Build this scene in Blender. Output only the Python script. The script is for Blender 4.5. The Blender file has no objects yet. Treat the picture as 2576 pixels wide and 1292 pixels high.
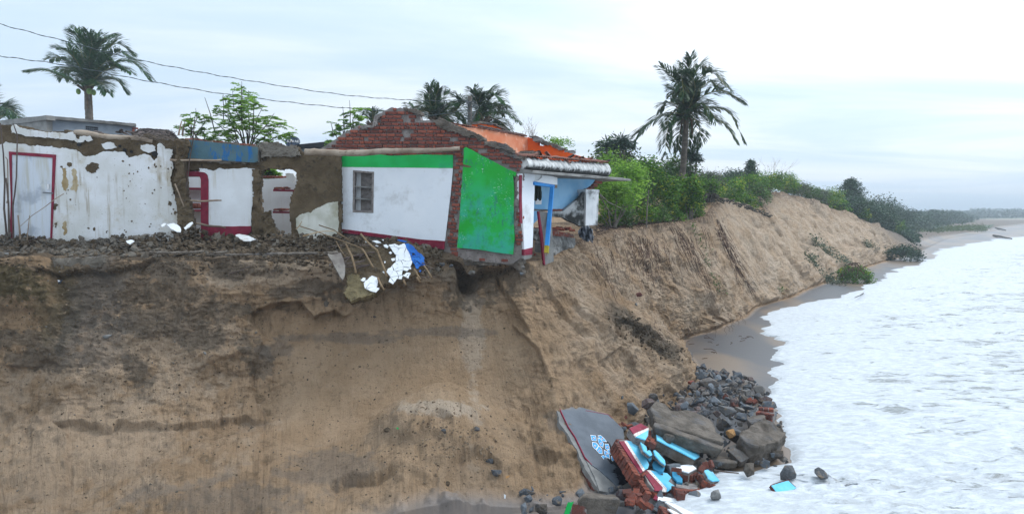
import bpy, bmesh, math, random
import numpy as np
from mathutils import Vector, Matrix, Quaternion
from mathutils.bvhtree import BVHTree
from mathutils.geometry import tessellate_polygon
random.seed(7); np.random.seed(7)
R = math.radians
S = bpy.context.scene
COL = S.collection

# ---------------- camera ----------------
F = 1717.0; CU = 1288.0; CV = 646.0           # focal length and centre on a 2576 x 1292 plate
PITCH = math.atan(116.0 / F)
cam = bpy.data.objects.new('camera', bpy.data.cameras.new('camera')); COL.objects.link(cam)
cam.data.sensor_width = 36; cam.data.lens = 36 * F / 2576
cam.location = (0, 0, 0); cam.rotation_euler = (math.pi / 2 - PITCH, 0, 0)
cam.data.clip_start = 0.1; cam.data.clip_end = 12000
S.camera = cam

# ---------------- sky, sun, exposure ----------------
SUN_EL, SUN_AZ = R(48), R(62)                  # azimuth clockwise from +Y (view direction)
W = bpy.data.worlds.new('World'); S.world = W; W.use_nodes = True
nt = W.node_tree; nt.nodes.clear()
def N(t, **k):
    n = nt.nodes.new(t)
    for a, b in k.items(): setattr(n, a, b)
    return n
out = N('ShaderNodeOutputWorld'); bg = N('ShaderNodeBackground')
sky = N('ShaderNodeTexSky', sky_type='NISHITA', sun_disc=False)
sky.sun_elevation = SUN_EL; sky.sun_rotation = SUN_AZ; sky.altitude = 0; sky.dust_density = 2; sky.air_density = 1.0
geo = N('ShaderNodeTexCoord'); sep = N('ShaderNodeSeparateXYZ')
nt.links.new(geo.outputs['Generated'], sep.inputs[0])
def MA(op, a, b=None, c=None, clamp=False):
    n = N('ShaderNodeMath', operation=op); n.use_clamp = clamp
    for i, x in enumerate((a, b, c)):
        if x is None: continue
        if isinstance(x, (int, float)): n.inputs[i].default_value = x
        else: nt.links.new(x, n.inputs[i])
    return n.outputs[0]
zc = MA('MAXIMUM', sep.outputs['Z'], 0.0)
den = MA('ADD', zc, 0.10)
cx_ = MA('DIVIDE', sep.outputs['X'], den); cy_ = MA('DIVIDE', sep.outputs['Y'], den)
cmb = N('ShaderNodeCombineXYZ'); nt.links.new(cx_, cmb.inputs[0]); nt.links.new(cy_, cmb.inputs[1])
mp = N('ShaderNodeMapping'); mp.inputs['Scale'].default_value = (0.30, 0.75, 1); mp.inputs['Rotation'].default_value = (0, 0, R(18))
nt.links.new(cmb.outputs[0], mp.inputs[0])
n1 = N('ShaderNodeTexNoise'); n1.inputs['Scale'].default_value = 0.9; n1.inputs['Detail'].default_value = 7; n1.inputs['Roughness'].default_value = 0.55
n1.inputs['Distortion'].default_value = 0.6
nt.links.new(mp.outputs[0], n1.inputs['Vector'])
cr = N('ShaderNodeMapRange', interpolation_type='SMOOTHSTEP'); cr.inputs[1].default_value = 0.36; cr.inputs[2].default_value = 0.66
nt.links.new(n1.outputs[0], cr.inputs[0])
# overcast deck: thin bluish gaps against pale cloud, brighter towards the veiled sun
mixc = N('ShaderNodeMix', data_type='RGBA'); nt.links.new(cr.outputs[0], mixc.inputs[0])
mixc.inputs[6].default_value = (5.4, 6.75, 8.3, 1); mixc.inputs[7].default_value = (7.9, 8.5, 9.2, 1)
nrm = N('ShaderNodeVectorMath', operation='DOT_PRODUCT')
nt.links.new(geo.outputs['Generated'], nrm.inputs[0])
sd = Vector((math.sin(SUN_AZ) * math.cos(SUN_EL), math.cos(SUN_AZ) * math.cos(SUN_EL), math.sin(SUN_EL)))
nrm.inputs[1].default_value = sd
glow = MA('MULTIPLY', MA('POWER', MA('MAXIMUM', nrm.outputs['Value'], 0.0), 3.0), 0.75)
hz = MA('ADD', MA('MULTIPLY', zc, 0.62), 0.98)
lum = MA('ADD', hz, glow)
sc_ = N('ShaderNodeVectorMath', operation='SCALE'); nt.links.new(mixc.outputs[2], sc_.inputs[0]); nt.links.new(lum, sc_.inputs['Scale'])
fin = N('ShaderNodeMix', data_type='RGBA'); fin.inputs[0].default_value = 0.88
nt.links.new(sky.outputs[0], fin.inputs[6]); nt.links.new(sc_.outputs[0], fin.inputs[7])
nt.links.new(fin.outputs[2], bg.inputs[0]); bg.inputs[1].default_value = 0.10
nt.links.new(bg.outputs[0], out.inputs[0])

sun = bpy.data.objects.new('sun', bpy.data.lights.new('sun', 'SUN')); COL.objects.link(sun)
sun.data.energy = 1.5; sun.data.angle = R(16); sun.data.color = (1.0, 0.955, 0.90)
sun.rotation_euler = (-sd).to_track_quat('-Z', 'Y').to_euler(); sun.location = sd * 60
S.view_settings.view_transform = 'Standard'; S.view_settings.look = 'None'
S.view_settings.exposure = 0.31; S.view_settings.gamma = 1; S.view_settings.use_curve_mapping = False
S.cycles.volume_bounces = 0; S.cycles.max_bounces = 6; S.cycles.diffuse_bounces = 3; S.cycles.transparent_max_bounces = 6
S.cycles.volume_step_rate = 10; S.cycles.volume_max_steps = 16

# ---------------- projection helpers ----------------
cp, sp_ = math.cos(PITCH), math.sin(PITCH)
def ray(u, v):
    a = (u - CU) / F; b = -(v - CV) / F
    return Vector((a, cp + b * sp_, b * cp - sp_))
def P(u, v, Y):
    d = ray(u, v); return d * (Y / d.y)
def Pz(u, v, z):
    d = ray(u, v); return d * (z / d.z)
def proj(X, Y, Z):
    f = Y * cp - Z * sp_; up = Y * sp_ + Z * cp
    f = np.maximum(f, 0.05)
    return CU + F * X / f, CV - F * up / f
SEA = -5.0

# ---------------- numpy noise ----------------
def _h(ix, iy, iz, seed):
    n = (ix.astype(np.int64) * 374761393 + iy.astype(np.int64) * 668265263 + iz.astype(np.int64) * 2147483647 + seed * 1274126177) & 0xffffffff
    n = ((n ^ (n >> 13)) * 1274126177) & 0xffffffff
    n = ((n ^ (n >> 16)) * 2246822519) & 0xffffffff
    return ((n ^ (n >> 15)) & 0xffff) / 65535.0
def vnoise(x, y, z=None, seed=0):
    x = np.asarray(x, float); y = np.asarray(y, float); z = np.zeros_like(x) if z is None else np.asarray(z, float)
    xi, yi, zi = np.floor(x), np.floor(y), np.floor(z)
    fx, fy, fz = x - xi, y - yi, z - zi
    fx = fx * fx * (3 - 2 * fx); fy = fy * fy * (3 - 2 * fy); fz = fz * fz * (3 - 2 * fz)
    r = 0
    for dz in (0, 1):
        wz = fz if dz else 1 - fz
        for dy in (0, 1):
            wy = fy if dy else 1 - fy
            for dx in (0, 1):
                wx = fx if dx else 1 - fx
                r = r + _h(xi + dx, yi + dy, zi + dz, seed) * wx * wy * wz
    return r * 2 - 1
def fbm(x, y, z=None, oct=4, seed=0, rough=.5):
    x = np.asarray(x, float); y = np.asarray(y, float)
    z = np.zeros_like(x) if z is None else np.asarray(z, float)
    r = 0; a = 1; t = 0
    for i in range(oct):
        r = r + vnoise(x, y, z, seed + i * 17) * a; t += a; a *= rough
        x, y, z = x * 2.03 + 3.1, y * 2.03 + 1.7, z * 2.03 + 5.3
    return r / t
def sst(a, b, x):
    t = np.clip((x - a) / (b - a), 0, 1); return t * t * (3 - 2 * t)

# ---------------- object helpers ----------------
def tag(o, label=None, cat=None, group=None, kind=None):
    if label: o['label'] = label
    if cat: o['category'] = cat
    if group: o['group'] = group
    if kind: o['kind'] = kind
    return o
def thing(name, label, cat, loc=(0, 0, 0), group=None):
    o = bpy.data.objects.new(name, None); o.empty_display_size = .2; COL.objects.link(o); o.location = loc
    return tag(o, label, cat, group)
def link(name, me, mat, parent=None):
    """vertices are in world space; a part's mesh is shifted to its thing's base"""
    o = bpy.data.objects.new(name, me)
    if mat is not None:
        mats = mat if isinstance(mat, (list, tuple)) else [mat]
        if len(me.materials) == 0:
            for m in mats: me.materials.append(m)
    COL.objects.link(o)
    if parent is not None:
        o.parent = parent
        w = Vector((0, 0, 0)); q = parent
        while q is not None: w += q.location; q = q.parent
        o.location = -w
    return o
def mesh(name, V, Fc, smooth=False, mi=None):
    me = bpy.data.meshes.new(name)
    me.from_pydata([tuple(v) for v in V], [], Fc); 
    if smooth: me.polygons.foreach_set('use_smooth', [True] * len(me.polygons))
    if mi: me.polygons.foreach_set('material_index', mi)
    me.update(); return me
def npmesh(name, V, Q, smooth=True):
    me = bpy.data.meshes.new(name); n = len(V); k = Q.shape[1]
    me.vertices.add(n); me.vertices.foreach_set('co', np.ascontiguousarray(V, np.float32).ravel())
    me.loops.add(Q.size); me.loops.foreach_set('vertex_index', np.ascontiguousarray(Q, np.int32).ravel())
    me.polygons.add(len(Q)); me.polygons.foreach_set('loop_start', np.arange(0, Q.size, k, dtype=np.int32))
    me.polygons.foreach_set('use_smooth', np.full(len(Q), smooth))
    me.update(calc_edges=True); return me
def attr(me, name, data):
    a = me.attributes.new(name, 'FLOAT', 'POINT'); a.data.foreach_set('value', np.ascontiguousarray(data, np.float32).ravel())

class MB:
    def __init__(s): s.v = []; s.f = []; s.mi = []; s.m = 0
    def add(s, V, Fc):
        b = len(s.v); s.v += [tuple(v) for v in V]; s.f += [tuple(i + b for i in f) for f in Fc]; s.mi += [s.m] * len(Fc)
    def box(s, c, d, M=None, jit=0):
        V = [Vector((x * d[0] / 2, y * d[1] / 2, z * d[2] / 2)) for x in (-1, 1) for y in (-1, 1) for z in (-1, 1)]
        if jit: V = [v + Vector([random.uniform(-jit, jit) for _ in range(3)]) for v in V]
        if M is not None: V = [M @ v for v in V]
        V = [v + Vector(c) for v in V]
        s.add(V, [(0, 1, 3, 2), (4, 6, 7, 5), (0, 4, 5, 1), (2, 3, 7, 6), (0, 2, 6, 4), (1, 5, 7, 3)])
    def tube(s, pts, rad, n=6, cap=True):
        pts = [Vector(p) for p in pts]
        if isinstance(rad, (int, float)): rad = [rad] * len(pts)
        rings = []; up = Vector((0.13, 0.21, 0.97))
        for i, p in enumerate(pts):
            d = (pts[min(i + 1, len(pts) - 1)] - pts[max(i - 1, 0)])
            if d.length < 1e-9: d = Vector((0, 0, 1))
            d.normalize()
            a = d.cross(up)
            if a.length < .2: a = d.cross(Vector((1, 0.1, 0)))
            a.normalize(); b = d.cross(a)
            rings.append([p + (a * math.cos(2 * math.pi * k / n) + b * math.sin(2 * math.pi * k / n)) * rad[i] for k in range(n)])
        V = [v for r in rings for v in r]; Fc = []
        for i in range(len(pts) - 1):
            for k in range(n): Fc.append((i * n + k, i * n + (k + 1) % n, (i + 1) * n + (k + 1) % n, (i + 1) * n + k))
        if cap: Fc += [tuple(range(n))[::-1], tuple((len(pts) - 1) * n + k for k in range(n))]
        s.add(V, Fc)
    def build(s, name, mat, parent=None, smooth=False):
        me = mesh(name, s.v, s.f, smooth, s.mi if isinstance(mat, (list, tuple)) else None)
        return link(name, me, mat, parent)
# ---------------- materials ----------------
def mat_new(name):
    m = bpy.data.materials.new(name); m.use_nodes = True; t = m.node_tree; b = t.nodes['Principled BSDF']
    b.inputs['Roughness'].default_value = .85; b.inputs['Specular IOR Level'].default_value = .3
    return m, t, b
class G:
    """tiny node-graph builder"""
    def __init__(s, t): s.t = t
    def n(s, typ, **k):
        x = s.t.nodes.new(typ)
        for a, b in k.items(): setattr(x, a, b)
        return x
    def put(s, sock, x):
        if hasattr(x, 'is_output'): s.t.links.new(x, sock)
        elif isinstance(x, (int, float)): sock.default_value = x
        else: sock.default_value = (*x, 1) if len(x) == 3 and sock.type == 'RGBA' else x
    def math(s, op, a, b=0., c=0., clamp=False):
        x = s.n('ShaderNodeMath', operation=op); x.use_clamp = clamp
        s.put(x.inputs[0], a); s.put(x.inputs[1], b); s.put(x.inputs[2], c); return x.outputs[0]
    def mix(s, f, a, b, mode='MIX'):
        x = s.n('ShaderNodeMix', data_type='RGBA', blend_type=mode); s.put(x.inputs[0], f); s.put(x.inputs[6], a); s.put(x.inputs[7], b); return x.outputs[2]
    def coord(s, which='Object', scale=(1, 1, 1), rot=(0, 0, 0)):
        c = s.n('ShaderNodeTexCoord'); m = s.n('ShaderNodeMapping'); m.inputs['Scale'].default_value = scale; m.inputs['Rotation'].default_value = rot
        s.t.links.new(c.outputs[which], m.inputs[0]); return m.outputs[0]
    def noise(s, vec, sc, det=4, rough=.55, dist=0):
        x = s.n('ShaderNodeTexNoise'); s.t.links.new(vec, x.inputs['Vector']); x.inputs['Scale'].default_value = sc
        x.inputs['Detail'].default_value = det; x.inputs['Roughness'].default_value = rough; x.inputs['Distortion'].default_value = dist; return x.outputs[0]
    def voro(s, vec, sc, feat='F1', out=0):
        x = s.n('ShaderNodeTexVoronoi', feature=feat); s.t.links.new(vec, x.inputs['Vector']); x.inputs['Scale'].default_value = sc; return x.outputs[out]
    def rng(s, x, a, b, c=0., d=1.):
        y = s.n('ShaderNodeMapRange', interpolation_type='SMOOTHSTEP'); s.put(y.inputs[0], x)
        for i, q in enumerate((a, b, c, d)): y.inputs[i + 1].default_value = q
        return y.outputs[0]
    def attr(s, name):
        x = s.n('ShaderNodeAttribute'); x.attribute_name = name; return x.outputs['Fac']
    def rand(s):
        return s.n('ShaderNodeObjectInfo').outputs['Random']
    def bump(s, b, h, st=.5, dist=.02):
        x = s.n('ShaderNodeBump'); x.inputs['Strength'].default_value = st; x.inputs['Distance'].default_value = dist
        s.put(x.inputs['Height'], h); s.t.links.new(x.outputs[0], b.inputs['Normal'])

def surf(name, c1, c2, sc=3, det=5, lo=.35, hi=.65, rough=.9, bump=.4, bdist=.01, bsc=40, stain=None, stain_amt=.5, streak=None,
         streak_amt=.6, speck=None, speck_amt=.5, rvar=0, third=None, spec=.25):
    """generic procedural paint / earth / stone"""
    m, t, b = mat_new(name); g = G(t); v = g.coord()
    col = g.mix(g.rng(g.noise(v, sc, det), lo, hi), c1, c2)
    if third: col = g.mix(g.rng(g.noise(v, sc * 2.7, 4, .6), .55, .7), col, third)
    if streak:
        vs = g.coord(scale=(5, 5, .35)); k = g.rng(g.noise(vs, 1.6, 4, .65), .52, .72)
        k = g.math('MULTIPLY', k, g.rng(g.noise(v, .9, 2), .4, .62)); col = g.mix(g.math('MULTIPLY', k, streak_amt), col, streak)
    if stain: col = g.mix(g.math('MULTIPLY', g.rng(g.noise(v, 1.3, 6, .68), .52, .68), stain_amt), col, stain)
    if speck: col = g.mix(g.math('MULTIPLY', g.rng(g.noise(v, 22, 3, .7), .66, .7), speck_amt), col, speck)
    if rvar:
        r = g.rand(); f = g.math('MULTIPLY_ADD', r, rvar * 2, 1 - rvar)
        x = g.n('ShaderNodeVectorMath', operation='SCALE'); t.links.new(col, x.inputs[0]); t.links.new(f, x.inputs['Scale']); col = x.outputs[0]
    g.put(b.inputs['Base Color'], col); b.inputs['Roughness'].default_value = rough; b.inputs['Specular IOR Level'].default_value = spec
    if bump: g.bump(b, g.noise(v, bsc, 6, .65), bump, bdist)
    return m
M = {}
M['mud'] = surf('mud_wall', (.085, .060, .033), (.14, .104, .062), sc=2.5, bump=.9, bdist=.03, bsc=26, third=(.06, .045, .03), speck=(.24, .2, .13), speck_amt=.4)
M['mudgrey'] = surf('grey_mud', (.14, .125, .105), (.2, .18, .15), sc=4, bump=.9, bdist=.03, bsc=24, third=(.08, .066, .05))
M['clod'] = surf('earth_clods', (.065, .046, .028), (.13, .098, .066), sc=2.2, bump=.6, bdist=.02, bsc=30, speck=(.3, .28, .25), speck_amt=.3)
M['clodgrey'] = surf('grey_earth_clods', (.095, .08, .064), (.165, .145, .118), sc=2.2, bump=.6, bdist=.02, bsc=30)
M['white_old'] = surf('old_whitewash', (.62, .63, .61), (.74, .76, .78), sc=1.4, bump=.5, bdist=.02, bsc=14, streak=(.25, .185, .085), streak_amt=.95, stain=(.40, .33, .19), stain_amt=.5, speck=(.16, .12, .07), speck_amt=.8)
M['white_mid'] = surf('thin_whitewash', (.68, .70, .71), (.77, .80, .82), sc=1.4, bump=.3, bdist=.01, bsc=18, streak=(.42, .36, .22), streak_amt=.5, speck=(.3, .25, .2), speck_amt=.3)
M['white_new'] = surf('white_wall_paint', (.74, .79, .84), (.80, .84, .88), sc=1.2, bump=.15, bdist=.005, bsc=30, stain=(.44, .45, .45), stain_amt=.5, speck=(.45, .42, .38), speck_amt=.35)
M['white_dirty'] = surf('green_stained_whitewash', (.46, .46, .38), (.66, .66, .6), sc=2, bump=.3, bdist=.01, bsc=18, streak=(.13, .12, .05), streak_amt=1.0, stain=(.25, .22, .12), stain_amt=.6)
M['white_mould'] = surf('mould_streaked_whitewash', (.62, .65, .66), (.74, .76, .77), sc=2.5, bump=.3, bdist=.01, bsc=22, streak=(.05, .05, .045), streak_amt=.9, stain=(.08, .08, .075), stain_amt=.9)
M['mould_dark'] = surf('black_mould_wall', (.035, .037, .035), (.45, .47, .47), sc=2.6, det=7, lo=.42, hi=.62, bump=.4, bdist=.01, bsc=25, streak=(.03, .03, .03), streak_amt=.95)
M['green'] = surf('bright_green_paint', (.004, .41, .075), (.008, .48, .11), sc=2.5, bump=.2, bdist=.006, stain=(.02, .27, .17), stain_amt=.5, rough=.6)
M['maroon'] = surf('maroon_paint', (.165, .008, .028), (.24, .014, .042), sc=5, bump=.3, bdist=.006, speck=(.5, .3, .32), speck_amt=.3, rough=.6)
M['blueband'] = surf('faded_blue_limewash', (.10, .14, .13), (.17, .17, .13), sc=2, bump=.5, bdist=.015, bsc=25, streak=(.02, .13, .42), streak_amt=1.0, third=(.03, .16, .36))
M['lightblue'] = surf('light_blue_wall', (.20, .46, .72), (.30, .54, .76), sc=2.3, bump=.2, bdist=.006, stain=(.38, .58, .70), stain_amt=.4)
M['bluewood'] = surf('blue_painted_wood', (.02, .20, .56), (.03, .27, .66), sc=4, bump=.2, bdist=.004, rough=.55)
M['yellow'] = surf('yellow_paint', (.32, .26, .02), (.42, .34, .03), sc=6)
M['orange_lit'] = surf('lit_orange_wall', (.72, .23, .11), (.80, .36, .22), sc=1.6, bump=.25, bdist=.008, third=(.86, .50, .36))  # pinkish paler orange: the light on this wall is put into its colour
M['orange'] = surf('orange_wall', (.74, .10, .012), (.82, .14, .02), sc=1.8, bump=.25, bdist=.008)
M['mortar'] = surf('grey_mortar', (.19, .17, .16), (.28, .255, .24), sc=6, bump=.8, bdist=.02, bsc=30, third=(.10, .085, .075))
M['concrete'] = surf('weathered_concrete', (.15, .15, .145), (.25, .25, .24), sc=2.5, bump=.5, bdist=.015, bsc=28, stain=(.07, .07, .065), stain_amt=.6)
M['concrete_brown'] = surf('sandy_concrete', (.095, .080, .065), (.175, .15, .125), sc=4, det=8, bump=1, bdist=.04, bsc=20, third=(.12, .105, .09), stain=(.10, .13, .17), stain_amt=.4)
M['house_grey'] = surf('bluish_grey_render', (.17, .20, .24), (.27, .31, .35), sc=.9, bump=.3, bdist=.01, stain=(.09, .10, .12), stain_amt=.45)
M['hole_shade'] = surf('painted_hole_shade', (.012, .012, .014), (.02, .02, .022), bump=0)  # near-black colour that paints the shade inside holes
M['darkroof'] = surf('black_sheet_roof', (.02, .022, .028), (.04, .043, .05), bump=.3)
M['tile'] = surf('clay_roof_tile', (.17, .075, .055), (.25, .13, .10), sc=5, rvar=.35, stain=(.11, .10, .095), stain_amt=.8, bump=.5)
M['tiledark'] = surf('old_roof_tile', (.06, .05, .048), (.13, .10, .09), sc=5, rvar=.35, bump=.5)
M['log'] = surf('peeled_log', (.28, .22, .165), (.40, .33, .26), sc=3, bump=.6, bdist=.01, third=(.19, .14, .10))
M['stick'] = surf('dry_stick', (.20, .15, .11), (.30, .235, .175), sc=4, rvar=.3, bump=.4)
M['stick_dark'] = surf('dark_stick', (.075, .055, .05), (.13, .10, .085), sc=4, rvar=.3, bump=.4)
M['bamboo'] = surf('bamboo_batten', (.30, .20, .10), (.42, .30, .17), sc=5, rvar=.2, bump=.4)
M['root'] = surf('brown_root', (.075, .042, .03), (.13, .078, .055), sc=5, bump=.3)
M['plank'] = surf('weathered_plank', (.16, .14, .125), (.27, .25, .22), sc=4, bump=.5, stain=(.05, .05, .06), stain_amt=.6)
M['iron'] = surf('galvanised_metal', (.10, .11, .12), (.2, .21, .22), rough=.5, bump=0)
M['wire'] = surf('cable', (.05, .07, .075), (.07, .09, .10), rough=.6, bump=0)
M['dish'] = surf('dark_blue_dish', (.05, .075, .12), (.07, .10, .15), rough=.6, bump=0)
M['plainwhite'] = surf('white_print', (.75, .76, .77), (.8, .8, .8), bump=0)
M['white_flake'] = surf('broken_white_plaster', (.74, .77, .79), (.80, .82, .84), sc=4, bump=.3, bdist=.005)
M['blue_flake'] = surf('broken_blue_plaster', (.015, .10, .40), (.025, .15, .48), sc=5, bump=.4, bdist=.008)
M['cyan'] = surf('cyan_plaster', (.115, .48, .69), (.16, .54, .74), sc=4, bump=.25, bdist=.006, stain=(.30, .62, .76), stain_amt=.5)
M['cyan_dark'] = surf('deep_cyan_plaster', (.04, .25, .42), (.06, .31, .48), sc=4, bump=.3, bdist=.006)
M['tarp'] = surf('dark_tarpaulin', (.045, .055, .075), (.08, .095, .12), rough=.5, bump=.4, spec=.4)
M['cloth'] = surf('dark_green_cloth', (.018, .028, .022), (.035, .05, .04), bump=.5)
M['orangestone'] = surf('orange_stone', (.34, .17, .06), (.48, .28, .12), sc=8, bump=.7, third=(.22, .17, .12))

def brickmat(name, a, b_, c_):
    m, t, b = mat_new(name); g = G(t); v = g.coord(); r = g.rand()
    cr = g.n('ShaderNodeValToRGB'); cr.color_ramp.elements[0].color = (*a, 1); cr.color_ramp.elements[1].color = (*b_, 1)
    e = cr.color_ramp.elements.new(.45); e.color = (*c_, 1); t.links.new(r, cr.inputs[0])
    col = g.mix(g.rng(g.noise(v, 14, 5, .65), .50, .66), cr.outputs[0], (.17, .13, .115))
    col = g.mix(g.math('MULTIPLY', g.rng(g.noise(v, 2.5, 3), .48, .62), .55), col, (.075, .05, .045))
    g.put(b.inputs['Base Color'], col); g.bump(b, g.noise(v, 45, 5, .7), .6, .01); b.inputs['Roughness'].default_value = .92
    return m
M['brick'] = brickmat('red_brick', (.12, .032, .022), (.34, .085, .045), (.235, .05, .03))
M['brickwet'] = brickmat('wet_red_brick', (.09, .025, .018), (.26, .06, .03), (.16, .04, .025))

def greenworn():
    m, t, b = mat_new('worn_green_paint'); g = G(t); v = g.coord(); vz = g.n('ShaderNodeSeparateXYZ'); t.links.new(g.coord(), vz.inputs[0])
    col = g.mix(g.rng(g.noise(v, 1.5, 3), .4, .6), (.003, .35, .025), (.005, .42, .06))
    vs = g.coord(scale=(1, 1, .45), rot=(0, R(25), 0))
    k = g.math('MULTIPLY', g.rng(g.noise(vs, 7, 6, .75), .50, .60), g.rng(g.noise(v, 1.35, 3), .44, .56))
    col = g.mix(g.math('MULTIPLY', k, .85), col, (.012, .17, .14))
    low = g.rng(vz.outputs[2], .95, -.1, 0., 1.)
    k2 = g.math('MULTIPLY', low, g.rng(g.noise(v, 2.2, 5, .7), .42, .62)); col = g.mix(g.math('MULTIPLY', k2, .75), col, (.03, .40, .30))
    k3 = g.math('MULTIPLY', g.rng(g.noise(v, 26, 4, .8), .615, .64), g.rng(g.noise(v, 1.8, 2), .46, .6)); col = g.mix(k3, col, (.55, .78, .74))
    g.put(b.inputs['Base Color'], col); b.inputs['Roughness'].default_value = .5; g.bump(b, g.noise(v, 14, 5), .35, .012); return m
M['greenworn'] = greenworn()

def bandmat():
    m, t, b = mat_new('faded_blue_band'); g = G(t); v = g.coord(); vs = g.coord(scale=(3.2, 3.2, .8))
    col = g.mix(g.rng(g.noise(v, 2.5, 5), .4, .6), (.11, .105, .075), (.15, .16, .13))
    col = g.mix(g.math('MULTIPLY', g.rng(g.noise(v, 1.1, 4), .40, .55), .7), col, (.05, .16, .22))
    col = g.mix(g.rng(g.noise(vs, 1.7, 7, .72), .52, .60), col, (.015, .125, .33))
    g.put(b.inputs['Base Color'], col); g.bump(b, g.noise(v, 25, 6, .7), .6, .015); return m
M['blueband'] = bandmat()
def doormat():
    m, t, b = mat_new('limewashed_door'); g = G(t); v = g.coord(); vs = g.coord(scale=(7, 7, .5))
    col = g.mix(g.rng(g.noise(vs, 1.5, 4, .6), .45, .75), (.60, .65, .71), (.50, .50, .44))
    col = g.mix(g.math('MULTIPLY', g.rng(g.noise(v, 2.2, 4, .6), .52, .68), .6), col, (.27, .31, .37))
    g.put(b.inputs['Base Color'], col); g.bump(b, g.noise(vs, 6, 5), .3, .01); return m
M['door'] = doormat()

def rockmat(name, stops):
    m, t, b = mat_new(name); g = G(t); v = g.coord(); r = g.rand()
    cr = g.n('ShaderNodeValToRGB'); cr.color_ramp.interpolation = 'CONSTANT'
    cr.color_ramp.elements[0].color = (*stops[0], 1); cr.color_ramp.elements[0].position = 0
    cr.color_ramp.elements[1].color = (*stops[-1], 1); cr.color_ramp.elements[1].position = (len(stops) - 1) / len(stops)
    for i, c in enumerate(stops[1:-1]): e = cr.color_ramp.elements.new((i + 1) / len(stops)); e.color = (*c, 1)
    t.links.new(r, cr.inputs[0])
    col = g.mix(g.rng(g.noise(v, 5, 6, .7), .42, .62), cr.outputs[0], g.mix(.35, cr.outputs[0], (.22, .25, .28)))
    col = g.mix(g.rng(g.noise(v, 2, 3), .56, .68), col, (.20, .155, .11))
    g.put(b.inputs['Base Color'], col); g.bump(b, g.noise(v, 18, 7, .7), .8, .03); b.inputs['Roughness'].default_value = .7; b.inputs['Specular IOR Level'].default_value = .4
    return m
M['rock'] = rockmat('quarry_rock', [(.06, .075, .092), (.10, .118, .135), (.045, .05, .056), (.125, .105, .088), (.075, .09, .108), (.15, .132, .112), (.095, .055, .045), (.04, .042, .048), (.115, .135, .155), (.085, .075, .066)])
M['rockdark'] = rockmat('dark_rock', [(.06, .035, .038), (.045, .05, .058), (.07, .072, .075), (.10, .10, .10)])

def slabmat():
    m, t, b = mat_new('dark_blue_grey_cement'); g = G(t); v = g.coord()
    col = g.mix(g.rng(g.noise(v, 2.2, 5), .4, .65), (.062, .078, .098), (.095, .115, .14))
    col = g.mix(g.rng(g.noise(v, 60, 2), .62, .75), col, (.15, .17, .19))
    w = g.attr('wet'); col = g.mix(w, col, (.012, .014, .022))
    sn = g.attr('sand'); col = g.mix(sn, col, (.33, .25, .165))
    g.put(b.inputs['Base Color'], col); g.put(b.inputs['Roughness'], g.math('MULTIPLY_ADD', w, -.5, .62)); g.bump(b, g.noise(v, 50, 4), .2, .004); return m
M['slab'] = slabmat()

def leafmat(name, c1, c2, c3=None, rough=.5, trans=.25, spec=.3):
    m, t, b = mat_new(name); g = G(t); a = g.attr('tint'); v = g.coord()
    col = g.mix(a, c1, c2)
    if c3: col = g.mix(g.rng(a, .86, .93), col, c3)
    col = g.mix(g.math('MULTIPLY', g.rng(g.noise(v, 1.1, 3), .4, .65), .35), col, c1)
    g.put(b.inputs['Base Color'], col); b.inputs['Roughness'].default_value = rough; b.inputs['Specular IOR Level'].default_value = spec
    tr = g.n('ShaderNodeBsdfTranslucent'); t.links.new(col, tr.inputs[0]); mx = g.n('ShaderNodeMixShader'); mx.inputs[0].default_value = trans
    t.links.new(b.outputs[0], mx.inputs[1]); t.links.new(tr.outputs[0], mx.inputs[2]); t.links.new(mx.outputs[0], t.nodes['Material Output'].inputs[0]); return m
M['leaf_green'] = leafmat('bush_leaf', (.02, .075, .006), (.18, .38, .03), (.34, .38, .03), trans=.4)
M['leaf_bright'] = leafmat('feathery_leaf', (.09, .22, .02), (.32, .52, .08), trans=.55)
M['leaf_mid'] = leafmat('scrub_leaf', (.02, .06, .01), (.13, .27, .04), (.13, .13, .05), trans=.25)
M['leaf_cas'] = leafmat('needle_leaf', (.014, .045, .022), (.05, .105, .045), trans=.2)
M['leaf_olive'] = leafmat('grey_green_leaf', (.06, .085, .05), (.13, .16, .09), trans=.25)
M['palm_leaf'] = leafmat('palm_leaflet', (.008, .045, .010), (.055, .145, .03), (.11, .13, .035), rough=.35, trans=.3, spec=.15)
M['palm_leaf2'] = leafmat('tattered_palm_leaflet', (.010, .038, .012), (.055, .12, .035), (.15, .15, .05), rough=.4, trans=.3, spec=.15)
M['pandan'] = leafmat('screwpine_leaf', (.02, .045, .03), (.05, .10, .06), rough=.4, trans=.15)
M['grass'] = leafmat('dune_grass', (.05, .09, .02), (.12, .17, .05), trans=.3)
M['rachis'] = surf('palm_rachis', (.12, .13, .04), (.2, .19, .06), bump=0, rough=.5)
M['palmtrunk'] = surf('palm_bark', (.085, .07, .055), (.15, .125, .10), sc=5, bump=.7, bdist=.02, bsc=18, third=(.07, .055, .045))
M['palmfibre'] = surf('palm_crown_fibre', (.06, .04, .025), (.12, .08, .045), sc=6, bump=.7, bdist=.02)
M['coconut'] = surf('green_coconut', (.10, .19, .03), (.15, .24, .05), bump=0, rough=.4)
M['bark'] = surf('grey_bark', (.11, .095, .08), (.19, .17, .145), sc=6, bump=.5)
M['twig'] = surf('bare_twig', (.15, .12, .10), (.22, .18, .15), sc=6, bump=0)
M['twigdark'] = surf('dark_twig', (.045, .04, .033), (.08, .07, .055), sc=6, bump=0)
M['litter'] = surf('dark_plant_litter', (.035, .022, .018), (.085, .055, .045), sc=4, bump=.5)

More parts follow.
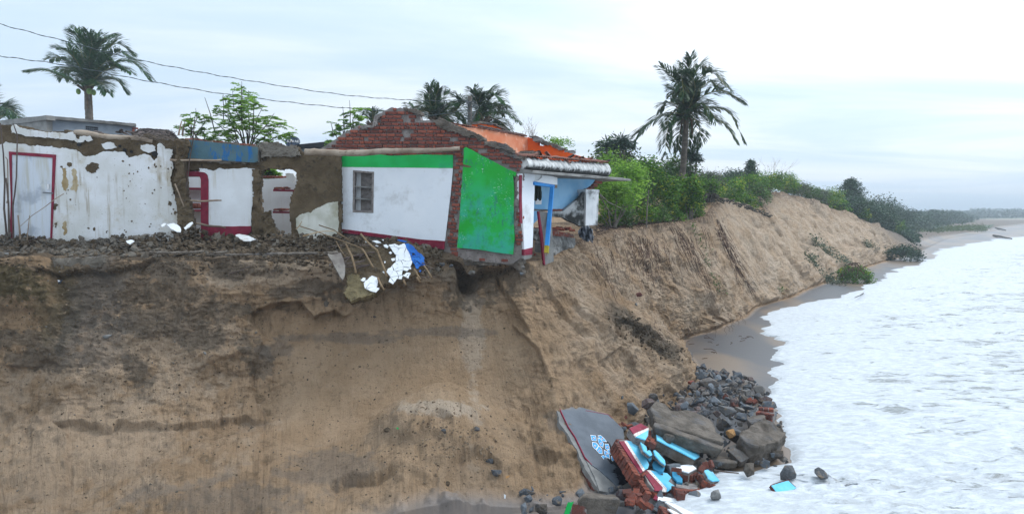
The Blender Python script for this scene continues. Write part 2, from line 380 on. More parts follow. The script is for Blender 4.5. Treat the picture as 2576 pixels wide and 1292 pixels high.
# terrain
def sandmat():
    m, t, b = mat_new('cliff_sand'); g = G(t); v = g.coord()
    vf = g.coord(scale=(1, 1, .45))
    c = g.mix(g.rng(g.noise(v, .55, 4), .38, .62), (.39, .262, .155), (.49, .34, .215))
    c = g.mix(g.rng(g.noise(vf, 3.2, 6, .65), .48, .68), c, (.235, .162, .098))
    vh = g.coord(scale=(.25, .25, 5)); c = g.mix(g.math('MULTIPLY', g.rng(g.noise(vh, 1.6, 5, .6), .54, .68), .35), c, (.19, .135, .09))
    cv = g.n('ShaderNodeCombineXYZ'); g.put(cv.inputs[0], g.math('MULTIPLY', g.attr('al'), 3.2)); g.put(cv.inputs[1], g.math('MULTIPLY', g.attr('tt'), .9)); sv = cv.outputs[0]
    sk = g.noise(sv, 2.2, 7, .68, .4)
    c = g.mix(g.math('MULTIPLY', g.rng(sk, .50, .64), .55), c, (.185, .125, .075)); c = g.mix(g.math('MULTIPLY', g.rng(sk, .46, .34), .4), c, (.42, .31, .205))
    c = g.mix(g.math('MULTIPLY', g.attr('bay'), .78), c, g.mix(g.rng(g.noise(v, 1.2, 5), .4, .62), (.43, .295, .18), (.50, .355, .23)))
    c = g.mix(g.attr('pale'), c, g.mix(g.rng(g.noise(vf, 4, 6, .7), .5, .7), (.55, .435, .325), (.42, .32, .23)))
    c = g.mix(g.attr('soil'), c, g.mix(g.rng(g.noise(v, 3.1, 7, .75), .38, .62), (.085, .068, .05), (.20, .16, .118)))
    c = g.mix(g.attr('olive'), c, g.mix(g.rng(g.noise(v, 5, 6, .7), .4, .6), (.10, .075, .035), (.17, .13, .07)))
    c = g.mix(g.math('MULTIPLY', g.attr('rootc'), g.rng(g.noise(vf, 9, 5, .7), .36, .56)), c, (.085, .055, .038))
    c = g.mix(g.attr('grey'), c, g.mix(g.rng(g.noise(v, 2.2, 5, .6), .4, .65), (.15, .135, .12), (.235, .20, .165)))
    w = g.attr('wet'); c = g.mix(w, c, g.mix(g.attr('slate'), (.215, .155, .105), (.085, .085, .09)))
    c = g.mix(g.math('MULTIPLY', g.rng(g.noise(v, 30, 4, .75), .60, .66), g.math('MULTIPLY_ADD', w, -.7, .7)), c, (.07, .048, .03))
    c = g.mix(g.math('MULTIPLY', g.rng(g.noise(v, 9, 7, .8), .56, .61), g.math('MULTIPLY_ADD', w, -.4, .4)), c, (.11, .078, .05))
    g.put(b.inputs['Base Color'], c)
    g.put(b.inputs['Roughness'], g.math('MULTIPLY_ADD', w, -.62, .95)); g.put(b.inputs['Specular IOR Level'], g.math('MULTIPLY_ADD', w, .3, .15))
    h = g.math('ADD', g.math('ADD', g.noise(v, 24, 9, .78), g.math('MULTIPLY', sk, 2.2)), g.math('MULTIPLY', g.noise(vf, 7, 8, .7), 1.8))
    x = g.n('ShaderNodeBump'); x.inputs['Distance'].default_value = .09; g.put(x.inputs['Strength'], g.math('MULTIPLY_ADD', w, -.9, .95)); g.put(x.inputs['Height'], h)
    t.links.new(x.outputs[0], b.inputs['Normal']); return m
M['sand'] = sandmat()

def seamat():
    m, t, b = mat_new('foaming_sea'); g = G(t)
    vs = g.coord(scale=(.50, 1.15, 1), rot=(0, 0, R(-14)))
    big = g.noise(g.coord(), .13, 4, .6)
    n = g.math('ADD', g.math('MULTIPLY', g.noise(vs, 2.6, 9, .68, .7), .72), g.math('MULTIPLY', g.noise(vs, .7, 4, .6, .5), .28))
    sh = g.attr('shore')                           # 1 at the swash edge, 0 offshore
    openw = g.attr('open')
    # water showing through the lace of foam: elongated holes
    thr = g.math('ADD', n, g.math('ADD', g.math('MULTIPLY', big, -.16), g.math('MULTIPLY', sh, .14)))
    thr = g.math('SUBTRACT', thr, g.math('MULTIPLY', openw, .10))
    foam = g.rng(thr, .335, .415)
    fine = g.rng(g.noise(vs, 6.5, 7, .75), .36, .62)
    foam = g.math('MULTIPLY', foam, g.math('MULTIPLY_ADD', fine, .42, .58))
    wcol = g.mix(big, (.20, .215, .20), (.27, .30, .30))
    col = g.mix(foam, wcol, (.65, .695, .735))
    g.put(b.inputs['Base Color'], col); g.put(b.inputs['Roughness'], g.math('MULTIPLY_ADD', foam, .55, .25)); b.inputs['Specular IOR Level'].default_value = .4
    h = g.math('ADD', g.math('MULTIPLY', foam, .6), g.noise(vs, 4.2, 8, .7))
    g.bump(b, h, .55, .10); return m
M['sea'] = seamat()
M['farland'] = surf('far_dune_scrub', (.045, .075, .04), (.09, .12, .06), sc=.05, bump=0)
# ---------------- terrain: one sheet from inland plateau over the cliff to the sea bed ----------------
ST = [ # stations along the coast: (u, v, depth) for edge, upper, middle, lower, toe
 [(-700,640,15.0),(-700,760,14.5),(-700,900,13.8),(-700,1080,12.7),(-700,1420,9.6)],
 [(-300,640,15.0),(-300,760,14.5),(-300,900,13.8),(-300,1080,12.7),(-300,1420,9.6)],
 [(0,645,14.9),(0,760,14.4),(0,900,13.8),(0,1080,12.8),(0,1410,9.8)],
 [(180,650,14.9),(180,760,14.4),(180,900,13.7),(180,1070,12.7),(180,1400,9.9)],
 [(380,650,15.0),(380,760,14.5),(380,900,13.9),(380,1070,12.9),(370,1400,9.9)],
 [(560,648,15.1),(560,765,14.7),(560,900,14.2),(560,1070,13.2),(550,1400,9.9)],
 [(720,646,15.3),(720,770,15.1),(720,900,14.7),(710,1070,13.5),(700,1390,10.1)],
 [(880,646,15.6),(880,770,15.5),(880,900,15.1),(880,1060,13.8),(870,1370,10.3)],
 [(1020,648,16.0),(1020,765,15.8),(1020,900,15.4),(1020,1040,14.0),(1030,1340,10.6)],
 [(1130,652,16.5),(1130,760,16.1),(1135,890,15.6),(1150,1040,14.2),(1180,1320,10.8)],
 [(1215,660,16.8),(1220,760,16.3),(1240,890,15.6),(1280,1040,14.1),(1330,1300,11.0)],
 [(1290,655,17.0),(1310,760,16.2),(1355,880,15.2),(1400,1005,13.9),(1450,1270,11.3)],
 [(1340,655,17.4),(1385,760,16.7),(1455,880,15.8),(1520,1000,15.0),(1570,1120,14.3)],
 [(1375,650,17.9),(1450,745,17.3),(1540,850,16.9),(1610,960,16.5),(1660,1040,16.6)],
 [(1410,640,18.4),(1500,725,18.0),(1590,810,18.0),(1670,900,18.3),(1745,975,19.1)],
 [(1440,620,19.0),(1525,700,19.6),(1605,775,20.6),(1670,850,21.6),(1740,915,22.2)],
 [(1462,604,20.2),(1540,675,21.3),(1600,740,22.5),(1645,800,23.9),(1700,868,25.2)],
 [(1500,590,22),(1570,665,23.2),(1620,735,24.2),(1660,795,25.0),(1725,850,26.7)],
 [(1560,580,24.5),(1620,655,25),(1670,730,25.6),(1720,790,26.5),(1780,835,28)],
 [(1640,566,27),(1690,640,27.3),(1740,715,27.8),(1785,770,28.5),(1832,812,30)],
 [(1720,556,30),(1765,635,30),(1810,705,30.5),(1840,755,31),(1872,797,31.5)],
 [(1775,545,33),(1812,620,33.2),(1850,690,33.6),(1872,735,34),(1895,775,34.6)],
 [(1795,515,36),(1850,605,36.2),(1890,680,36.5),(1915,725,37),(1940,762,37)],
 [(1812,500,40),(1885,590,39.5),(1935,670,39.5),(1965,712,39.3),(1990,748,39.3)],
 [(1868,520,43),(1925,600,42.5),(1975,670,42.3),(2000,705,42.2),(2022,730,42.2)],
 [(1930,545,46),(1968,608,46),(2010,665,45.5),(2035,695,45.2),(2052,716,44.6)],
 [(1905,492,51),(1990,585,50.5),(2040,650,50),(2065,685,49),(2085,703,47.6)],
 [(1965,484,56),(2045,572,55.5),(2090,632,55),(2115,662,54),(2135,685,53.6)],
 [(2040,506,61),(2095,570,60.5),(2135,622,60),(2160,652,59.5),(2180,668,60)],
 [(2100,528,67),(2145,580,66),(2180,620,66),(2200,643,65.5),(2222,656,66)],
 [(2165,550,74),(2200,590,73.5),(2225,620,73),(2240,634,73),(2262,645,73.5)],
 [(2230,578,83),(2250,598,83),(2270,612,83),(2285,622,83),(2305,632,83.5)],
 [(2275,590,98),(2290,600,98),(2300,606,98),(2315,612,98.5),(2335,617.5,98)],
 [(2340,588,125),(2350,590,125),(2360,593,125),(2370,596,126),(2385,598,126)],
 [(2450,578,160),(2460,579,160),(2465,580,161),(2470,582,161),(2490,583,162)],
 [(2500,570,215),(2510,570,216),(2515,571,216),(2520,572,217),(2530,570.5,212)],
 [(2620,556,330),(2625,556.5,330),(2630,557,331),(2635,557,332),(2640,556,330)],
]
ns = len(ST)
C = np.zeros((ns, 5, 3))
for i, st in enumerate(ST):
    for j, (u, v, d) in enumerate(st): C[i, j] = P(u, v, d)
    C[i, 4, 2] = max(min(C[i, 4, 2], SEA + .10), SEA + .02)
    for j in (1, 2, 3): C[i, j, 2] = max(C[i, j, 2], C[i, 4, 2] + .05 * (4 - j))
    C[i, 0, 2] = max(C[i, 0, 2], C[i, 1, 2] + .1)
def unit(v): return v / np.linalg.norm(v)
ex = np.arange(ns)
# inland direction per station
inl = np.zeros((ns, 2))
for i in range(ns):
    a = R(np.interp(i, [0, 9, 12, 16, 22, 30, 36], [0, 0, -8, -30, -48, -55, -60]))
    inl[i] = (math.sin(a), math.cos(a))
sea_ = np.zeros((ns, 2))
for i in range(ns):
    a = R(np.interp(i, [0, 9, 11, 14, 20, 36], [180, 175, 160, 120, 105, 115]))
    sea_[i] = (math.sin(a), math.cos(a))
rows = []
E0 = C[:, 0]
def inrow(dist, zfun):
    p = E0.copy(); p[:, :2] = E0[:, :2] + inl * dist[:, None]; p[:, 2] = zfun(p); return p
ii = ex
platz = np.interp(ii, [0, 9, 13, 16, 19, 21, 22.2, 24, 26, 27, 29, 31, 33, 36], [-.58, -.58, -.62, -.62, -.60, -.45, .60, .75, 1.25, 1.5, .6, -2.0, -3.6, -4.2])
far = np.zeros((ns, 3)); 
for i in range(ns):
    t = i / (ns - 1); far[i] = (-700 + 900 * t, 500 + 350 * t, -1.0 - 3.0 * t)
mid = far.copy()
r_mid = inrow(np.full(ns, 22.), lambda p: platz + .1)
r_in3 = inrow(np.full(ns, 6.), lambda p: platz)
d1 = np.interp(ii, [0, 8, 10, 12, 14, 36], [1.25, 1.5, 1.6, 1.6, 1.0, 1.2])
r_in2 = inrow(d1, lambda p: np.where(ii < 10, -.72, np.minimum(E0[:, 2] + .1, platz)) )
rows = [far, r_mid, r_in3, r_in2, E0] + [C[:, j] for j in range(1, 5)]
T = C[:, 4]
def searow(dist, z):
    p = T.copy(); p[:, :2] += sea_ * dist[:, None]; p[:, 2] = z; return p
wB = np.interp(ii, [0, 20, 36], [3, 5, 12])
rows += [searow(wB, SEA - .012), searow(wB * 3, SEA - .06), searow(wB * 12, SEA - 1.5)]
CT = np.stack(rows, 1)                      # stations x rows x 3
nr = CT.shape[1]
# columns: dense where the photograph sees them
cw = np.interp(ex[:-1] + .5, [0, 1.4, 2, 11, 15, 21, 26, 31, 34, 36], [10, 14, 62, 62, 52, 40, 34, 24, 14, 8])
cols = np.concatenate([i + np.arange(int(n)) / int(n) for i, n in enumerate(cw)] + [[ns - 1.0]])
rw = [8, 14, 16, 34, 90, 90, 90, 70, 30, 14, 8]
rws = np.concatenate([i + np.arange(n) / n for i, n in enumerate(rw)] + [[nr - 1.0]])
def cat(A, x, axis):
    A = np.moveaxis(A, axis, 0); n = len(A); i = np.clip(np.floor(x).astype(int), 0, n - 2); t = (x - i).reshape((-1,) + (1,) * (A.ndim - 1))
    p0, p1, p2, p3 = A[np.maximum(i - 1, 0)], A[i], A[i + 1], A[np.minimum(i + 2, n - 1)]
    r = .5 * (2 * p1 + (p2 - p0) * t + (2 * p0 - 5 * p1 + 4 * p2 - p3) * t * t + (3 * p1 - p0 - 3 * p2 + p3) * t ** 3)
    return np.moveaxis(r, 0, axis)
def lin(A, x, axis):
    A = np.moveaxis(A, axis, 0); n = len(A); i = np.clip(np.floor(x).astype(int), 0, n - 2); t = (x - i).reshape((-1,) + (1,) * (A.ndim - 1))
    return np.moveaxis(A[i] * (1 - t) + A[i + 1] * t, 0, axis)
Gd = .5 * cat(CT, cols, 0) + .5 * lin(CT, cols, 0)
fc = cat(Gd[:, 4:9], np.clip(rws - 4, 0, 4), 1)        # smooth along the face
Gl = lin(Gd, rws, 1)
wface = ((rws >= 4) & (rws <= 8)).astype(float)[None, :, None]
Gp = Gl * (1 - wface) + fc * wface
K = np.ones(5) / 5
for _ in range(1):
    Gp[:, 1:-1] = .25 * Gp[:, :-2] + .5 * Gp[:, 1:-1] + .25 * Gp[:, 2:]
X, Y, Z = Gp[..., 0], Gp[..., 1], Gp[..., 2]
SS, TT = np.meshgrid(cols, rws, indexing='ij')
U, V = proj(X, Y, Z)
dist = np.sqrt(X ** 2 + Y ** 2)
du = np.gradient(Gp, axis=0); dv = np.gradient(Gp, axis=1)
Nn = np.cross(du, dv); Nn /= np.maximum(np.linalg.norm(Nn, axis=2, keepdims=True), 1e-9)
if np.median(Nn[..., 2]) < 0: Nn = -Nn
flip = Nn[..., 2] < -.2; Nn[flip] *= -1
face = sst(3.9, 4.25, TT) * (1 - sst(7.75, 8.0, TT))
# arclength along the coast for gully noise
al = np.concatenate([[0], np.cumsum(np.linalg.norm(np.diff(Gp[:, int(sum(rw[:6]))], axis=0), axis=1))])
AL = np.repeat(al[:, None], len(rws), 1)
sc = np.interp(SS, [0, 16, 22, 30, 36], [1, 1, 1.5, 2.2, 4])
A = np.zeros_like(X)
right = sst(10.5, 12.5, SS)
A += face * fbm(X * .7, Y * .7, Z * .9, 3, 1) * np.interp(SS, [0, 11, 13, 22, 36], [.15, .16, .17, .22, .35])
wp_ = fbm(X * .8, Y * .8, Z * .8, 3, 5)
gul = 1 - np.abs(fbm(AL * .75 / np.sqrt(sc) + .9 * wp_, TT * .55, None, 4, 9, .55)) * 2.6
mod = .35 + 1.1 * sst(-.25, .35, fbm(AL * .35, TT * .6, None, 2, 14))
A += face * right * gul * .17 * sc * .8 * mod
gulL = fbm(AL * 2.4, TT * .8 + 7, None, 4, 23)
A += face * (1 - right) * gulL * .05 * (1 - sst(720, 860, U) * (1 - sst(1130, 1260, U)) * sst(720, 790, V) * .8)
A += face * right * (1 - np.abs(fbm(AL * 3.6 / np.sqrt(sc) + 1.4 * wp_, TT * .9, None, 4, 29)) * 2) * .05 * sc * mod
def steps(x):
    f = np.floor(x); return f + sst(.72, 1., x - f)
fs_ = 1 - .75 * sst(20.5, 22.5, SS)
A += face * fs_ * steps(fbm(X * .9, Y * .9, Z * 2.0, 4, 33) * 5) * .040
ril = fbm(AL * 8 / sc + 1.6 * wp_, TT * .8, None, 3, 211); A += face * (.25 + .75 * right) * ril * .026 * sc
A += face * sst(21.5, 23, SS) * (1 - np.abs(fbm(AL * .55 + .8 * wp_, TT * .5, None, 5, 213, .6)) * 2.6) * .24
A += face * fs_ * steps(fbm(X * 2.2 + 5, Y * 2.2, Z * 4.2, 3, 37) * 4) * .018
strat = fbm(X * .25, Y * .25, Z * 6.5, 3, 31)
A += face * strat * .028 * (1 - .5 * right)
A += face * fbm(X * 4.5, Y * 4.5, Z * 4.5, 5, 41, .62) * .048 * np.clip(sc, 1, 1.6)
A += face * np.maximum(fbm(X * 9, Y * 9, Z * 9, 3, 47), .12) * .045 * (sst(.05, .3, fbm(X * .8, Y * .8, Z * .8, 2, 52)) + .25)
zone = np.where(dist < 22, sst(-200, 0, U) * (1 - sst(560, 760, U)) * (1 - sst(900, 1000, V)), 0) * face
A += zone * (fbm(X * 6, Y * 6, Z * 6, 5, 221, .66) * .075 + np.maximum(fbm(X * 11, Y * 11, Z * 11, 3, 223), .05) * .06)
A += zone * (1 - np.abs(fbm(X * 1.6, Y * 1.6, Z * .5, 4, 227)) * 2) * .05
bay = np.where(dist < 22, sst(650, 760, U) * (1 - sst(1250, 1370, U)) * sst(765, 830, V) * (1 - .5 * sst(1120, 1180, V)), 0)
A *= 1 - .62 * bay
# scarps: hand-placed slump lips (below the lip the face is set back)
def scarp(pts, depth, H, lip=.05, wob=9, le=None):
    pu = np.array([p[0] for p in pts], float); pv = np.array([p[1] for p in pts], float)
    vt = np.interp(U, pu, pv) + wob * fbm(U / 38, V * 0, None, 4, int(pu[0])) * 1.6
    w_ = min(70, (pu[-1] - pu[0]) * .3); ends = sst(pu[0] - 2, pu[0] + (le or w_ * .5), U + 30 * fbm(U / 50, V / 50, None, 2, 3)) * (1 - sst(pu[-1] - w_, pu[-1] + 2, U + 30 * fbm(U / 50, V / 50, None, 2, 3)))
    d = V - vt; inside = sst(0, 3.5, d) * np.exp(-np.maximum(d, 0) / H)
    up = sst(-60, -2, d) * (1 - sst(-2, 5, d))
    return ends * (-inside * depth + up * lip)
okv = (face > .01) & (dist < 22)
def ap(a): return np.where(okv, a, 0)
A += ap(scarp([(640,788),(665,772),(712,756),(760,765),(790,800),(842,775),(862,790),(900,770)], .28, 170, .06, 9, 14))
A += ap(scarp([(148,1066),(200,1060),(300,1066),(420,1062),(520,1052),(610,1046),(690,1050)], .13, 420, .02, 10, 10))
A += ap(scarp([(90,680),(180,690),(300,672),(395,655),(440,665)], .22, 40, .02))
A += ap(scarp([(470,925),(560,905),(640,880)], .07, 50, .02))
A += ap(scarp([(0,935),(60,915),(130,905),(210,925)], .10, 60, .03))
A += ap(scarp([(880,740),(960,700),(1040,690),(1100,700)], .18, 60, 0))
A += ap(scarp([(1130,652),(1200,668),(1320,662)], .45, 70, 0, 3))
A += ap(scarp([(820,1232),(880,1215),(940,1222),(985,1205),(1030,1215)], .16, 45, .06))
A += ap(scarp([(1130,1215),(1180,1185),(1230,1180),(1270,1195)], .14, 50, .05))
A += ap(scarp([(1330,1150),(1380,1130),(1440,1145)], .14, 40, .05))
A += ap(scarp([(1040,1150),(1080,1120),(1150,1135)], .08, 40, .05))
A += ap(scarp([(1535,815),(1570,800),(1620,830),(1650,860)], .2, 50, .06))
A += ap(scarp([(1510,905),(1560,880),(1600,905),(1640,960)], .12, 50, .05))
A += ap(scarp([(1240,640),(1262,700),(1290,760),(1330,830),(1352,870)], .20, 90, .05, 5))
A += ap(scarp([(1345,668),(1385,735),(1440,810),(1470,850)], .10, 40, .05, 5))
A += ap(scarp([(1420,720),(1470,790),(1520,850)], .09, 36, .04, 5))
A += ap(scarp([(1280,800),(1330,850),(1380,930),(1400,1000)], .12, 60, .04))
# vertical break left of the olive block at far left
left = ap(1 - sst(118, 142, U + .12 * (V - 650) * -1)) * sst(640, 660, V) * (1 - sst(760, 800, V))
A += left * .22
hole = np.exp(-(((U - 1186) / 24) ** 2 + ((V - 692) / 34) ** 2)) ; A -= ap(hole * .9)
# slump heap with its pale flat top at the foot of the bay
cu = 1115; heapw = np.exp(-((U - cu) / 165) ** 2)
vt = 1022 + 9 * fbm(U / 60, U * 0, None, 3, 77) + .0011 * (U - cu) ** 2
A += ap(heapw * sst(-4, 16, V - vt) * (.75 - .5 * sst(60, 250, V - vt)))
lump = ap(np.exp(-((U - 1180) / 260) ** 2) * sst(1040, 1100, V))
A += lump * (np.maximum(fbm(X * 3.2, Y * 3.2, Z * 3.2, 4, 61), 0) * .22)
# talus of the promontory
tal = sst(1480, 1540, U) * (1 - sst(1720, 1760, U)) * sst(800, 860, V) * (dist < 24)
A += face * tal * np.maximum(fbm(X * 5, Y * 5, Z * 5, 4, 67), 0) * .13
A *= 1 - .88 * sst(30, 31.6, SS)
Gp = Gp + Nn * A[..., None]
# ledge and plateau unevenness
plat = (1 - sst(4.0, 4.2, TT)) * sst(1.5, 2.2, TT)
Gp[..., 2] += plat * fbm(X * 1.3, Y * 1.3, None, 4, 83) * .07
edgew = np.exp(-((TT - 4.0) / .12) ** 2)
Gp[..., :2] += (edgew * fbm(AL * 1.8, TT * 0, None, 4, 88) * .16 * sc)[..., None] * np.repeat(np.array([[.2, 1]]), 1, 0)[None]
bea = sst(8.0, 8.3, TT)
Gp[..., 2] += bea * fbm(X * .35, Y * .35, None, 2, 91) * .008
farw = 1 - sst(.2, 1.4, TT)
Gp[..., 2] += farw * 0
nx, ny = Gp.shape[:2]
X, Y, Z = Gp[..., 0], Gp[..., 1], Gp[..., 2]
idx = np.arange(nx * ny).reshape(nx, ny)
Q = np.stack([idx[:-1, :-1], idx[1:, :-1], idx[1:, 1:], idx[:-1, 1:]], -1).reshape(-1, 4)
gme = npmesh('ground', Gp.reshape(-1, 3), Q)
U, V = proj(X, Y, Z)
nb = fbm(X * 1.6, Y * 1.6, Z * 1.6, 5, 101); nb2 = fbm(X * 5, Y * 5, Z * 5, 4, 105)
nb3 = fbm(X * 13, Y * 13, Z * 13, 3, 107)
def blob(cu, cv, ru, rv, soft=.35, amp=.5, depthmax=21):
    d = ((U - cu) / ru) ** 2 + ((V - cv) / rv) ** 2
    return np.where(dist < depthmax, 1 - sst(1 - soft * .55, 1 + soft * .55, np.sqrt(d) + nb * amp * 1.5 + nb2 * .65 + nb3 * .45), 0)
soil = np.zeros_like(X)
for b_ in [(330,735,190,45),(400,800,120,50),(250,680,190,24),(560,780,90,22),(700,735,60,14),(60,850,110,30),(160,880,60,50),(90,900,90,24),(500,860,60,26),(640,900,45,60),(180,800,60,40),(440,700,60,50),(800,720,60,18), (350,935,40,50),
           (870,745,50,14),(1190,700,75,60),(1300,700,60,36),(600,680,110,22)]:
    soil = np.maximum(soil, blob(*b_))
soil = np.maximum(soil, .8 * np.where(dist < 21, sst(800, 900, U) * (1 - sst(1100, 1180, U)) * (1 - sst(690, 740, V + nb * 30)), 0) * (TT > 3))
led = np.where((SS < 13) & (TT > 1.2) & (TT < 4.12), 1, 0)
soil = np.maximum(soil, led * (1 - sst(.1, .5, nb) * .3))
soil *= .72
tal2 = sst(1500, 1560, U) * (1 - sst(1690, 1730, U)) * (1 - sst(14, 34, np.abs(V - (800 + (U - 1560) * .62)) + nb * 26)) * (dist < 26)
soil = np.maximum(soil, tal2)
soil = np.maximum(soil, .4 * blob(1010, 1085, 80, 36, .4, .7)); soil = np.maximum(soil, .25 * blob(1180, 1180, 120, 80, .4, .9))
olive = np.maximum(blob(25, 715, 95, 42, .2, .5), .6 * blob(140, 760, 60, 100))
rootc = np.zeros_like(X)
far1 = (SS > 15.2) & (TT > 3.8)
band = 1.5 * np.exp(-np.maximum(TT - 4.03, 0) / .22) * (TT > 3.9)
rootc = np.where(far1, np.clip(band * (.75 + .8 * nb), 0, .9), 0)
rootc = np.where(far1 & (SS < 23), np.maximum(rootc, .45 * sst(.1, .45, fbm(AL * 2.6, TT * .5, None, 4, 112)) * (1 - sst(5.6, 7, TT))), rootc)
lit = np.where((SS > 15) & (SS < 22) & (TT > 2.0) & (TT < 4.0), sst(-.1, .3, nb) * .75, 0); rootc = np.maximum(rootc, lit)
pale = sst(1300, 1420, U + (V - 700) * -.35) * np.clip(.35 + nb * .9, 0, 1) * face * np.where(SS > 10.5, 1, 0)
pale = np.maximum(pale, np.where((SS > 21.5), face * np.clip(.62 + nb * .8, 0, 1) * (1 - sst(30.2, 31.5, SS)), 0))
pale = np.maximum(pale, 1.0 * blob(1105, 1026, 105, 18, .3, .12)); pale = np.maximum(pale, .35 * blob(150, 1130, 330, 160, .6, .8)); pale = np.maximum(pale, .6 * blob(700, 690, 330, 42, .3, .7)); pale = np.maximum(pale, .45 * blob(330, 900, 260, 90, .5, .9))
pale = np.maximum(pale, .7 * blob(1190, 850, 22, 210, .5, .6))
grey = np.zeros_like(X)
for b_ in [(600,1260,240,50),(820,1180,120,40),(1440,1060,60,30),(250,770,60,110),(860,850,140,12),(1100,835,130,11),(690,880,70,20),(230,860,80,60)]:
    grey = np.maximum(grey, blob(*b_, .5, .6))
grey *= .5; grey = np.maximum(grey, sst(29.5, 31.5, SS) * .9)
wet = np.maximum(sst(8.0, 8.06, TT) * 1.0, sst(31.2, 32.2, SS) * sst(5, 7, TT) * .8)
wet = np.maximum(wet, np.where((SS < 13), sst(7.75, 7.95, TT) * .8, 0))
slate = np.clip(sst(-.15, .35, fbm(X * .45 + 3, Y * .16, None, 4, 121)) + .15, 0, 1)
for n_, d_ in (('soil', soil), ('olive', olive), ('rootc', rootc), ('pale', np.clip(pale, 0, 1)), ('grey', grey), ('wet', wet), ('slate', slate), ('bay', bay), ('al', AL / np.clip(sc, 1, 4)), ('tt', TT)): attr(gme, n_, d_)
ground = link('ground', gme, M['sand']); tag(ground, 'sandy eroded cliff with its plateau, beach and sea bed', 'ground', kind='structure')
BV = BVHTree.FromPolygons([tuple(p) for p in Gp.reshape(-1, 3).tolist()], Q.tolist(), epsilon=0)
def hit(u, v):
    h = BV.ray_cast(Vector((0, 0, 0)), ray(u, v).normalized(), 3000)
    return (h[0], h[1]) if h[0] is not None else (Pz(u, v, SEA), Vector((0, 0, 1)))
def drop(x, y, z0=30):
    h = BV.ray_cast(Vector((x, y, z0)), Vector((0, 0, -1)), 200)
    return h[0] if h[0] is not None else Vector((x, y, SEA))

# ---------------- sea ----------------
SH = [(1500,1400),(1640,1330),(1690,1292),(1700,1240),(1760,1235),(1790,1200),(1800,1188),(1850,1205),(1900,1195),(1915,1175),(1980,1165),(1990,1135),(1978,1110),(1965,1060),(1945,1025),(1930,1000),(1940,975),(1948,962),
      (1938,935),(1950,925),(1983,915),(1950,905),(1935,885),(1955,872),(1973,864),(1955,848),(1925,846),(1900,838),(1920,818),(1926,808),(1908,800),(1940,785),(1965,778),(2000,770),(2045,757),(2075,755),(2130,740),
      (2165,730),(2150,718),(2195,712),(2230,700),(2215,690),(2260,672),(2310,664),(2330,652),(2325,645),(2355,635),(2345,630),(2400,622),(2440,612),(2470,608),(2500,602),(2530,600),(2576,594),(2640,588),(2700,583)]
shp = [Pz(u, v, SEA + .004) for u, v in SH]
def dense(pts, k):
    o = []
    for a, b in zip(pts[:-1], pts[1:]):
        n = max(2, int((b - a).length / k))
        for i in range(n): o.append(a.lerp(b, i / n))
    return o + [pts[-1]]
k0 = []
for a, b in zip(shp[:-1], shp[1:]):
    dd = max(.06, a.length * .006); n = max(2, int((b - a).length / dd))
    for i in range(n): k0.append(a.lerp(b, i / n))
k0.append(shp[-1]); sh_pts = np.array([tuple(p) for p in k0])
jd = np.linalg.norm(sh_pts[:, :2], axis=1); arc = np.concatenate([[0], np.cumsum(np.linalg.norm(np.diff(sh_pts, axis=0), axis=1) / jd[1:] * 20)])
lob = np.abs(fbm(arc * .8, arc * 0, None, 4, 131))
sh_pts[:, 0] += (lob - .25) * .028 * jd + fbm(arc * 3.5, arc * 0, None, 3, 133) * .004 * jd
off = [0, .02, .05, .1, .18, .3, .45, .65, .9] + list(1.2 * 1.045 ** np.arange(0, 150))
off = np.array(off)
dirx = np.interp(sh_pts[:, 1], [0, 30, 120, 300], [1, 1, 1, 1])
SX = sh_pts[:, 0][:, None] + off[None] * (1 + .012 * np.maximum(sh_pts[:, 1], 10)[:, None])
SY = sh_pts[:, 1][:, None] + off[None] * (-.30) * (1 + .012 * np.maximum(sh_pts[:, 1], 10)[:, None])
deep = 1 - np.exp(-off / 1.2)
deep = np.repeat(deep[None], len(sh_pts), 0)
sd_ = np.sqrt(SX ** 2 + SY ** 2)
fade = 1 - sst(40, 120, sd_)
wv = 1.5 * fbm((SX * .8 + SY * .25) * .7, (SY - SX * .3) * .9, None, 5, 141) * .10 + np.abs(fbm(SX * 2.4, SY * 3.2, None, 4, 145)) * .07
near = np.exp(-(((SX - 6.5) / 3.4) ** 2 + ((SY - 12.5) / 3.5) ** 2))
wv += near * np.abs(fbm(SX * 2.6, SY * 2.6, None, 5, 147, .6)) * .30
SZ = SEA + .004 + .045 * sst(0, .12, off)[None] + deep * (wv * (.35 + .65 * fade) + .06)
swell = np.sin((SX * .35 - SY * .06) + 1.5 * fbm(SX * .05, SY * .05, None, 2, 149)) * .09 * sst(3, 12, off)[None] * fade
SZ = SZ + swell
n1_, n2_ = SX.shape; idx = np.arange(n1_ * n2_).reshape(n1_, n2_)
Q2 = np.stack([idx[:-1, :-1], idx[:-1, 1:], idx[1:, 1:], idx[1:, :-1]], -1).reshape(-1, 4)
sme = npmesh('sea', np.stack([SX, SY, SZ], -1).reshape(-1, 3), Q2)
attr(sme, 'shore', np.repeat(np.exp(-off / 2.5)[None], n1_, 0))
attr(sme, 'open', sst(8, 45, off)[None] * sst(12, 60, SY) * np.ones_like(SX))
tag(link('sea', sme, M['sea']), 'white foaming sea surging onto the beach', 'sea', kind='structure')
# distant water beyond the sand spit and out to the horizon
mb = MB(); mb.add([(160, -600, SEA - .05), (9000, -600, SEA - .05), (9000, 9000, SEA - .05), (300, 9000, SEA - .05), (176, 245, SEA - .05)], [(0, 1, 2, 3, 4)])
o = mb.build('open_sea', M['sea']); tag(o, 'pale open sea beyond the surf reaching the horizon', 'sea', kind='structure')
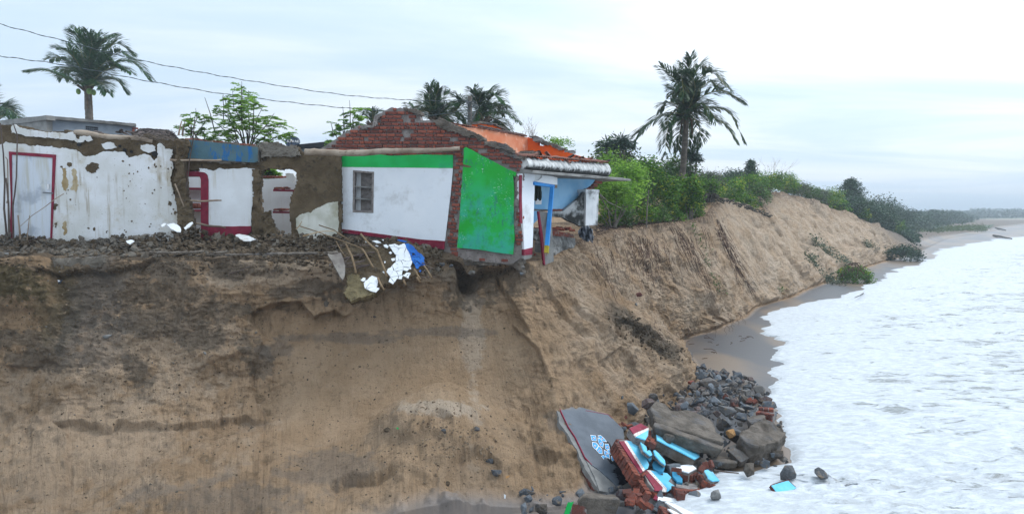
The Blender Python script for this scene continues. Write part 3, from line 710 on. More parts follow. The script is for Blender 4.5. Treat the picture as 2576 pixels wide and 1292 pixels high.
# ---------------- wall builders ----------------
class Pl:
    """vertical plane through two ground points; local coords: s along, z up, o towards the camera"""
    def __init__(s, a, b):      # a, b = (u, v, depth)
        p, q = P(*a), P(*b); s.p = Vector((p.x, p.y, 0)); d = Vector((q.x - p.x, q.y - p.y, 0)); s.h = d.normalized()
        n = Vector((s.h.y, -s.h.x, 0)); s.n = n if n.dot(-s.p) > 0 else -n
    def at(s, u, v, o=0):
        d = ray(u, v); q = s.p + s.n * o; t = q.dot(s.n) / d.dot(s.n); return d * t
    def l(s, u, v, o=0):
        w = s.at(u, v, o); return ((w - s.p).dot(s.h), w.z)
    def w(s, a, z, o=0): return s.p + s.h * a + s.n * o + Vector((0, 0, z))
def jag(poly, amp, step=.05, seed=0, skip=()):
    out = []; n = len(poly)
    for i in range(n):
        a, b = Vector(poly[i]), Vector(poly[(i + 1) % n]); L = (b - a).length
        k = max(1, int(L / step)); nrm_ = Vector((-(b - a).y, (b - a).x)) / max(L, 1e-6)
        for j in range(k):
            t = j / k; p = a.lerp(b, t)
            if i not in skip:
                e = float(fbm(np.array([p.x * 6.1 + seed]), np.array([p.y * 6.1]), None, 3, seed)[0]) * 2.2 + random.uniform(-.5, .5)
                p = p + nrm_ * e * amp + Vector((random.uniform(-.3, .3), random.uniform(-.3, .3))) * amp
            out.append((p.x, p.y))
    return out
def plate(pl, px, th, off, name, mat, parent, amp=0., holes=(), seed=None, skip=(), local=False, step=.05):
    """prism of an outline on a plane: front face at off, thickness th going back"""
    seed = len(name) + int(px[0][0]) if seed is None else seed
    polys = [px] + list(holes)
    L = [[(p if local else pl.l(p[0], p[1], off)) for p in q] for q in polys]
    L = [jag(q, amp, step, seed + i, skip if i == 0 else ()) if amp else [tuple(x) for x in q] for i, q in enumerate(L)]
    V3 = [[Vector((a, z, 0)) for a, z in q] for q in L]
    tris = tessellate_polygon(V3); flat = [p for q in L for p in q]; n = len(flat)
    V = [pl.w(a, z, off) for a, z in flat] + [pl.w(a, z, off - th) for a, z in flat]
    Fc = []
    for t in tris:
        a, b, c = [Vector(flat[i]) for i in t]
        t = tuple(t) if (b - a).cross(c - a) * (1 if pl.h.cross(Vector((0, 0, 1))).dot(pl.n) > 0 else -1) > 0 else tuple(t)[::-1]
        Fc.append(t); Fc.append(tuple(i + n for i in t[::-1]))
    b0 = 0
    for q in L:
        k = len(q)
        for i in range(k): Fc.append((b0 + i, b0 + (i + 1) % k, b0 + (i + 1) % k + n, b0 + i + n))
        b0 += k
    me = mesh(name, V, Fc); bm = bmesh.new(); bm.from_mesh(me); bmesh.ops.recalc_face_normals(bm, faces=bm.faces); bm.to_mesh(me); bm.free()
    return link(name, me, mat, parent)
def inpoly(px, py, poly):
    r = np.zeros(px.shape, bool); n = len(poly)
    for i in range(n):
        x1, y1 = poly[i]; x2, y2 = poly[(i + 1) % n]
        if y1 == y2: continue
        c = ((y1 > py) != (y2 > py)) & (px < (x2 - x1) * (py - y1) / (y2 - y1) + x1); r ^= c
    return r
def mudwall(pl, px, th, off, name, mat, parent, holes=(), cell=.032, amp=.022, wob=.03, seed=3, fl=4.5):
    """rough earthen wall: a lumpy solid grid cut to the outline"""
    L = [pl.l(p[0], p[1], off) for p in px]; H = [[pl.l(p[0], p[1], off) for p in h] for h in holes]
    a0, a1 = min(p[0] for p in L), max(p[0] for p in L); z0, z1 = min(p[1] for p in L), max(p[1] for p in L)
    na, nz = int((a1 - a0) / cell) + 3, int((z1 - z0) / cell) + 3
    A_, Z_ = np.meshgrid(a0 - cell + np.arange(na) * cell, z0 - cell + np.arange(nz) * cell, indexing='ij')
    qa = A_ + fbm(A_ * 5, Z_ * 5, None, 4, seed) * wob * 1.6; qz = Z_ + fbm(A_ * 5 + 9, Z_ * 5, None, 4, seed + 1) * wob * 1.6
    ca, cz = qa[:-1, :-1], qz[:-1, :-1]
    mk = inpoly(ca, cz, L)
    for h in H: mk &= ~inpoly(ca, cz, h)
    Aj = A_ + np.random.uniform(-.3, .3, A_.shape) * cell; Zj = Z_ + np.random.uniform(-.3, .3, A_.shape) * cell
    hgt = fbm(A_ * fl, Z_ * fl, None, 5, seed + 2) * amp * 2 + np.maximum(fbm(A_ * 13, Z_ * 13, None, 3, seed + 5), .1) * amp * .8
    vid = {}; V = []; Fc = []; k = off
    def vtx(i, j, s_):
        key = (i, j, s_)
        if key not in vid:
            vid[key] = len(V); o = off + hgt[i, j] if s_ == 0 else off - th - hgt[j % na, i % nz] * .5 if False else (off + hgt[i, j] if s_ == 0 else off - th)
            V.append(pl.w(Aj[i, j], Zj[i, j], o))
        return vid[key]
    for i, j in zip(*np.nonzero(mk)):
        Fc.append((vtx(i, j, 0), vtx(i + 1, j, 0), vtx(i + 1, j + 1, 0), vtx(i, j + 1, 0)))
        Fc.append((vtx(i, j + 1, 1), vtx(i + 1, j + 1, 1), vtx(i + 1, j, 1), vtx(i, j, 1)))
        for di, dj, e in ((-1, 0, ((0, 1), (0, 0))), (1, 0, ((1, 0), (1, 1))), (0, -1, ((0, 0), (1, 0))), (0, 1, ((1, 1), (0, 1)))):
            x, y = i + di, j + dj
            if x < 0 or y < 0 or x >= mk.shape[0] or y >= mk.shape[1] or not mk[x, y]:
                (p1, p2), (q1, q2) = e
                Fc.append((vtx(i + p1, j + p2, 0), vtx(i + p1, j + p2, 1), vtx(i + q1, j + q2, 1), vtx(i + q1, j + q2, 0)))
    return link(name, mesh(name, V, Fc, False), mat, parent)
# shared brick meshes
def brick_mesh(seed, bev=.006):
    rnd = random.Random(seed); V = []; bm = bmesh.new(); bmesh.ops.create_cube(bm, size=1)
    for v in bm.verts: v.co.x += rnd.uniform(-.03, .03); v.co.y += rnd.uniform(-.04, .04); v.co.z += rnd.uniform(-.07, .07)
    bmesh.ops.bevel(bm, geom=list(bm.edges), offset=.055, segments=1, affect='EDGES')
    me = bpy.data.meshes.new('brick'); bm.to_mesh(me); bm.free(); return me
BRK = [brick_mesh(i) for i in range(7)]
for m_ in BRK: m_.materials.append(M['brick'])
BRKW = [m_.copy() for m_ in BRK]
for m_ in BRKW: m_.materials.clear(); m_.materials.append(M['brickwet'])
def wloc(o):
    w = Vector((0, 0, 0)); q = o
    while q is not None: w += q.location; q = q.parent
    return w
class Bricks:
    def __init__(s, parent, limit=300, lib=BRK): s.parent = parent; s.n = 0; s.limit = limit; s.lib = lib; s.rest = MB()
    def put(s, c, size, M3):
        s.n += 1
        if s.n > s.limit: s.rest.box(c, size, M3, jit=.004); return
        o = bpy.data.objects.new('brick', random.choice(s.lib)); COL.objects.link(o); o.parent = s.parent
        o.location = Vector(c) - wloc(s.parent); o.rotation_mode = 'QUATERNION'; o.rotation_quaternion = M3.to_quaternion(); o.scale = size
    def fill(s, pl, px, off, course=.091, tilt=0., depth=.10, edge=.0, prob=.97, head=.4, local=None):
        L = [pl.l(p[0], p[1], off) for p in px] if local is None else local
        ct, st_ = math.cos(tilt), math.sin(tilt)
        Lr = [(a * ct - z * st_, a * st_ + z * ct) for a, z in L]
        a0, a1 = min(p[0] for p in Lr), max(p[0] for p in Lr); z0, z1 = min(p[1] for p in Lr), max(p[1] for p in Lr)
        z = z0 + course / 2; row = 0
        while z < z1:
            a = a0 - random.uniform(0, .2)
            while a < a1:
                w = random.uniform(.17, .225) if random.random() > head else random.uniform(.085, .12)
                ca = a + w / 2
                ok = inpoly(np.array([ca, ca - w * .33, ca + w * .33]), np.array([z, z, z]), Lr).all()
                if ok and random.random() < prob:
                    aa, zz = ca * ct + z * st_, -ca * st_ + z * ct
                    o = off + random.uniform(-.012, .010)
                    Rm = Matrix((pl.h, pl.n, Vector((0, 0, 1)))).transposed() @ Matrix.Rotation(tilt + random.uniform(-.02, .02), 3, 'Y') @ Matrix.Rotation(random.uniform(-.04, .04), 3, 'Z')
                    s.put(pl.w(aa, zz, o - depth / 2), (w - random.uniform(.014, .026), depth, course - random.uniform(.019, .028)), Rm)
                a += w
            z += course; row += 1
    def done(s, mat=None):
        if s.rest.v:
            o = s.rest.build('brick_courses', mat or M['brick'], s.parent); o['kind'] = 'stuff'

# ---------------- ruined mud house (left) ----------------
LW = Pl((0, 400, 16.0), (857, 400, 16.9))
mh = thing('ruined_mud_house', 'long roofless whitewashed mud house split open along the cliff ledge, with a red framed door', 'ruined house', P(300, 600, 16.2))
wallL = [(-260,318),(0,316),(31,315),(68,325),(116,332),(167,330),(191,333),(238,337),(290,347),(341,350),(361,338),(375,340),(395,350),(420,352),(446,352),(462,358),(458,392),(449,410),(446,440),(452,470),(462,520),(470,560),(478,640),(-260,640)]
mudwall(LW, wallL, .32, 0, 'mud_wall', M['mud'], mh, seed=11)
wl = plate(LW, [(-260,360),(-10,372),(12,362),(14,358),(35,362),(62,363),(72,368),(100,368),(139,372),(160,374),(190,376),(200,384),(206,392),(214,394),(228,395),(240,392),(250,385),(272,381),(292,381),(312,384),(322,398),(338,392),(352,388),(364,387),(380,392),(386,404),(394,396),(396,376),(398,362),(405,364),(414,374),(436,376),(433,388),(427,398),(436,422),(430,440),(427,456),(434,473),(443,510),(455,541),(453,555),(455,640),(-260,640)],
      .035, .06, 'whitewashed_plaster', M['white_old'], mh, amp=.02, skip=(40, 41), step=.03)
plate(LW, [(30,320),(33,314),(48,322),(72,326),(88,328),(116,334),(150,333),(165,336),(180,333),(187,340),(192,349),(200,350),(202,342),(214,341),(228,340),(233,352),(222,357),(214,351),(206,358),(196,359),(186,354),(170,352),(150,351),(120,347),(84,342),(60,340),(40,337),(27,334)],
      .03, .055, 'whitewashed_plaster', M['white_old'], mh, amp=.018, step=.03)
plate(LW, [(254,361),(270,358),(284,361),(294,370),(282,375),(268,376),(258,371)], .03, .055, 'whitewashed_plaster', M['white_old'], mh, amp=.018, step=.03)
plate(LW, [(354,366),(372,363),(390,368),(391,379),(378,384),(362,380),(353,374)], .03, .055, 'whitewashed_plaster', M['white_old'], mh, amp=.018, step=.03)
# patches of mud where plaster has dropped
for q in ([(219,413),(231,408),(247,414),(250,424),(240,432),(230,437),(220,430),(215,424)], [(170,410),(180,411),(178,419),(170,417)], [(424,507),(431,508),(429,517),(423,515)], [(439,530),(445,534),(441,541),(436,538)], [(134,512),(143,508),(146,516),(139,527),(134,522)], [(138,560),(144,558),(142,575),(137,572)], [(265,581),(271,579),(269,586)]):
    plate(LW, q, .02, .068, 'bare_mud_patch', M['mud'], mh, amp=.022, step=.025)
rs_ = random.Random(3)
for k in range(46):
    u = rs_.choice((rs_.uniform(150, 440), rs_.uniform(300, 445))); v = rs_.uniform(400, 585); r_ = rs_.uniform(.008, .026) * (1.4 if v < 420 or v > 560 else 1)
    c = LW.l(u, v); plate(LW, [(c[0] + r_ * rs_.uniform(.5, 1.4) * math.cos(q * 1.05), c[1] + r_ * rs_.uniform(.5, 1.4) * math.sin(q * 1.05)) for q in range(6)], .01, .0635, 'bare_mud_patch', M['mud'], mh, amp=.004, local=True, seed=k)
M['rust'] = surf('rusty_limewash_stain', (.30, .215, .10), (.50, .42, .28), sc=3, bump=.4, bdist=.01, streak=(.22, .15, .06), streak_amt=.9, speck=(.66, .66, .62), speck_amt=.7)
for q in ([(157,424),(166,419),(171,440),(170,470),(166,481),(158,478),(156,450)], [(183,424),(190,430),(195,445),(196,470),(193,482),(186,474),(180,478),(184,450)], [(160,560),(166,556),(167,585),(161,592)]): plate(LW, q, .01, .0632, 'rusty_stain', M['rust'], mh, amp=.022, step=.025)
# holes left by beams, their shade painted as dark discs on the plaster
for (u, v, r_) in ((392, 388, 8), (316, 378, 5), (304, 368, 4), (202, 364, 5), (447, 350, 5), (333, 382, 4)):
    c = LW.l(u, v); rr = r_ / F * 16
    plate(LW, [(c[0] + rr * math.cos(k * .9), c[1] + rr * math.sin(k * .9)) for k in range(7)], .02, .062, 'beam_hole', M['hole_shade'], mh, amp=.004, local=True)
# door with frame
plate(LW, [(22,381),(140,389),(129,620),(23,620),(27,500)], .05, .085, 'door_frame', M['maroon'], mh, holes=[[(29,389),(132,397),(126,600),(31,600)]], amp=.0)
dr = plate(LW, [(29,389),(132,397),(126,600),(31,600)], .03, .066, 'door', M['door'], mh, amp=0)
mb = MB(); mb.tube([LW.at(108,484,.10), LW.at(133,486,.10)], .014, 6); mb.build('door_bolt', M['iron'], dr)
mb = MB(); mb.tube([LW.at(121,463,.09), LW.at(121,476,.09)], .02, 6); mb.build('door_handle', M['plainwhite'], dr)
# middle wall with red arched doorway
MW = Pl((440, 400, 16.6), (760, 400, 16.95))
arch = [(444,431),(500,431),(512,433),(521,441),(524,452),(524,640),(444,640)]
midm = [(440,352),(470,352),(560,360),(649,370),(660,361),(684,360),(721,368),(745,368),(755,385),(786,388),(857,388),(857,640),(440,640)]
hole = [(651,430),(670,427),(690,426),(731,427),(744,436),(748,455),(741,475),(731,500),(727,530),(733,600),(690,600),(684,580),(670,555),(655,540),(650,518)]
mudwall(MW, midm, .34, 0, 'mud_wall', M['mud'], mh, holes=[arch, hole], seed=21, cell=.03)
mudwall(MW, [(440,352),(470,352),(560,360),(648,370),(648,410),(600,412),(520,410),(470,402),(440,404)], .2, .10, 'clay_lintel', M['mudgrey'], mh, seed=25, amp=.012)
plate(MW, [(461,351),(500,354),(560,361),(648,371),(648,405),(640,409),(628,409),(600,406),(560,404),(520,401),(462,396),(459,370)], .03, .15, 'blue_plaster_band', M['blueband'], mh, amp=.006)
plate(MW, [(500,423),(520,424),(527,427),(536,431),(545,428),(552,423),(565,426),(600,424),(620,422),(641,425),(639,450),(637,490),(633,530),(631,568),(524,570),(524,452),(521,441),(512,432),(503,430)], .03, .045, 'whitewashed_plaster', M['white_mid'], mh, amp=.012, step=.03)
plate(MW, [(524,570),(631,568),(632,582),(622,590),(600,594),(560,600),(524,620)], .05, .065, 'red_skirting', M['maroon'], mh, amp=.006)
plate(MW, arch, .36, .07, 'red_door_frame', M['maroon'], mh, holes=[[(450,443),(500,443),(503,446),(505,452),(505,660),(450,660)]][:1] and [[(447,443),(500,443),(503,446),(505,452),(505,636),(447,636)]])
# broken mud end of the left wall, coming forward
mudwall(Pl((430, 400, 16.25), (480, 400, 16.35)), [(436,352),(462,350),(476,362),(470,392),(462,404),(464,440),(468,470),(474,520),(484,560),(496,600),(440,600),(446,540),(438,490),(436,455),(442,430),(440,400),(446,380)], .30, 0, 'broken_wall_end', M['mud'], mh, seed=31, amp=.05, fl=6)
# mud pier between doorway wall and hole, dirty plaster foot and fibrous wall right
mudwall(MW, [(633,425),(650,424),(652,470),(650,520),(662,540),(668,600),(628,600),(632,560),(636,500)], .1, .08, 'mud_pier', M['mud'], mh, seed=35, amp=.03, fl=7)
mudwall(MW, [(663,535),(674,530),(684,552),(700,590),(664,592)], .16, .12, 'mud_lump', M['mud'], mh, seed=37, amp=.05, fl=7)
mudwall(MW, [(650,366),(661,360),(684,360),(721,366),(745,368),(753,392),(700,396),(652,400)], .1, .08, 'eroded_wall_top', M['mudgrey'], mh, seed=38, amp=.04, fl=7)
plate(MW, [(743,547),(758,540),(776,533),(780,536),(803,521),(820,513),(851,506),(851,600),(756,600),(746,570)], .03, .045, 'dirty_plaster', M['white_dirty'], mh, amp=.014, step=.03)
# inner rooms seen through the openings
BW = Pl((440, 400, 19.3), (760, 400, 19.6))
plate(BW, [(440,440),(505,440),(505,473),(440,471)], .2, 0, 'inner_wall', M['white_mid'], mh)
plate(BW, [(440,475),(520,475),(520,640),(440,640)], .1, -.45, 'niche_back', M['white_new'], mh)
for v0 in (471, 526):
    sh = plate(BW, [(440,v0),(506,v0 + 1),(506,v0 + 6),(440,v0 + 5)], .45, .02, 'red_shelf', M['maroon'], mh)
br = Bricks(mh, 300)
for (u, v) in ((482,523),(489,521),(497,523),(476,524),(493,517),(500,520)):
    br.put(BW.at(u, v - 2, -.1), (.2, .1, .08), Matrix.Rotation(random.uniform(-1, 1), 3, 'Z'))
RW = Pl((640, 400, 19.0), (760, 400, 19.1))
plate(RW, [(640,446),(652,448),(665,450),(700,449),(720,447),(740,440),(752,440),(752,640),(640,640)], .2, 0, 'inner_wall', M['white_mid'], mh, amp=.006)
br.fill(RW, [(640,441),(700,440),(738,440),(738,448),(640,449)], -.01, prob=1)
for v0, a in ((476, 687), (531, 686)):
    plate(RW, [(a,v0),(740,v0 + 1),(740,v0 + 6),(a,v0 + 5)], .06, .38, 'red_shelf', M['maroon'], mh)
    for k in range(9):
        br.put(RW.at(a + 6 + k * 4, v0 - 2 - random.random() * 3, .3), (random.uniform(.05, .14), .07, .05), Matrix.Rotation(random.uniform(-1, 1), 3, 'Z') @ Matrix.Rotation(random.uniform(-.3, .3), 3, 'X'))
# rough brick course and crumbs on top of the middle wall
for k in range(34):
    u = random.uniform(470, 645); v = 352 + (u - 470) * .1
    br.put(MW.at(u, v - 1, random.uniform(-.25, .05)), (random.uniform(.06, .18), .09, random.uniform(.04, .07)), Matrix.Rotation(random.uniform(-1.5, 1.5), 3, 'Z') @ Matrix.Rotation(random.uniform(-.3, .3), 3, 'X'))
br.done()
# reed stuck in the wall
plate(RW, [(718,436),(738,436),(744,446),(738,458),(722,452)], .1, .3, 'broken_plaster_lump', M['white_old'], mh, amp=.01)

# poles lying in the ruin
def pole(name, label, cat, pts, rad, mat, group=None, n=7, knots=True):
    pp = []
    for a, b in zip(pts[:-1], pts[1:]):
        k = max(2, int((Vector(b) - Vector(a)).length / .12))
        for i in range(k): pp.append(Vector(a).lerp(Vector(b), i / k))
    pp.append(Vector(pts[-1])); L = len(pp)
    r0, r1 = (rad if isinstance(rad, tuple) else (rad, rad * .75))
    rr = []
    ph = random.uniform(0, 9)
    for i, p in enumerate(pp):
        t = i / (L - 1); r = r0 + (r1 - r0) * t; w = math.sin(ph + t * 9) * r * .35
        pp[i] = p + Vector((random.uniform(-.12, .12) * r + w * .3, random.uniform(-.1, .1) * r, w + random.uniform(-.12, .12) * r)); rr.append(r * random.uniform(.9, 1.1))
    mb = MB(); mb.tube(pp, rr, n); base = min(pp, key=lambda p: p.z).copy()
    r_ = mb.build(name, mat, None, True)
    for v in r_.data.vertices: v.co -= base
    r_.location = base
    tag(r_, label, cat, group); return r_
FH = Pl((700, 400, 17.0), (1200, 400, 16.8))
pole('log_beam', 'long peeled grey log lying across the foot of the brick gable', 'log', [FH.at(767,384,.32), FH.at(830,381,.30), FH.at(930,384,.28), FH.at(1040,380,.26), FH.at(1157,372,.22)], (.085, .05), M['log'], n=10)
pole('wooden_pole', 'short bleached pole sticking out under the faded blue band', 'pole', [MW.at(428,402,.35), MW.at(500,404,.30), MW.at(558,402,.25)], (.028, .024), M['stick'])
pole('wooden_pole', 'thin grey pole laid level across the red arched doorway', 'pole', [MW.at(447,505,.30), MW.at(500,505,.28), MW.at(557,504,.22)], (.028, .020), M['stick'])
pole('wooden_pole', 'crooked pale stick on the rubble before the red skirting', 'pole', [MW.at(492,562,.5), MW.at(525,567,.45), MW.at(568,572,.4)], (.03, .02), M['stick'])
pole('log_beam', 'bark-free log laid along the top of the left mud wall', 'log', [LW.at(188,336,.0), LW.at(230,338,0), LW.at(280,343,-.05), LW.at(385,355,0)], (.07, .055), M['log'], n=9)
pole('wooden_stake', 'slanting brown stick leaning in the broken end of the left wall', 'stake', [MW.at(440,461,.45), MW.at(455,500,.4), MW.at(468,530,.35)], (.018, .012), M['stick'])
# ---------------- broken brick house (centre) ----------------
bh = thing('broken_brick_house', 'broken brick gable house with green and white room walls hanging over the cliff edge', 'house', P(1050, 640, 17.2))
FH = Pl((857, 400, 17.35), (1322, 400, 16.55))
gable = [(806,375),(836,355),(867,334),(891,321),(901,314),(935,316),(940,293),(959,285),(973,276),(986,269),(997,273),(1007,270),(1030,277),(1054,286),(1058,304),(1080,302),(1101,303),(1120,310),(1141,318),(1180,334),(1216,352),(1223,358),(1264,366),(1280,374),(1291,386),(1319,396),(1322,425),(1312,440),(1312,648),(1290,664),(1240,660),(1180,655),(1140,652),(1117,640),(1117,628),(857,600),(857,395),(815,392)]
plate(FH, gable, .22, -.02, 'mortar_core', M['mortar'], bh, amp=.008, holes=[[(891,431),(938,435),(936,532),(889,530)]])
br = Bricks(bh, 300)
tl = R(1.2)
br.fill(FH, [(812,376),(836,357),(867,337),(891,324),(903,317),(937,319),(942,297),(959,289),(974,279),(986,273),(1007,273),(1054,289),(1058,308),(1101,306),(1141,322),(1216,356),(1262,369),(1288,388),(1317,400),(1319,424),(1300,432),(1170,372),(1168,392),(857,392),(815,392)], .02, tilt=tl, prob=.97)
br.fill(FH, [(1141,392),(1167,392),(1165,440),(1158,520),(1150,640),(1119,640),(1124,560),(1132,480)], .02, tilt=tl, head=.6)
br.fill(FH, [(1300,440),(1314,440),(1315,520),(1316,560),(1318,585),(1316,645),(1294,645),(1296,560),(1298,500)], .02, tilt=tl, head=.7, prob=.75)
br.fill(FH, [(1112,640),(1160,640),(1156,655),(1124,652)], .02, tilt=tl, head=.6, prob=.9)
br.fill(FH, [(1165,641),(1295,648),(1292,660),(1200,654)], -.02, tilt=tl, head=.6, prob=.7)
br.done()
# painted room walls
nic = [(891,431),(938,435),(936,532),(889,530)]
plate(FH, [(857,420),(950,421),(1139,423),(1134,480),(1126,550),(1119,606),(1060,602),(1000,594),(940,586),(880,578),(851,575),(853,500)], .03, .055, 'white_room_wall', M['white_new'], bh, holes=[nic], amp=.0018)
plate(FH, [(858,388),(900,386),(960,389),(985,392),(1010,391),(1060,389),(1139,390),(1139,423),(950,421),(857,420)], .03, .058, 'green_band', M['green'], bh, amp=.002)
plate(FH, [(851,575),(880,578),(940,586),(1000,594),(1060,602),(1119,606),(1117,627),(1095,624),(1040,613),(980,600),(900,590),(852,584)], .035, .06, 'maroon_skirting', M['maroon'], bh, amp=.002)
# shelf niche cut into the white wall
plate(FH, [(888,428),(941,432),(939,536),(887,534)], .03, .062, 'niche_surround', M['mortar'], bh, holes=[[(893,433),(936,436),(934,530),(891,528)]], amp=.0025, step=.03)
NB = Pl((857, 400, 17.35), (1322, 400, 16.55))
plate(NB, [(886,424),(950,424),(950,540),(886,540)], .02, -.17, 'niche_back', M['mortar'], bh)
plate(NB, [(886,430),(908,431),(907,535),(886,535)], .01, -.16, 'niche_side', M['white_mid'], bh)
for v0 in (467, 497):
    plate(FH, [(890,v0),(939,v0 + 3),(939,v0 + 6.5),(890,v0 + 3.5)], .19, .045, 'niche_shelf', M['concrete'], bh, amp=.002)
# green side panel
plate(FH, [(1167,373),(1172,370),(1185,376),(1215,393),(1245,408),(1275,424),(1299,434),(1296,445),(1291,440),(1293,480),(1292,540),(1294,600),(1291,640),(1250,635),(1200,627),(1150,623),(1155,560),(1160,480),(1164,430),(1166,400)], .04, .065, 'worn_green_panel', M['greenworn'], bh, amp=.0035)
plate(FH, [(1165,412),(1183,418),(1186,421),(1178,421),(1165,419)], .02, .072, 'exposed_crack', M['mud'], bh, amp=.004)
# cement verge broken along the roof slope
VG = Pl((857, 400, 17.30), (1322, 400, 16.50))
for q in ([(1085,302),(1101,300),(1141,314),(1166,325),(1185,340),(1178,346),(1150,336),(1122,330),(1100,318)], [(1172,328),(1216,349),(1216,356),(1195,350),(1175,336)], [(1217,357),(1240,358),(1264,365),(1286,376),(1292,386),(1280,384),(1262,378),(1240,372),(1222,366)], [(1010,270),(1040,274),(1056,284),(1058,291),(1040,285),(1020,280)], [(1262,386),(1319,394),(1321,405),(1290,400),(1268,394)]):
    mudwall(VG, q, .34, .03, 'cement_verge', M['concrete_brown'], bh, seed=int(q[0][0]), amp=.03, cell=.03, fl=7)
mudwall(VG, [(900,322),(905,316),(935,316),(940,300),(950,292),(962,290),(948,300),(945,318),(925,324)], .1, .03, 'mortar_crust', M['mortar'], bh, seed=5, amp=.03, cell=.03, fl=7)
mudwall(FH, [(1293,436),(1316,438),(1314,470),(1306,520),(1300,570),(1298,600),(1290,560),(1293,500)], .1, .015, 'rough_mortar', M['mortar'], bh, seed=6, amp=.03, cell=.025, fl=9)
# footing under the house
mudwall(FH, [(1085,640),(1120,640),(1160,652),(1240,655),(1312,655),(1316,690),(1290,672),(1270,665),(1200,668),(1150,665),(1120,668),(1095,660)], .5, -.04, 'footing', M['concrete_brown'], bh, seed=8, amp=.06, cell=.035, fl=5)
# front wall turning towards the sea: white pier, lintel, blue door post
FR = Pl((1313, 400, 16.5), (1404, 400, 18.1))
plate(FR, [(1313,437),(1325,436),(1346,437),(1344,500),(1342,560),(1340,622),(1319,627),(1316,560),(1313,500)], .16, 0, 'white_pier', M['white_new'], bh, amp=.0015)
plate(FR, [(1319,627),(1340,622),(1339,640),(1319,642)], .17, .003, 'maroon_skirting', M['maroon'], bh)
plate(FR, [(1318,642),(1339,640),(1338,647),(1320,654),(1317,650)], .17, 0, 'cement_foot', M['concrete'], bh, amp=.004)
plate(FR, [(1308,440),(1313.5,440),(1313,500),(1314,562),(1309,560),(1308,500)], .03, .02, 'maroon_stripe', M['maroon'], bh, amp=.002)
plate(FR, [(1346,437),(1362,438),(1360,447),(1352,453),(1346,454)], .14, -.01, 'white_lintel', M['white_mid'], bh, amp=.002)
plate(FR, [(1346,455),(1355,453),(1363,447),(1364,440),(1390,443),(1402,447),(1402,465),(1372,461),(1346,456)], .14, .03, 'cracked_lintel', M['white_mid'], bh, amp=.003)
fr = plate(FR, [(1345,457),(1396,465),(1396,472),(1345,465)], .10, .045, 'blue_door_head', M['bluewood'], bh)
plate(FR, [(1396,464.5),(1402,465),(1402,473),(1396,473)], .09, .05, 'door_head_end', M['stick'], fr)
mb = MB()
def qbeam(a, b, w, d, axis=Vector((1, -.3, 0)).normalized()):
    z = (b - a).normalized(); x = (axis - z * axis.dot(z)).normalized(); y = z.cross(x)
    Rm = Matrix((x, y, z)).transposed(); return (a + b) / 2, (w, d, (b - a).length), Rm
a_, b_ = FR.at(1389,470,.06), FR.at(1376,618,.20)
c, s_, Rm = qbeam(a_, b_, .10, .085); mb.box(c, s_, Rm); post = mb.build('blue_door_post', M['bluewood'], bh)
mb = MB(); e_ = b_ + (b_ - a_).normalized() * .19; c, s_, Rm = qbeam(b_, e_, .103, .088); mb.box(c, s_, Rm); mb.build('yellow_foot', M['yellow'], post)
mb = MB(); c, s_, Rm = qbeam(e_, e_ + (e_ - b_).normalized() * .06, .05, .05); mb.box(c, s_, Rm); mb.build('post_tenon', M['stick'], post)
# blue room behind
BL = Pl((1330, 400, 18.6), (1500, 400, 20.6))
plate(BL, [(1330,442),(1402,447),(1497,452),(1492,460),(1485,467),(1468,478),(1461,491),(1448,504),(1440,510),(1428,518),(1417,526),(1390,527),(1330,525)], .10, 0, 'light_blue_wall', M['lightblue'], bh, amp=.003)
plate(BL, [(1330,442),(1520,452),(1500,466),(1480,474),(1466,492),(1455,506),(1436,522),(1424,531),(1330,531)], .14, -.11, 'mortar_core', M['mortar'], bh, amp=.006)
br2 = Bricks(bh, 300)
br2.n = 0
seq = [(1500,458,0),(1507,459,0),(1495,466,0),(1488,472,0),(1480,476,0),(1473,482,0),(1470,488,0),(1463,496,0),(1456,503,0),(1450,508,0),(1443,513,0),(1436,519,0),(1428,524,0),(1420,528,0),(1410,529,0),(1400,529,0),(1391,529,0)]
for u, v, _ in seq:
    br2.put(BL.at(u, v, -.02), (.20, .10, .075), Matrix((BL.h, BL.n, Vector((0, 0, 1)))).transposed())
# scorched, mould-streaked low wall and pillar
LWL = Pl((1390, 400, 19.2), (1476, 400, 19.9))
plate(LWL, [(1390,531),(1417,531),(1425,524),(1445,508),(1458,498),(1468,482),(1476,474),(1476,569),(1462,570),(1444,560),(1430,556),(1418,547),(1390,545)], .12, .02, 'mouldy_low_wall', M['mould_dark'], bh, amp=.004)
PLR = Pl((1474, 400, 19.85), (1507, 400, 20.2))
pil = plate(PLR, [(1475,484),(1506,485),(1504,566),(1473,568)], .42, .06, 'pillar', M['white_mould'], bh, amp=.0015)
plate(PLR, [(1473.5,476),(1508,477),(1508,485),(1473.5,484)], .44, .07, 'pillar_cap', M['white_mould'], pil, amp=.002)
# leaning door leaf with maroon edge
DL = Pl((1354, 400, 17.3), (1393, 400, 17.65))
dl = plate(DL, [(1356,531),(1376,533),(1388,560),(1391,610),(1393,657),(1371,666),(1366,600)], .05, .05, 'leaning_slab', M['concrete'], bh, amp=.003)
plate(DL, [(1354,531),(1357,531),(1367,600),(1372,667),(1368,664),(1362,600)], .06, .06, 'maroon_edge', M['maroon'], dl)
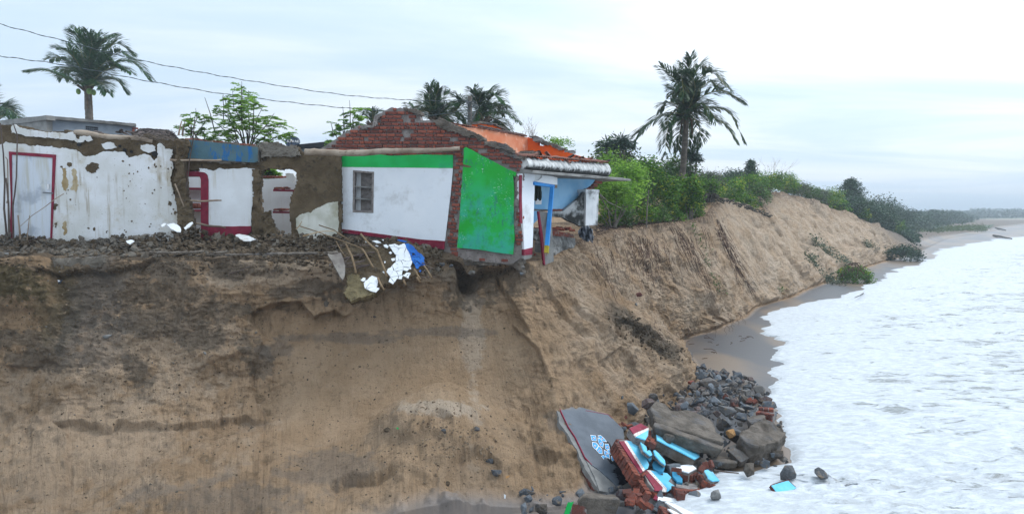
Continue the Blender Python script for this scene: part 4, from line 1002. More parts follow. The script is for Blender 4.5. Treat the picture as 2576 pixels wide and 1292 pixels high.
# floor slab remnant with brick rubble and hanging footing
FS = Pl((1340, 400, 18.1), (1450, 400, 18.9))
plate(FS, [(1389,579),(1442,588),(1444,597),(1390,593)], .9, 0, 'floor_edge_course', M['brickwet'], bh, amp=.003)
mudwall(FS, [(1388,592),(1443,597),(1447,610),(1440,625),(1436,640),(1425,655),(1412,659),(1408,648),(1396,646),(1388,640)], .8, -.03, 'hanging_footing', M['concrete'], bh, seed=44, amp=.05, cell=.03, fl=6)
mb = MB(); FSz = FS.at(1415, 580).z
for k in range(70):
    u = random.uniform(1345, 1450); v = random.uniform(560, 578)
    br2.put(FS.w(FS.l(u, 570)[0], FSz + random.uniform(.0, .06), -random.uniform(.05, .9)), (random.uniform(.06, .2), random.uniform(.05, .1), random.uniform(.04, .08)), Matrix.Rotation(random.uniform(-3, 3), 3, 'Z') @ Matrix.Rotation(random.uniform(-.5, .5), 3, 'X'))
mudwall(FS, [(1338,578),(1352,574),(1354,595),(1350,604),(1340,600)], .3, .02, 'mortar_lump', M['concrete'], bh, seed=46, amp=.05, fl=8)
plate(FS, [(1335,530),(1356,530),(1357,545),(1352,553),(1335,570)], .06, -.3, 'light_blue_wall', M['lightblue'], bh, amp=.002)
# sea-side canopy: slab, plastered tile verge
CN = Pl((1319, 400, 16.5), (1533, 400, 20.9))
# slab as an oblique prism running along CN
def along(pl, u, v, o): return pl.at(u, v, o)
def prism(name, mat, parent, prof, pl, a0, a1, n=1, amp=0, seed=0, dz=0., taper=0.):
    """profile (o, z) swept along the plane direction from a0 to a1"""
    V = []; k = len(prof)
    for i in range(n + 1):
        a = a0 + (a1 - a0) * i / n
        for j, (o, z) in enumerate(prof):
            e = float(fbm(np.array([a * 3.]), np.array([j * 1.7]), None, 3, seed)[0]) * amp if amp else 0
            V.append(pl.w(a, z + dz * (a - a0) + e, o + e))
    Fc = [(i * k + j, i * k + (j + 1) % k, (i + 1) * k + (j + 1) % k, (i + 1) * k + j) for i in range(n) for j in range(k)]
    Fc += [tuple(range(k))[::-1], tuple(n * k + j for j in range(k))]
    me = mesh(name, V, Fc); bm = bmesh.new(); bm.from_mesh(me); bmesh.ops.recalc_face_normals(bm, faces=bm.faces); bm.to_mesh(me); bm.free()
    return link(name, me, mat, parent)
s0, z0 = CN.l(1319, 430); s1, z1 = CN.l(1571, 451)
slope = (z1 - z0) / (s1 - s0)
prism('canopy_slab', M['concrete'], bh, [(.22, z0), (.22, z0 - .055), (-1.5, z0 - .07), (-1.5, z0 + .05), (-.05, z0 + .05)], CN, s0, s1, 30, .012, 3, dz=slope)
sA, zA = CN.l(1322, 394); sB, zB = CN.l(1531, 411); sC, zC = CN.l(1531, 440)
dzv = (zB - zA) / (sB - sA); nv = 92; V = []; zb = CN.l(1320, 425)[1]
# verge: scalloped plaster front under the tile ends
prof = 9
for i in range(nv + 1):
    a = sA - .02 + (sB - sA) * i / nv; t = (i / nv)
    scal = abs(math.sin(math.pi * i / nv * 21)) * .055
    top = zA + dzv * (a - sA); bot = z0 + .03 + slope * (a - s0)
    for j in range(prof):
        w = j / (prof - 1); zz = bot + (top - scal - bot) * w; o = -.02 + .14 * math.sin(math.pi * min(1, w * 1.02)) ** .8 * (1 - .35 * w)
        V.append(CN.w(a, zz, o + random.uniform(-.003, .003)))
Fc = [(i * prof + j, (i + 1) * prof + j, (i + 1) * prof + j + 1, i * prof + j + 1) for i in range(nv) for j in range(prof - 1)]
b0 = len(V)
for i in range(nv + 1):
    a = sA - .02 + (sB - sA) * i / nv; top = zA + dzv * (a - sA) - abs(math.sin(math.pi * i / nv * 21)) * .055
    V.append(CN.w(a, top, -.3)); V.append(CN.w(a, z0 + slope * (a - s0), -.3))
for i in range(nv): Fc += [(i * prof + prof - 1, (i + 1) * prof + prof - 1, b0 + 2 * (i + 1), b0 + 2 * i), (b0 + 2 * i, b0 + 2 * i + 2, b0 + 2 * i + 3, b0 + 2 * i + 1)]
Fc.append(tuple(nv * prof + j for j in range(prof)) + (b0 + 2 * nv, b0 + 2 * nv + 1)); Fc.append(tuple(range(prof))[::-1] + (b0 + 1, b0))
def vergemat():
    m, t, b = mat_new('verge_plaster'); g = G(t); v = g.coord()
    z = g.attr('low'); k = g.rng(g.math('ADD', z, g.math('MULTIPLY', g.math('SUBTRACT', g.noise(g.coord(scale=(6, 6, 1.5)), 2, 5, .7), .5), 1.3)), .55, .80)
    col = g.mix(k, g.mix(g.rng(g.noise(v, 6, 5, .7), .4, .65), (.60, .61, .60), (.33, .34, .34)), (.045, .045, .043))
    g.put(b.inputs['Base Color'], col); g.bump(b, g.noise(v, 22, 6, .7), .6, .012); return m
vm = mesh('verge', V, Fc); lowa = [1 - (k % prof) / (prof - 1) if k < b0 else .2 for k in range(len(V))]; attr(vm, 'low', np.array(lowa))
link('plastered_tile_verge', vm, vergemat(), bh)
# curved roof tiles over the verge and up the slope
def tile_mesh(seed):
    rnd = random.Random(seed); V = []; Fc = []; n = 5
    for e in (0, 1):
        for t_ in (0, .014):
            for k in range(n):
                an = math.pi * k / (n - 1); r = .055 - t_ + .006 * e
                V.append((math.cos(an) * r, e * .22, math.sin(an) * r * .8 + rnd.uniform(-.003, .003)))
    for k in range(n - 1):
        Fc += [(k, k + 1, 2 * n + k + 1, 2 * n + k), (n + k, 3 * n + k, 3 * n + k + 1, n + k + 1), (k, n + k, n + k + 1, k + 1), (2 * n + k, 2 * n + k + 1, 3 * n + k + 1, 3 * n + k)]
    return mesh('roof_tile', V, Fc)
TIL = [tile_mesh(i) for i in range(3)]
for m_ in TIL: m_.materials.append(M['tile'])
TILD = [m_.copy() for m_ in TIL]
for m_ in TILD: m_.materials.clear(); m_.materials.append(M['tiledark'])
def put_tile(loc, M3, parent, lib=TIL, s=1.):
    o = bpy.data.objects.new('roof_tile', random.choice(lib)); COL.objects.link(o); o.parent = parent; o.location = Vector(loc) - wloc(parent)
    o.rotation_mode = 'QUATERNION'; o.rotation_quaternion = M3.to_quaternion(); o.scale = (s, s, s)
def tilerow(pl, ua, va, ub, vb, o, count, parent, rows_=2, back=Vector((0, 0, 0)), lib=TIL, rise=.07, missing=.08):
    A_, B_ = pl.at(ua, va, o), pl.at(ub, vb, o); bk = -pl.n
    yv = (bk + Vector((0, 0, rise / .2))).normalized(); xv = (B_ - A_).normalized(); xv = (xv - yv * xv.dot(yv)).normalized(); zv = xv.cross(yv)
    if zv.z < 0: zv = -zv; xv = -xv
    M3 = Matrix((xv, yv, zv)).transposed()
    for r_ in range(rows_):
        for i in range(count):
            if random.random() < missing: continue
            p = A_.lerp(B_, (i + .5) / count) + yv * r_ * .17 + Vector((0, 0, .012))
            put_tile(p, M3 @ Matrix.Rotation(random.uniform(-.1, .1), 3, 'Z') @ Matrix.Rotation(random.uniform(-.06, .06), 3, 'X'), parent, lib, (B_ - A_).length / count / .105)
tilerow(CN, 1324, 395, 1531, 411, .06, 42, bh, 2, rise=.03)
# orange house walls behind
OW = Pl((1148, 400, 17.6), (1329, 400, 20.6))
plate(OW, [(1136,312),(1148,314),(1175,320),(1210,324),(1260,333),(1300,340),(1327,346),(1329,430),(1140,430)], .15, 0, 'pale_orange_wall', M['orange_lit'], bh, amp=.003)
tilerow(OW, 1135, 312, 1326, 345, .04, 42, bh, 1, rise=.02)
OW2 = Pl((1327, 400, 20.6), (1480, 400, 19.9))
plate(OW2, [(1327,345),(1338,348),(1356,355),(1354,365),(1366,367),(1375,363),(1388,366),(1402,371),(1416,377),(1417,386),(1425,383),(1450,390),(1480,399),(1480,440),(1327,440)], .15, 0, 'deep_orange_wall', M['orange'], bh, amp=.004)
OW3 = Pl((1198, 400, 20.5), (1290, 400, 22.0))
plate(OW3, [(1200,311),(1206,308),(1214,310),(1240,314),(1275,326),(1275,345),(1250,345),(1200,330)], .2, 0, 'upper_orange_wall', M['orange'], bh, amp=.004)
mudwall(OW3, [(1198,314),(1206,306),(1240,311),(1262,317),(1276,325),(1276,329),(1255,320),(1238,316),(1214,312)], .3, .05, 'broken_wall_top', M['concrete_brown'], bh, seed=51, amp=.03, fl=7)
mudwall(OW2, [(1325,344),(1340,345),(1357,352),(1375,360),(1392,364),(1418,374),(1420,380),(1400,374),(1385,368),(1360,364),(1356,356),(1340,350)], .25, .05, 'broken_wall_top', M['concrete_brown'], bh, seed=52, amp=.03, fl=7)
tilerow(OW3, 1212, 322, 1326, 344, .2, 26, bh, 1, lib=TILD)

mb = MB()
for k in range(34):
    u = random.uniform(1325, 1520); v = 394 + (u - 1325) * .085 + random.uniform(-4, 0)
    put_tile(CN.at(u, v, -random.uniform(.1, .4)), Matrix.Rotation(random.uniform(0, 6), 3, 'Z') @ Matrix.Rotation(random.uniform(-.6, .6), 3, 'X'), bh, random.choice((TIL, TILD)))
mudwall(CN, [(1328,388),(1342,379),(1352,383),(1364,393),(1350,396),(1334,395)], .35, -.1, 'cement_debris', M['concrete_brown'], bh, seed=53, amp=.05, fl=7)
mudwall(CN, [(1430,384),(1440,378),(1449,382),(1446,388),(1436,388)], .3, -.9, 'cement_debris', M['concrete'], bh, seed=54, amp=.04, fl=7)
mudwall(CN, [(1354,354),(1356,348),(1365,350),(1364,358)], .2, -1.5, 'cement_debris', M['concrete'], bh, seed=55, amp=.02)
br2.done()
# hanging jacket and poster in the blue room
JK = Pl((1340, 400, 17.6), (1370, 400, 17.9))
def cloth():
    V = []; Fc = []; n, m_ = 14, 20
    for i in range(n):
        for j in range(m_):
            s_ = i / (n - 1); t_ = j / (m_ - 1); wl = -.9 + .15 * t_ ; 
            u = 1345 + (1358 + 5 * min(1, t_ * 2.2) - 1345) * s_ * (1 if t_ < .85 else 1 - (t_ - .85) * 1.2); v = 465 + 37 * t_ + 3 * math.sin(s_ * 9) * t_
            o = .05 + .05 * math.sin(s_ * 15 + t_ * 2) + .03 * math.sin(s_ * 33)
            V.append(JK.at(u, v, o))
    for i in range(n - 1):
        for j in range(m_ - 1): Fc.append((i * m_ + j, i * m_ + j + 1, (i + 1) * m_ + j + 1, (i + 1) * m_ + j))
    me = mesh('jacket', V, Fc, True); return me
o = link('hanging_jacket', cloth(), M['cloth']); sm = o.modifiers.new('s', 'SOLIDIFY'); sm.thickness = .02
tag(o, 'dark green jacket hanging in the doorway behind the blue post', 'jacket')
pst = plate(BL, [(1347,502),(1363,502),(1362,514),(1347,514)], .004, .012, 'paper_poster', M['plainwhite'], None)
tag(pst, 'small white paper with a dark picture on the light blue wall', 'poster')
# ---------------- vegetation builders ----------------
rng = np.random.default_rng(5)
class LB:
    """leaf cloud: quads with a tint value"""
    def __init__(s): s.V = []; s.n = 0; s.T = []
    def quads(s, c, a, b, tint):          # centres, half-axes (N,3), tint (N)
        c, a, b = [np.asarray(x, float) for x in (c, a, b)]
        q = np.stack([c - a, c + b * .9 - a * .1, c + a, c - b * .9 - a * .1], 1)
        s.V.append(q.reshape(-1, 3)); s.T.append(np.repeat(np.clip(tint, 0, 1), 4)); s.n += len(c)
    def build(s, name, mat, parent=None):
        V = np.concatenate(s.V); Q = np.arange(len(V)).reshape(-1, 4)
        if parent is not None: V = V - np.array(wloc(parent))
        me = npmesh(name, V, Q, False); attr(me, 'tint', np.concatenate(s.T)); me.materials.append(mat)
        o = bpy.data.objects.new(name, me); COL.objects.link(o)
        if parent is not None: o.parent = parent
        return o
def rv(n): 
    v = rng.normal(size=(n, 3)); return v / np.linalg.norm(v, axis=1, keepdims=True)
def cloud(lb, centers, per, sig, size, flat=.5, tbase=.45, tvar=.36, asp=.5):
    """clumps of leaves: each clump has its own tone"""
    n = len(centers); C_ = np.repeat(np.asarray(centers), per, 0) + rng.normal(size=(n * per, 3)) * np.array([sig, sig, sig * .8])
    tone = np.repeat(rng.normal(0, tvar, n), per) + rng.normal(0, .14, n * per) + tbase
    a = rv(n * per); a[:, 2] *= (1 - flat); a /= np.linalg.norm(a, axis=1, keepdims=True)
    r = rv(n * per); b = np.cross(a, r); b /= np.maximum(np.linalg.norm(b, axis=1, keepdims=True), 1e-6)
    s_ = size * rng.uniform(.6, 1.3, (n * per, 1))
    lb.quads(C_, a * s_, b * s_ * asp, tone)
def ellips(n, c, r, lo=.55):
    d = rv(n); d[:, 2] = np.where(d[:, 2] < -.35, -d[:, 2], d[:, 2]); k = rng.uniform(lo, 1.0, (n, 1)) ** .8
    return np.array(c) + d * np.array(r) * k
def bush(name, label, cat, base, r, ncl, per, size, mat, group=None, stem=M['bark'], nst=7, sig=None, trunk=None, twigs=0, lift=.55, lobes=4, kind=None):
    base = Vector(base); t = thing(name, label, cat, base, group)
    lb = LB(); sig = sig or max(r) * .13
    cs = []
    for k in range(lobes):
        o = np.array([rng.uniform(-.45, .45) * r[0], rng.uniform(-.45, .45) * r[1], rng.uniform(-.3, .35) * r[2]]); f = rng.uniform(.55, .85)
        cs.append(ellips(ncl // lobes + 1, np.array(base) + np.array([0, 0, r[2] * lift + (0 if trunk is None else trunk)]) + o, np.array(r) * f))
    cs = np.concatenate(cs); cs[:, 2] = np.maximum(cs[:, 2], base.z + .06)
    cloud(lb, cs, per, sig, size); lb.build('foliage', mat, t)
    mb = MB()
    for k in range(nst):
        tp = Vector(cs[rng.integers(len(cs))].tolist()); md = base.lerp(tp, .5) + Vector((random.uniform(-.1, .1), random.uniform(-.1, .1), random.uniform(0, .2))) * max(r)
        rr = max(r) * .018 + .008; mb.tube([base + Vector((random.uniform(-.1, .1), random.uniform(-.1, .1), -.1)), md, tp], [rr, rr * .6, rr * .25], 5)
    for k in range(twigs):
        p = Vector(cs[rng.integers(len(cs))].tolist()); d = Vector((random.uniform(-.5, .5), random.uniform(-.4, .4), 1)).normalized() * max(r) * random.uniform(.2, .45)
        mb.tube([p, p + d * .6 + Vector((random.uniform(-.03, .03),) * 3), p + d], [.014, .010, .005], 4)
    mb.build('stems', stem, t)
    return t
def bare_shrub(name, label, cat, base, h, w, mat, n=9, group=None, depth=3, rad=.02):
    mb = MB(); base = Vector(base)
    def grow(p, d, L, r, lv):
        q = p + d * L * .5 + Vector((random.uniform(-1, 1), random.uniform(-1, 1), random.uniform(-1, 1))) * L * .06; e = q + d * L * .5 + Vector((random.uniform(-1, 1), random.uniform(-1, 1), .3)) * L * .1
        mb.tube([p, q, e], [r, r * .75, r * .5], 4)
        if lv > 0:
            for k in range(random.randint(2, 3)):
                d2 = (d + Vector((random.uniform(-1, 1), random.uniform(-1, 1), random.uniform(-.2, .7))) * .7).normalized(); grow(random.choice((q, e, e)), d2, L * random.uniform(.5, .75), r * .55, lv - 1)
    for k in range(n):
        d = Vector((random.uniform(-1, 1) * w / h, random.uniform(-1, 1) * w / h, 1)).normalized(); grow(base, d, h * random.uniform(.45, .6), rad, depth)
    for i, v in enumerate(mb.v): mb.v[i] = (v[0] - base.x, v[1] - base.y, v[2] - base.z)
    o = mb.build(name, mat); o.location = base; return tag(o, label, cat, group)
# ---- palms ----
def bez(pts, n):
    A_ = np.array([tuple(p) for p in pts]); k = len(A_); x = np.linspace(0, k - 1, n); return cat(A_, x, 0)
def frond(pts, parent, L0=.75, n=46, mat=None, tatter=.12, droop=.5, seed=0):
    r = np.random.default_rng(seed); c = bez(pts, n + 6); lb = LB(); d = np.gradient(c, axis=0); d /= np.linalg.norm(d, axis=1, keepdims=True)
    side = np.cross(d, np.array([0, 0, 1.])); side /= np.maximum(np.linalg.norm(side, axis=1, keepdims=True), .15)
    roll = r.uniform(-.5, .5); up = np.cross(side, d); side2 = side * math.cos(roll) + up * math.sin(roll); up2 = np.cross(side2, d)
    CC, AA, BB, TT_ = [], [], [], []
    gap0 = r.uniform(.2, .9)
    for s_ in (-1, 1):
        for i in range(5, n + 5):
            t = (i - 5) / n
            if r.random() < tatter or abs(t - gap0) < tatter * .25: continue
            for sub in (0, .33, .66):
                p = c[i] * (1 - sub) + c[min(i + 1, n + 5)] * sub
                ln = L0 * (.45 + .75 * math.sin(math.pi * min(.97, t * .80 + .17))) * r.uniform(.8, 1.1)
                dr = d[i] * (.55 + .5 * t) + side2[i] * s_ * (.95 - .5 * t) + up2[i] * r.uniform(-.05, .25); dr /= np.linalg.norm(dr)
                m1 = p + dr * ln * .5; dr2 = dr + np.array([0, 0, -1.]) * droop * r.uniform(.7, 1.4); dr2 /= np.linalg.norm(dr2); w = np.cross(dr, np.array([r.uniform(-.3, .3), r.uniform(-.3, .3), 1.])); w /= np.linalg.norm(w); wd = .036
                CC.append(p + dr * ln * .27); AA.append(dr * ln * .29); BB.append(w * wd)
                CC.append(m1 + dr2 * ln * .24); AA.append(dr2 * ln * .27); BB.append(w * wd * .9)
                tn = r.normal(.5, .25); TT_ += [tn, tn]
    lb.quads(CC, AA, BB, np.array(TT_)); o = lb.build('frond', mat, parent)
    mb = MB(); mb.tube([Vector(x) for x in c[::3].tolist()], list(np.linspace(.04, .008, len(c[::3]))), 5); q = mb.build('midrib', M['rachis'], parent)
    w_ = q.location.copy(); q.parent = o; q.location = w_ if False else -wloc(parent)
    return o
def palm(name, label, crown, base, fr_px, D, mat, n=46, L0=.75, trunk_r=(.2, .14), group=None, nuts=0, rand=0, rlen=3., seed=1, tatter=.12, dead=3):
    """fr_px: frond paths as pixel polylines, given depth by fanning them round the crown"""
    cr_ = Vector(crown); b = Vector(base); t = thing(name, label, 'palm tree', b, group); r = random.Random(seed)
    mb = MB(); pts = []; rr = []
    H = (cr_ - b).length; k = int(H / .12)
    for i in range(k + 1):
        q = i / k; p = b.lerp(cr_ - Vector((0, 0, .15)), q); p.x += math.sin(q * math.pi) * H * .012; pts.append(p); rr.append(trunk_r[0] + (trunk_r[1] - trunk_r[0]) * q + (.012 if i % 2 else 0))
    mb.tube(pts, rr, 10); mb.build('trunk', M['palmtrunk'], t)
    mb = MB()
    for k in range(16):
        a = r.uniform(0, 6.28); d = Vector((math.cos(a), math.sin(a), r.uniform(.3, 1.4))).normalized()
        mb.tube([cr_ - Vector((0, 0, .35)), cr_ - Vector((0, 0, .25)) + d * .3, cr_ - Vector((0, 0, .2)) + d * .6], [.09, .08, .035], 5)
    mb.build('crown_heart', M['palmfibre'], t)
    for i, path in enumerate(fr_px):
        tip = path[-1]; reach = math.hypot(tip[0] - path[0][0], tip[1] - path[0][1]) / F * D
        full = rlen; dep = math.sqrt(max(0, full ** 2 - reach ** 2)) * (1 if i % 2 else -1) * .8
        m_ = len(path); pts = [cr_] + [P(u, v, D + dep * ((j + 1) / m_) ** .9) for j, (u, v) in enumerate(path)]
        frond(pts, t, L0, n, mat, tatter, .45, seed * 100 + i)
    for i in range(rand):
        a = i * 2.399 + seed; el = r.uniform(-.35, 1.25); L = rlen * r.uniform(.8, 1.1); d = Vector((math.cos(a) * math.cos(el), math.sin(a) * math.cos(el), math.sin(el)))
        pts = [cr_]; p = cr_.copy()
        for j in range(4): p = p + d * L / 4; pts.append(p.copy()); d = (d + Vector((0, 0, -.34 - .1 * j))).normalized()
        frond(pts, t, L0, n, mat, tatter, .45, seed * 100 + 50 + i)
    for i in range(dead):
        a = r.uniform(0, 6.28); p = cr_ - Vector((0, 0, .3)); mb = MB(); d = Vector((math.cos(a) * .5, math.sin(a) * .5, -1))
        mb.tube([p, p + Vector((d.x * .5, d.y * .5, -.3)), p + Vector((d.x * .6, d.y * .6, -1.0))], [.06, .05, .03], 5); mb.build('dead_frond_stalk', M['palmfibre'], t)
    for i in range(nuts):
        a = r.uniform(0, 6.28); bm = bmesh.new(); bmesh.ops.create_icosphere(bm, subdivisions=2, radius=.15); me = bpy.data.meshes.new('coconut')
        c_ = cr_ + Vector((math.cos(a) * .45, -abs(math.sin(a)) * .4 - .1, -.3 - r.random() * .15)); [setattr(v, 'co', Vector((v.co.x * .85, v.co.y * .85, v.co.z * 1.2)) + c_) for v in bm.verts]; bm.to_mesh(me); bm.free(); link('coconut', me, M['coconut'], t)
    return t
def cc(x0, y0, k, pts): return [(x / k + x0, y / k + y0) for x, y in pts]
c7 = lambda p: cc(0, 31.4, 2.936, p); c5 = lambda p: cc(1509.4, 125.8, 2.936, p); c8 = lambda p: cc(1132, 207.5, 4.371, p)
G0 = -.6
cr_ = P(221, 218, 40)
palm('coconut_palm', 'dense coconut palm with green nuts rising behind the grey flat roofed house', cr_, (P(213, 300, 40).x, 40, G0 - .3),
  [c7(q) for q in ([(600,530),(480,480),(350,430),(215,430)], [(610,480),(530,400),(450,335),(370,345)], [(620,460),(560,350),(500,290),(440,270)], [(640,450),(600,300),(580,180),(570,125)], [(650,450),(625,300),(600,200),(540,150)],
   [(670,430),(690,300),(720,220),(720,160)], [(680,420),(720,280),(770,200),(845,172)], [(690,430),(760,300),(860,230),(970,290)], [(690,450),(790,350),(880,290),(960,330)], [(700,470),(800,400),(900,360),(1000,380),(1105,478)],
   [(700,490),(790,420),(880,400),(960,440)], [(690,520),(780,490),(860,500),(925,570)], [(690,530),(750,520),(790,590)], [(620,470),(540,420),(480,420),(470,480)], [(660,440),(660,330),(680,240),(660,160)], [(640,480),(590,380),(540,330),(500,230)], [(690,470),(760,380),(820,360),(890,400)], [(650,470),(640,380),(650,300),(700,260)])],
  40, M['palm_leaf'], n=44, L0=.95, trunk_r=(.24, .19), nuts=4, rlen=3.3, seed=3, tatter=.05, dead=4)
cr_ = P(1727, 272, 34); pb = P(1703, 520, 34)
palm('coconut_palm', 'tall wind-torn coconut palm with drooping fronds standing among the cliff top bushes', cr_, (pb.x, 34, G0 - .2),
  [c5(q) for q in ([(600,480),(480,480),(370,540),(290,610),(250,690)], [(610,440),(560,400),(500,385),(455,440)], [(620,400),(590,280),(540,200),(450,120)], [(640,380),(610,250),(600,170),(600,105)], [(650,380),(650,200),(665,60)],
   [(650,400),(690,200),(740,110),(785,150)], [(680,400),(730,240),(820,165),(950,280)], [(680,400),(740,290),(820,230),(880,290)], [(690,400),(780,330),(900,300),(1050,370)], [(690,440),(800,425),(950,460),(1060,660)],
   [(690,450),(800,480),(920,550),(1000,660)], [(670,480),(720,540),(740,620),(715,725)], [(600,500),(520,550),(490,640),(480,770)], [(620,520),(590,600),(580,740)], [(640,330),(600,200),(610,260),(620,340)], [(650,330),(640,230),(640,300),(650,380)],
   [(660,420),(700,300),(690,220),(640,170)], [(650,500),(660,600),(652,760)], [(680,430),(760,400),(830,470),(860,520)], [(630,400),(580,330),(550,290),(530,330)], [(600,470),(540,460),(510,500),(500,560)])],
  34, M['palm_leaf2'], n=44, L0=.78, trunk_r=(.165, .125), rlen=2.9, seed=5, tatter=.18, dead=6)
palm('coconut_palm', 'coconut palm with bushy crown right of the utility pole, behind the orange wall', P(1214, 300, 38), (P(1214, 300, 38).x, 38, G0),
  [c8(q) for q in ([(340,330),(290,200),(255,85)], [(350,320),(360,200),(430,110),(480,100)], [(370,320),(420,200),(500,140),(590,200)], [(380,330),(450,240),(540,250),(610,270)], [(390,340),(480,340),(600,330),(755,430)], [(390,360),(480,390),(560,430),(650,515)],
   [(340,350),(300,320),(270,380),(250,440)], [(360,350),(380,420),(420,450),(480,470)], [(340,330),(320,240),(330,160),(350,120)], [(370,330),(430,280),(520,280),(590,330)])], 38, M['palm_leaf'], n=36, L0=.85, rlen=2.6, seed=7, tatter=.08, dead=1)
palm('coconut_palm', 'coconut palm with bushy crown left of the utility pole, just behind the gable peak', P(1098, 296, 38), (P(1098, 296, 38).x, 38, G0),
  [[(1090,280),(1080,250),(1082,217)], [(1088,282),(1068,262),(1045,270),(1030,262)], [(1085,285),(1060,278),(1040,290)], [(1105,280),(1110,250),(1130,232)], [(1108,282),(1125,262),(1150,260)], [(1110,285),(1135,272),(1160,285),(1172,300)], [(1098,280),(1096,245),(1105,222)], [(1095,285),(1078,268),(1072,240)], [(1112,290),(1140,282),(1160,262),(1150,245)], [(1100,290),(1120,290),(1140,305)]],
  38, M['palm_leaf'], n=36, L0=.85, rlen=2.4, seed=9, tatter=.08, dead=0)
palm('coconut_palm', 'coconut palm crown cut by the left edge of the picture, low behind the grey house', P(-25, 300, 38), (P(-25, 300, 38).x, 38, G0),
  [[(0,285),(20,272),(50,296)], [(-10,285),(5,270),(35,275)], [(-5,295),(20,290),(45,303)], [(-15,280),(-8,262),(12,264)], [(-40,280),(-60,260),(-90,290)], [(-30,275),(-30,240),(-20,220)]], 38, M['palm_leaf'], n=34, L0=.85, rlen=2.0, seed=11, dead=0)
palm('coconut_palm', 'small far palm crown peeping out left of the brick gable', P(940, 312, 46), (P(940, 312, 46).x, 46, G0),
  [[(930,300),(915,288),(903,296)], [(935,298),(928,284),(915,280)], [(942,298),(945,282),(958,278)], [(948,300),(960,290),(972,296)], [(938,300),(938,285),(935,275)]], 46, M['palm_leaf'], n=26, L0=.6, rlen=1.6, seed=13, dead=0)

# ---- feathery trees behind the mud house ----
def feather_tree(label, base, tips, spread, nspray, group=None, cls=(), leaf=.062, seed=1, D=24, mat=M['leaf_bright'], bare=()):
    r = np.random.default_rng(seed); base = Vector(base); t = thing('feathery_tree', label, 'tree', base, group); mb = MB(); sk = []
    for u, v, dz in tips:
        tp = P(u, v, D + dz); m1 = base.lerp(tp, .35) + Vector((random.uniform(-.15, .15), random.uniform(-.2, .2), .1)); m2 = base.lerp(tp, .7) + Vector((random.uniform(-.1, .1), random.uniform(-.1, .1), .1))
        mb.tube([base, m1, m2, tp], [.032, .022, .014, .006], 5); sk += [(m1, m2), (m2, tp), (m2, tp)]
    for u0, v0, u1, v1 in bare: mb.tube([P(u0, v0, D), P((u0 + u1) / 2 + 2, (v0 + v1) / 2, D), P(u1, v1, D)], [.02, .015, .007], 4)
    mb.build('branches', M['twigdark'], t); lb = LB(); CC, AA, BB, TT_ = [], [], [], []
    tw = MB()
    for k in range(nspray):
        a, b = sk[r.integers(len(sk))]; p = a.lerp(b, r.random()); an = r.uniform(0, 6.283); d = np.array([math.cos(an), math.sin(an) * .8, r.uniform(-.25, .35)]); L = r.uniform(.25, .7) * spread * 1.0
        tw.tube([p, p + Vector(d.tolist()) * L], [.007, .003], 3, False); tone = r.normal(.45, .22); sd2 = np.cross(d, [0, 0, 1.]); sd2 /= np.linalg.norm(sd2)
        for j in range(9):
            q = np.array(p) + d * L * (.25 + .75 * j / 8) + np.array([0, 0, -.06 * (j / 8) ** 2])
            for s_ in (-1, 1):
                w = L * .22 * math.sin(math.pi * (.15 + .8 * j / 8)) + .03
                for m_ in (.35, .8):
                    c_ = q + sd2 * s_ * w * m_ + r.normal(0, .012, 3); CC.append(c_); AA.append((sd2 * s_ * .8 + d * .5) * leaf * r.uniform(.6, 1.2)); BB.append(np.cross(sd2, [r.uniform(-.8, .8), r.uniform(-.8, .8), .8]) * leaf * .45); TT_.append(tone + r.normal(0, .1))
    lb.quads(CC, AA, BB, np.array(TT_)); lb.build('foliage', mat, t); tw.build('twigs', M['twigdark'], t); return t
feather_tree('large airy tree with bright feathery leaves behind the faded blue band', P(622, 395, 24),
  [(545,265,0),(560,235,.6),(585,228,-.5),(608,212,0),(625,228,.8),(640,240,-.6),(665,262,.4),(690,285,-.4),(705,310,.3),(575,300,-.8),(530,300,.2),(650,300,.9),(720,335,0),(600,260,.2),(540,330,.5),(682,330,-.6)], .85, 250, seed=2, D=24, bare=[(607,300,608,205),(562,300,560,240),(540,330,515,245)])
feather_tree('small feathery tree with sparse leaves rising beside the stakes', P(500, 385, 23.5), [(478,285,0),(492,272,.3),(470,300,-.3),(512,288,.2),(520,320,.4),(460,320,0),(540,345,0),(560,350,.3),(500,350,.2)], .6, 70, seed=4, D=23.5)
feather_tree('thin feathery tree half hidden by the left slope of the brick gable', P(875, 400, 23), [(868,300,0),(880,272,.2),(892,285,-.2),(900,270,.3),(850,310,.2),(838,330,0),(820,350,.3),(905,295,0),(865,330,.3)], .7, 80, seed=6, D=23, bare=[(880,320,879,252),(864,320,862,268),(838,345,832,308)])
feather_tree('low feathery bush seen through the hole in the mud wall', P(672, 470, 21.5), [(655,436,0),(668,430,.2),(684,428,-.2),(696,436,0)], .5, 90, seed=8, D=21.5)
# ---- bushes on the near cliff top ----
def gb(u, v, D): p = P(u, v, D); g_ = drop(p.x, p.y); return Vector((p.x, p.y, g_.z))
bush('leafy_bush', 'bright feathery green bush right behind the white pillar', 'bush', gb(1545, 520, 25), (1.0, .9, 1.15), 150, 26, .068, M['leaf_bright'], nst=10, lift=.85)
bush('leafy_bush', 'yellow-green shrub crown touching the tip of the canopy slab', 'bush', gb(1560, 500, 27), (1.0, .9, 1.35), 130, 26, .072, M['leaf_bright'], nst=10, lift=1.0, twigs=10)
bush('leafy_bush', 'tall rounded dark-centred green bush left of the palm trunk', 'bush', gb(1640, 520, 30), (1.05, 1.0, 1.45), 260, 26, .072, M['leaf_green'], nst=9, lift=.95, twigs=8)
bush('leafy_bush', 'dense green bush directly before the lower palm trunk', 'bush', gb(1700, 520, 32.5), (.9, .8, 1.25), 210, 26, .075, M['leaf_green'], nst=8, lift=.75)
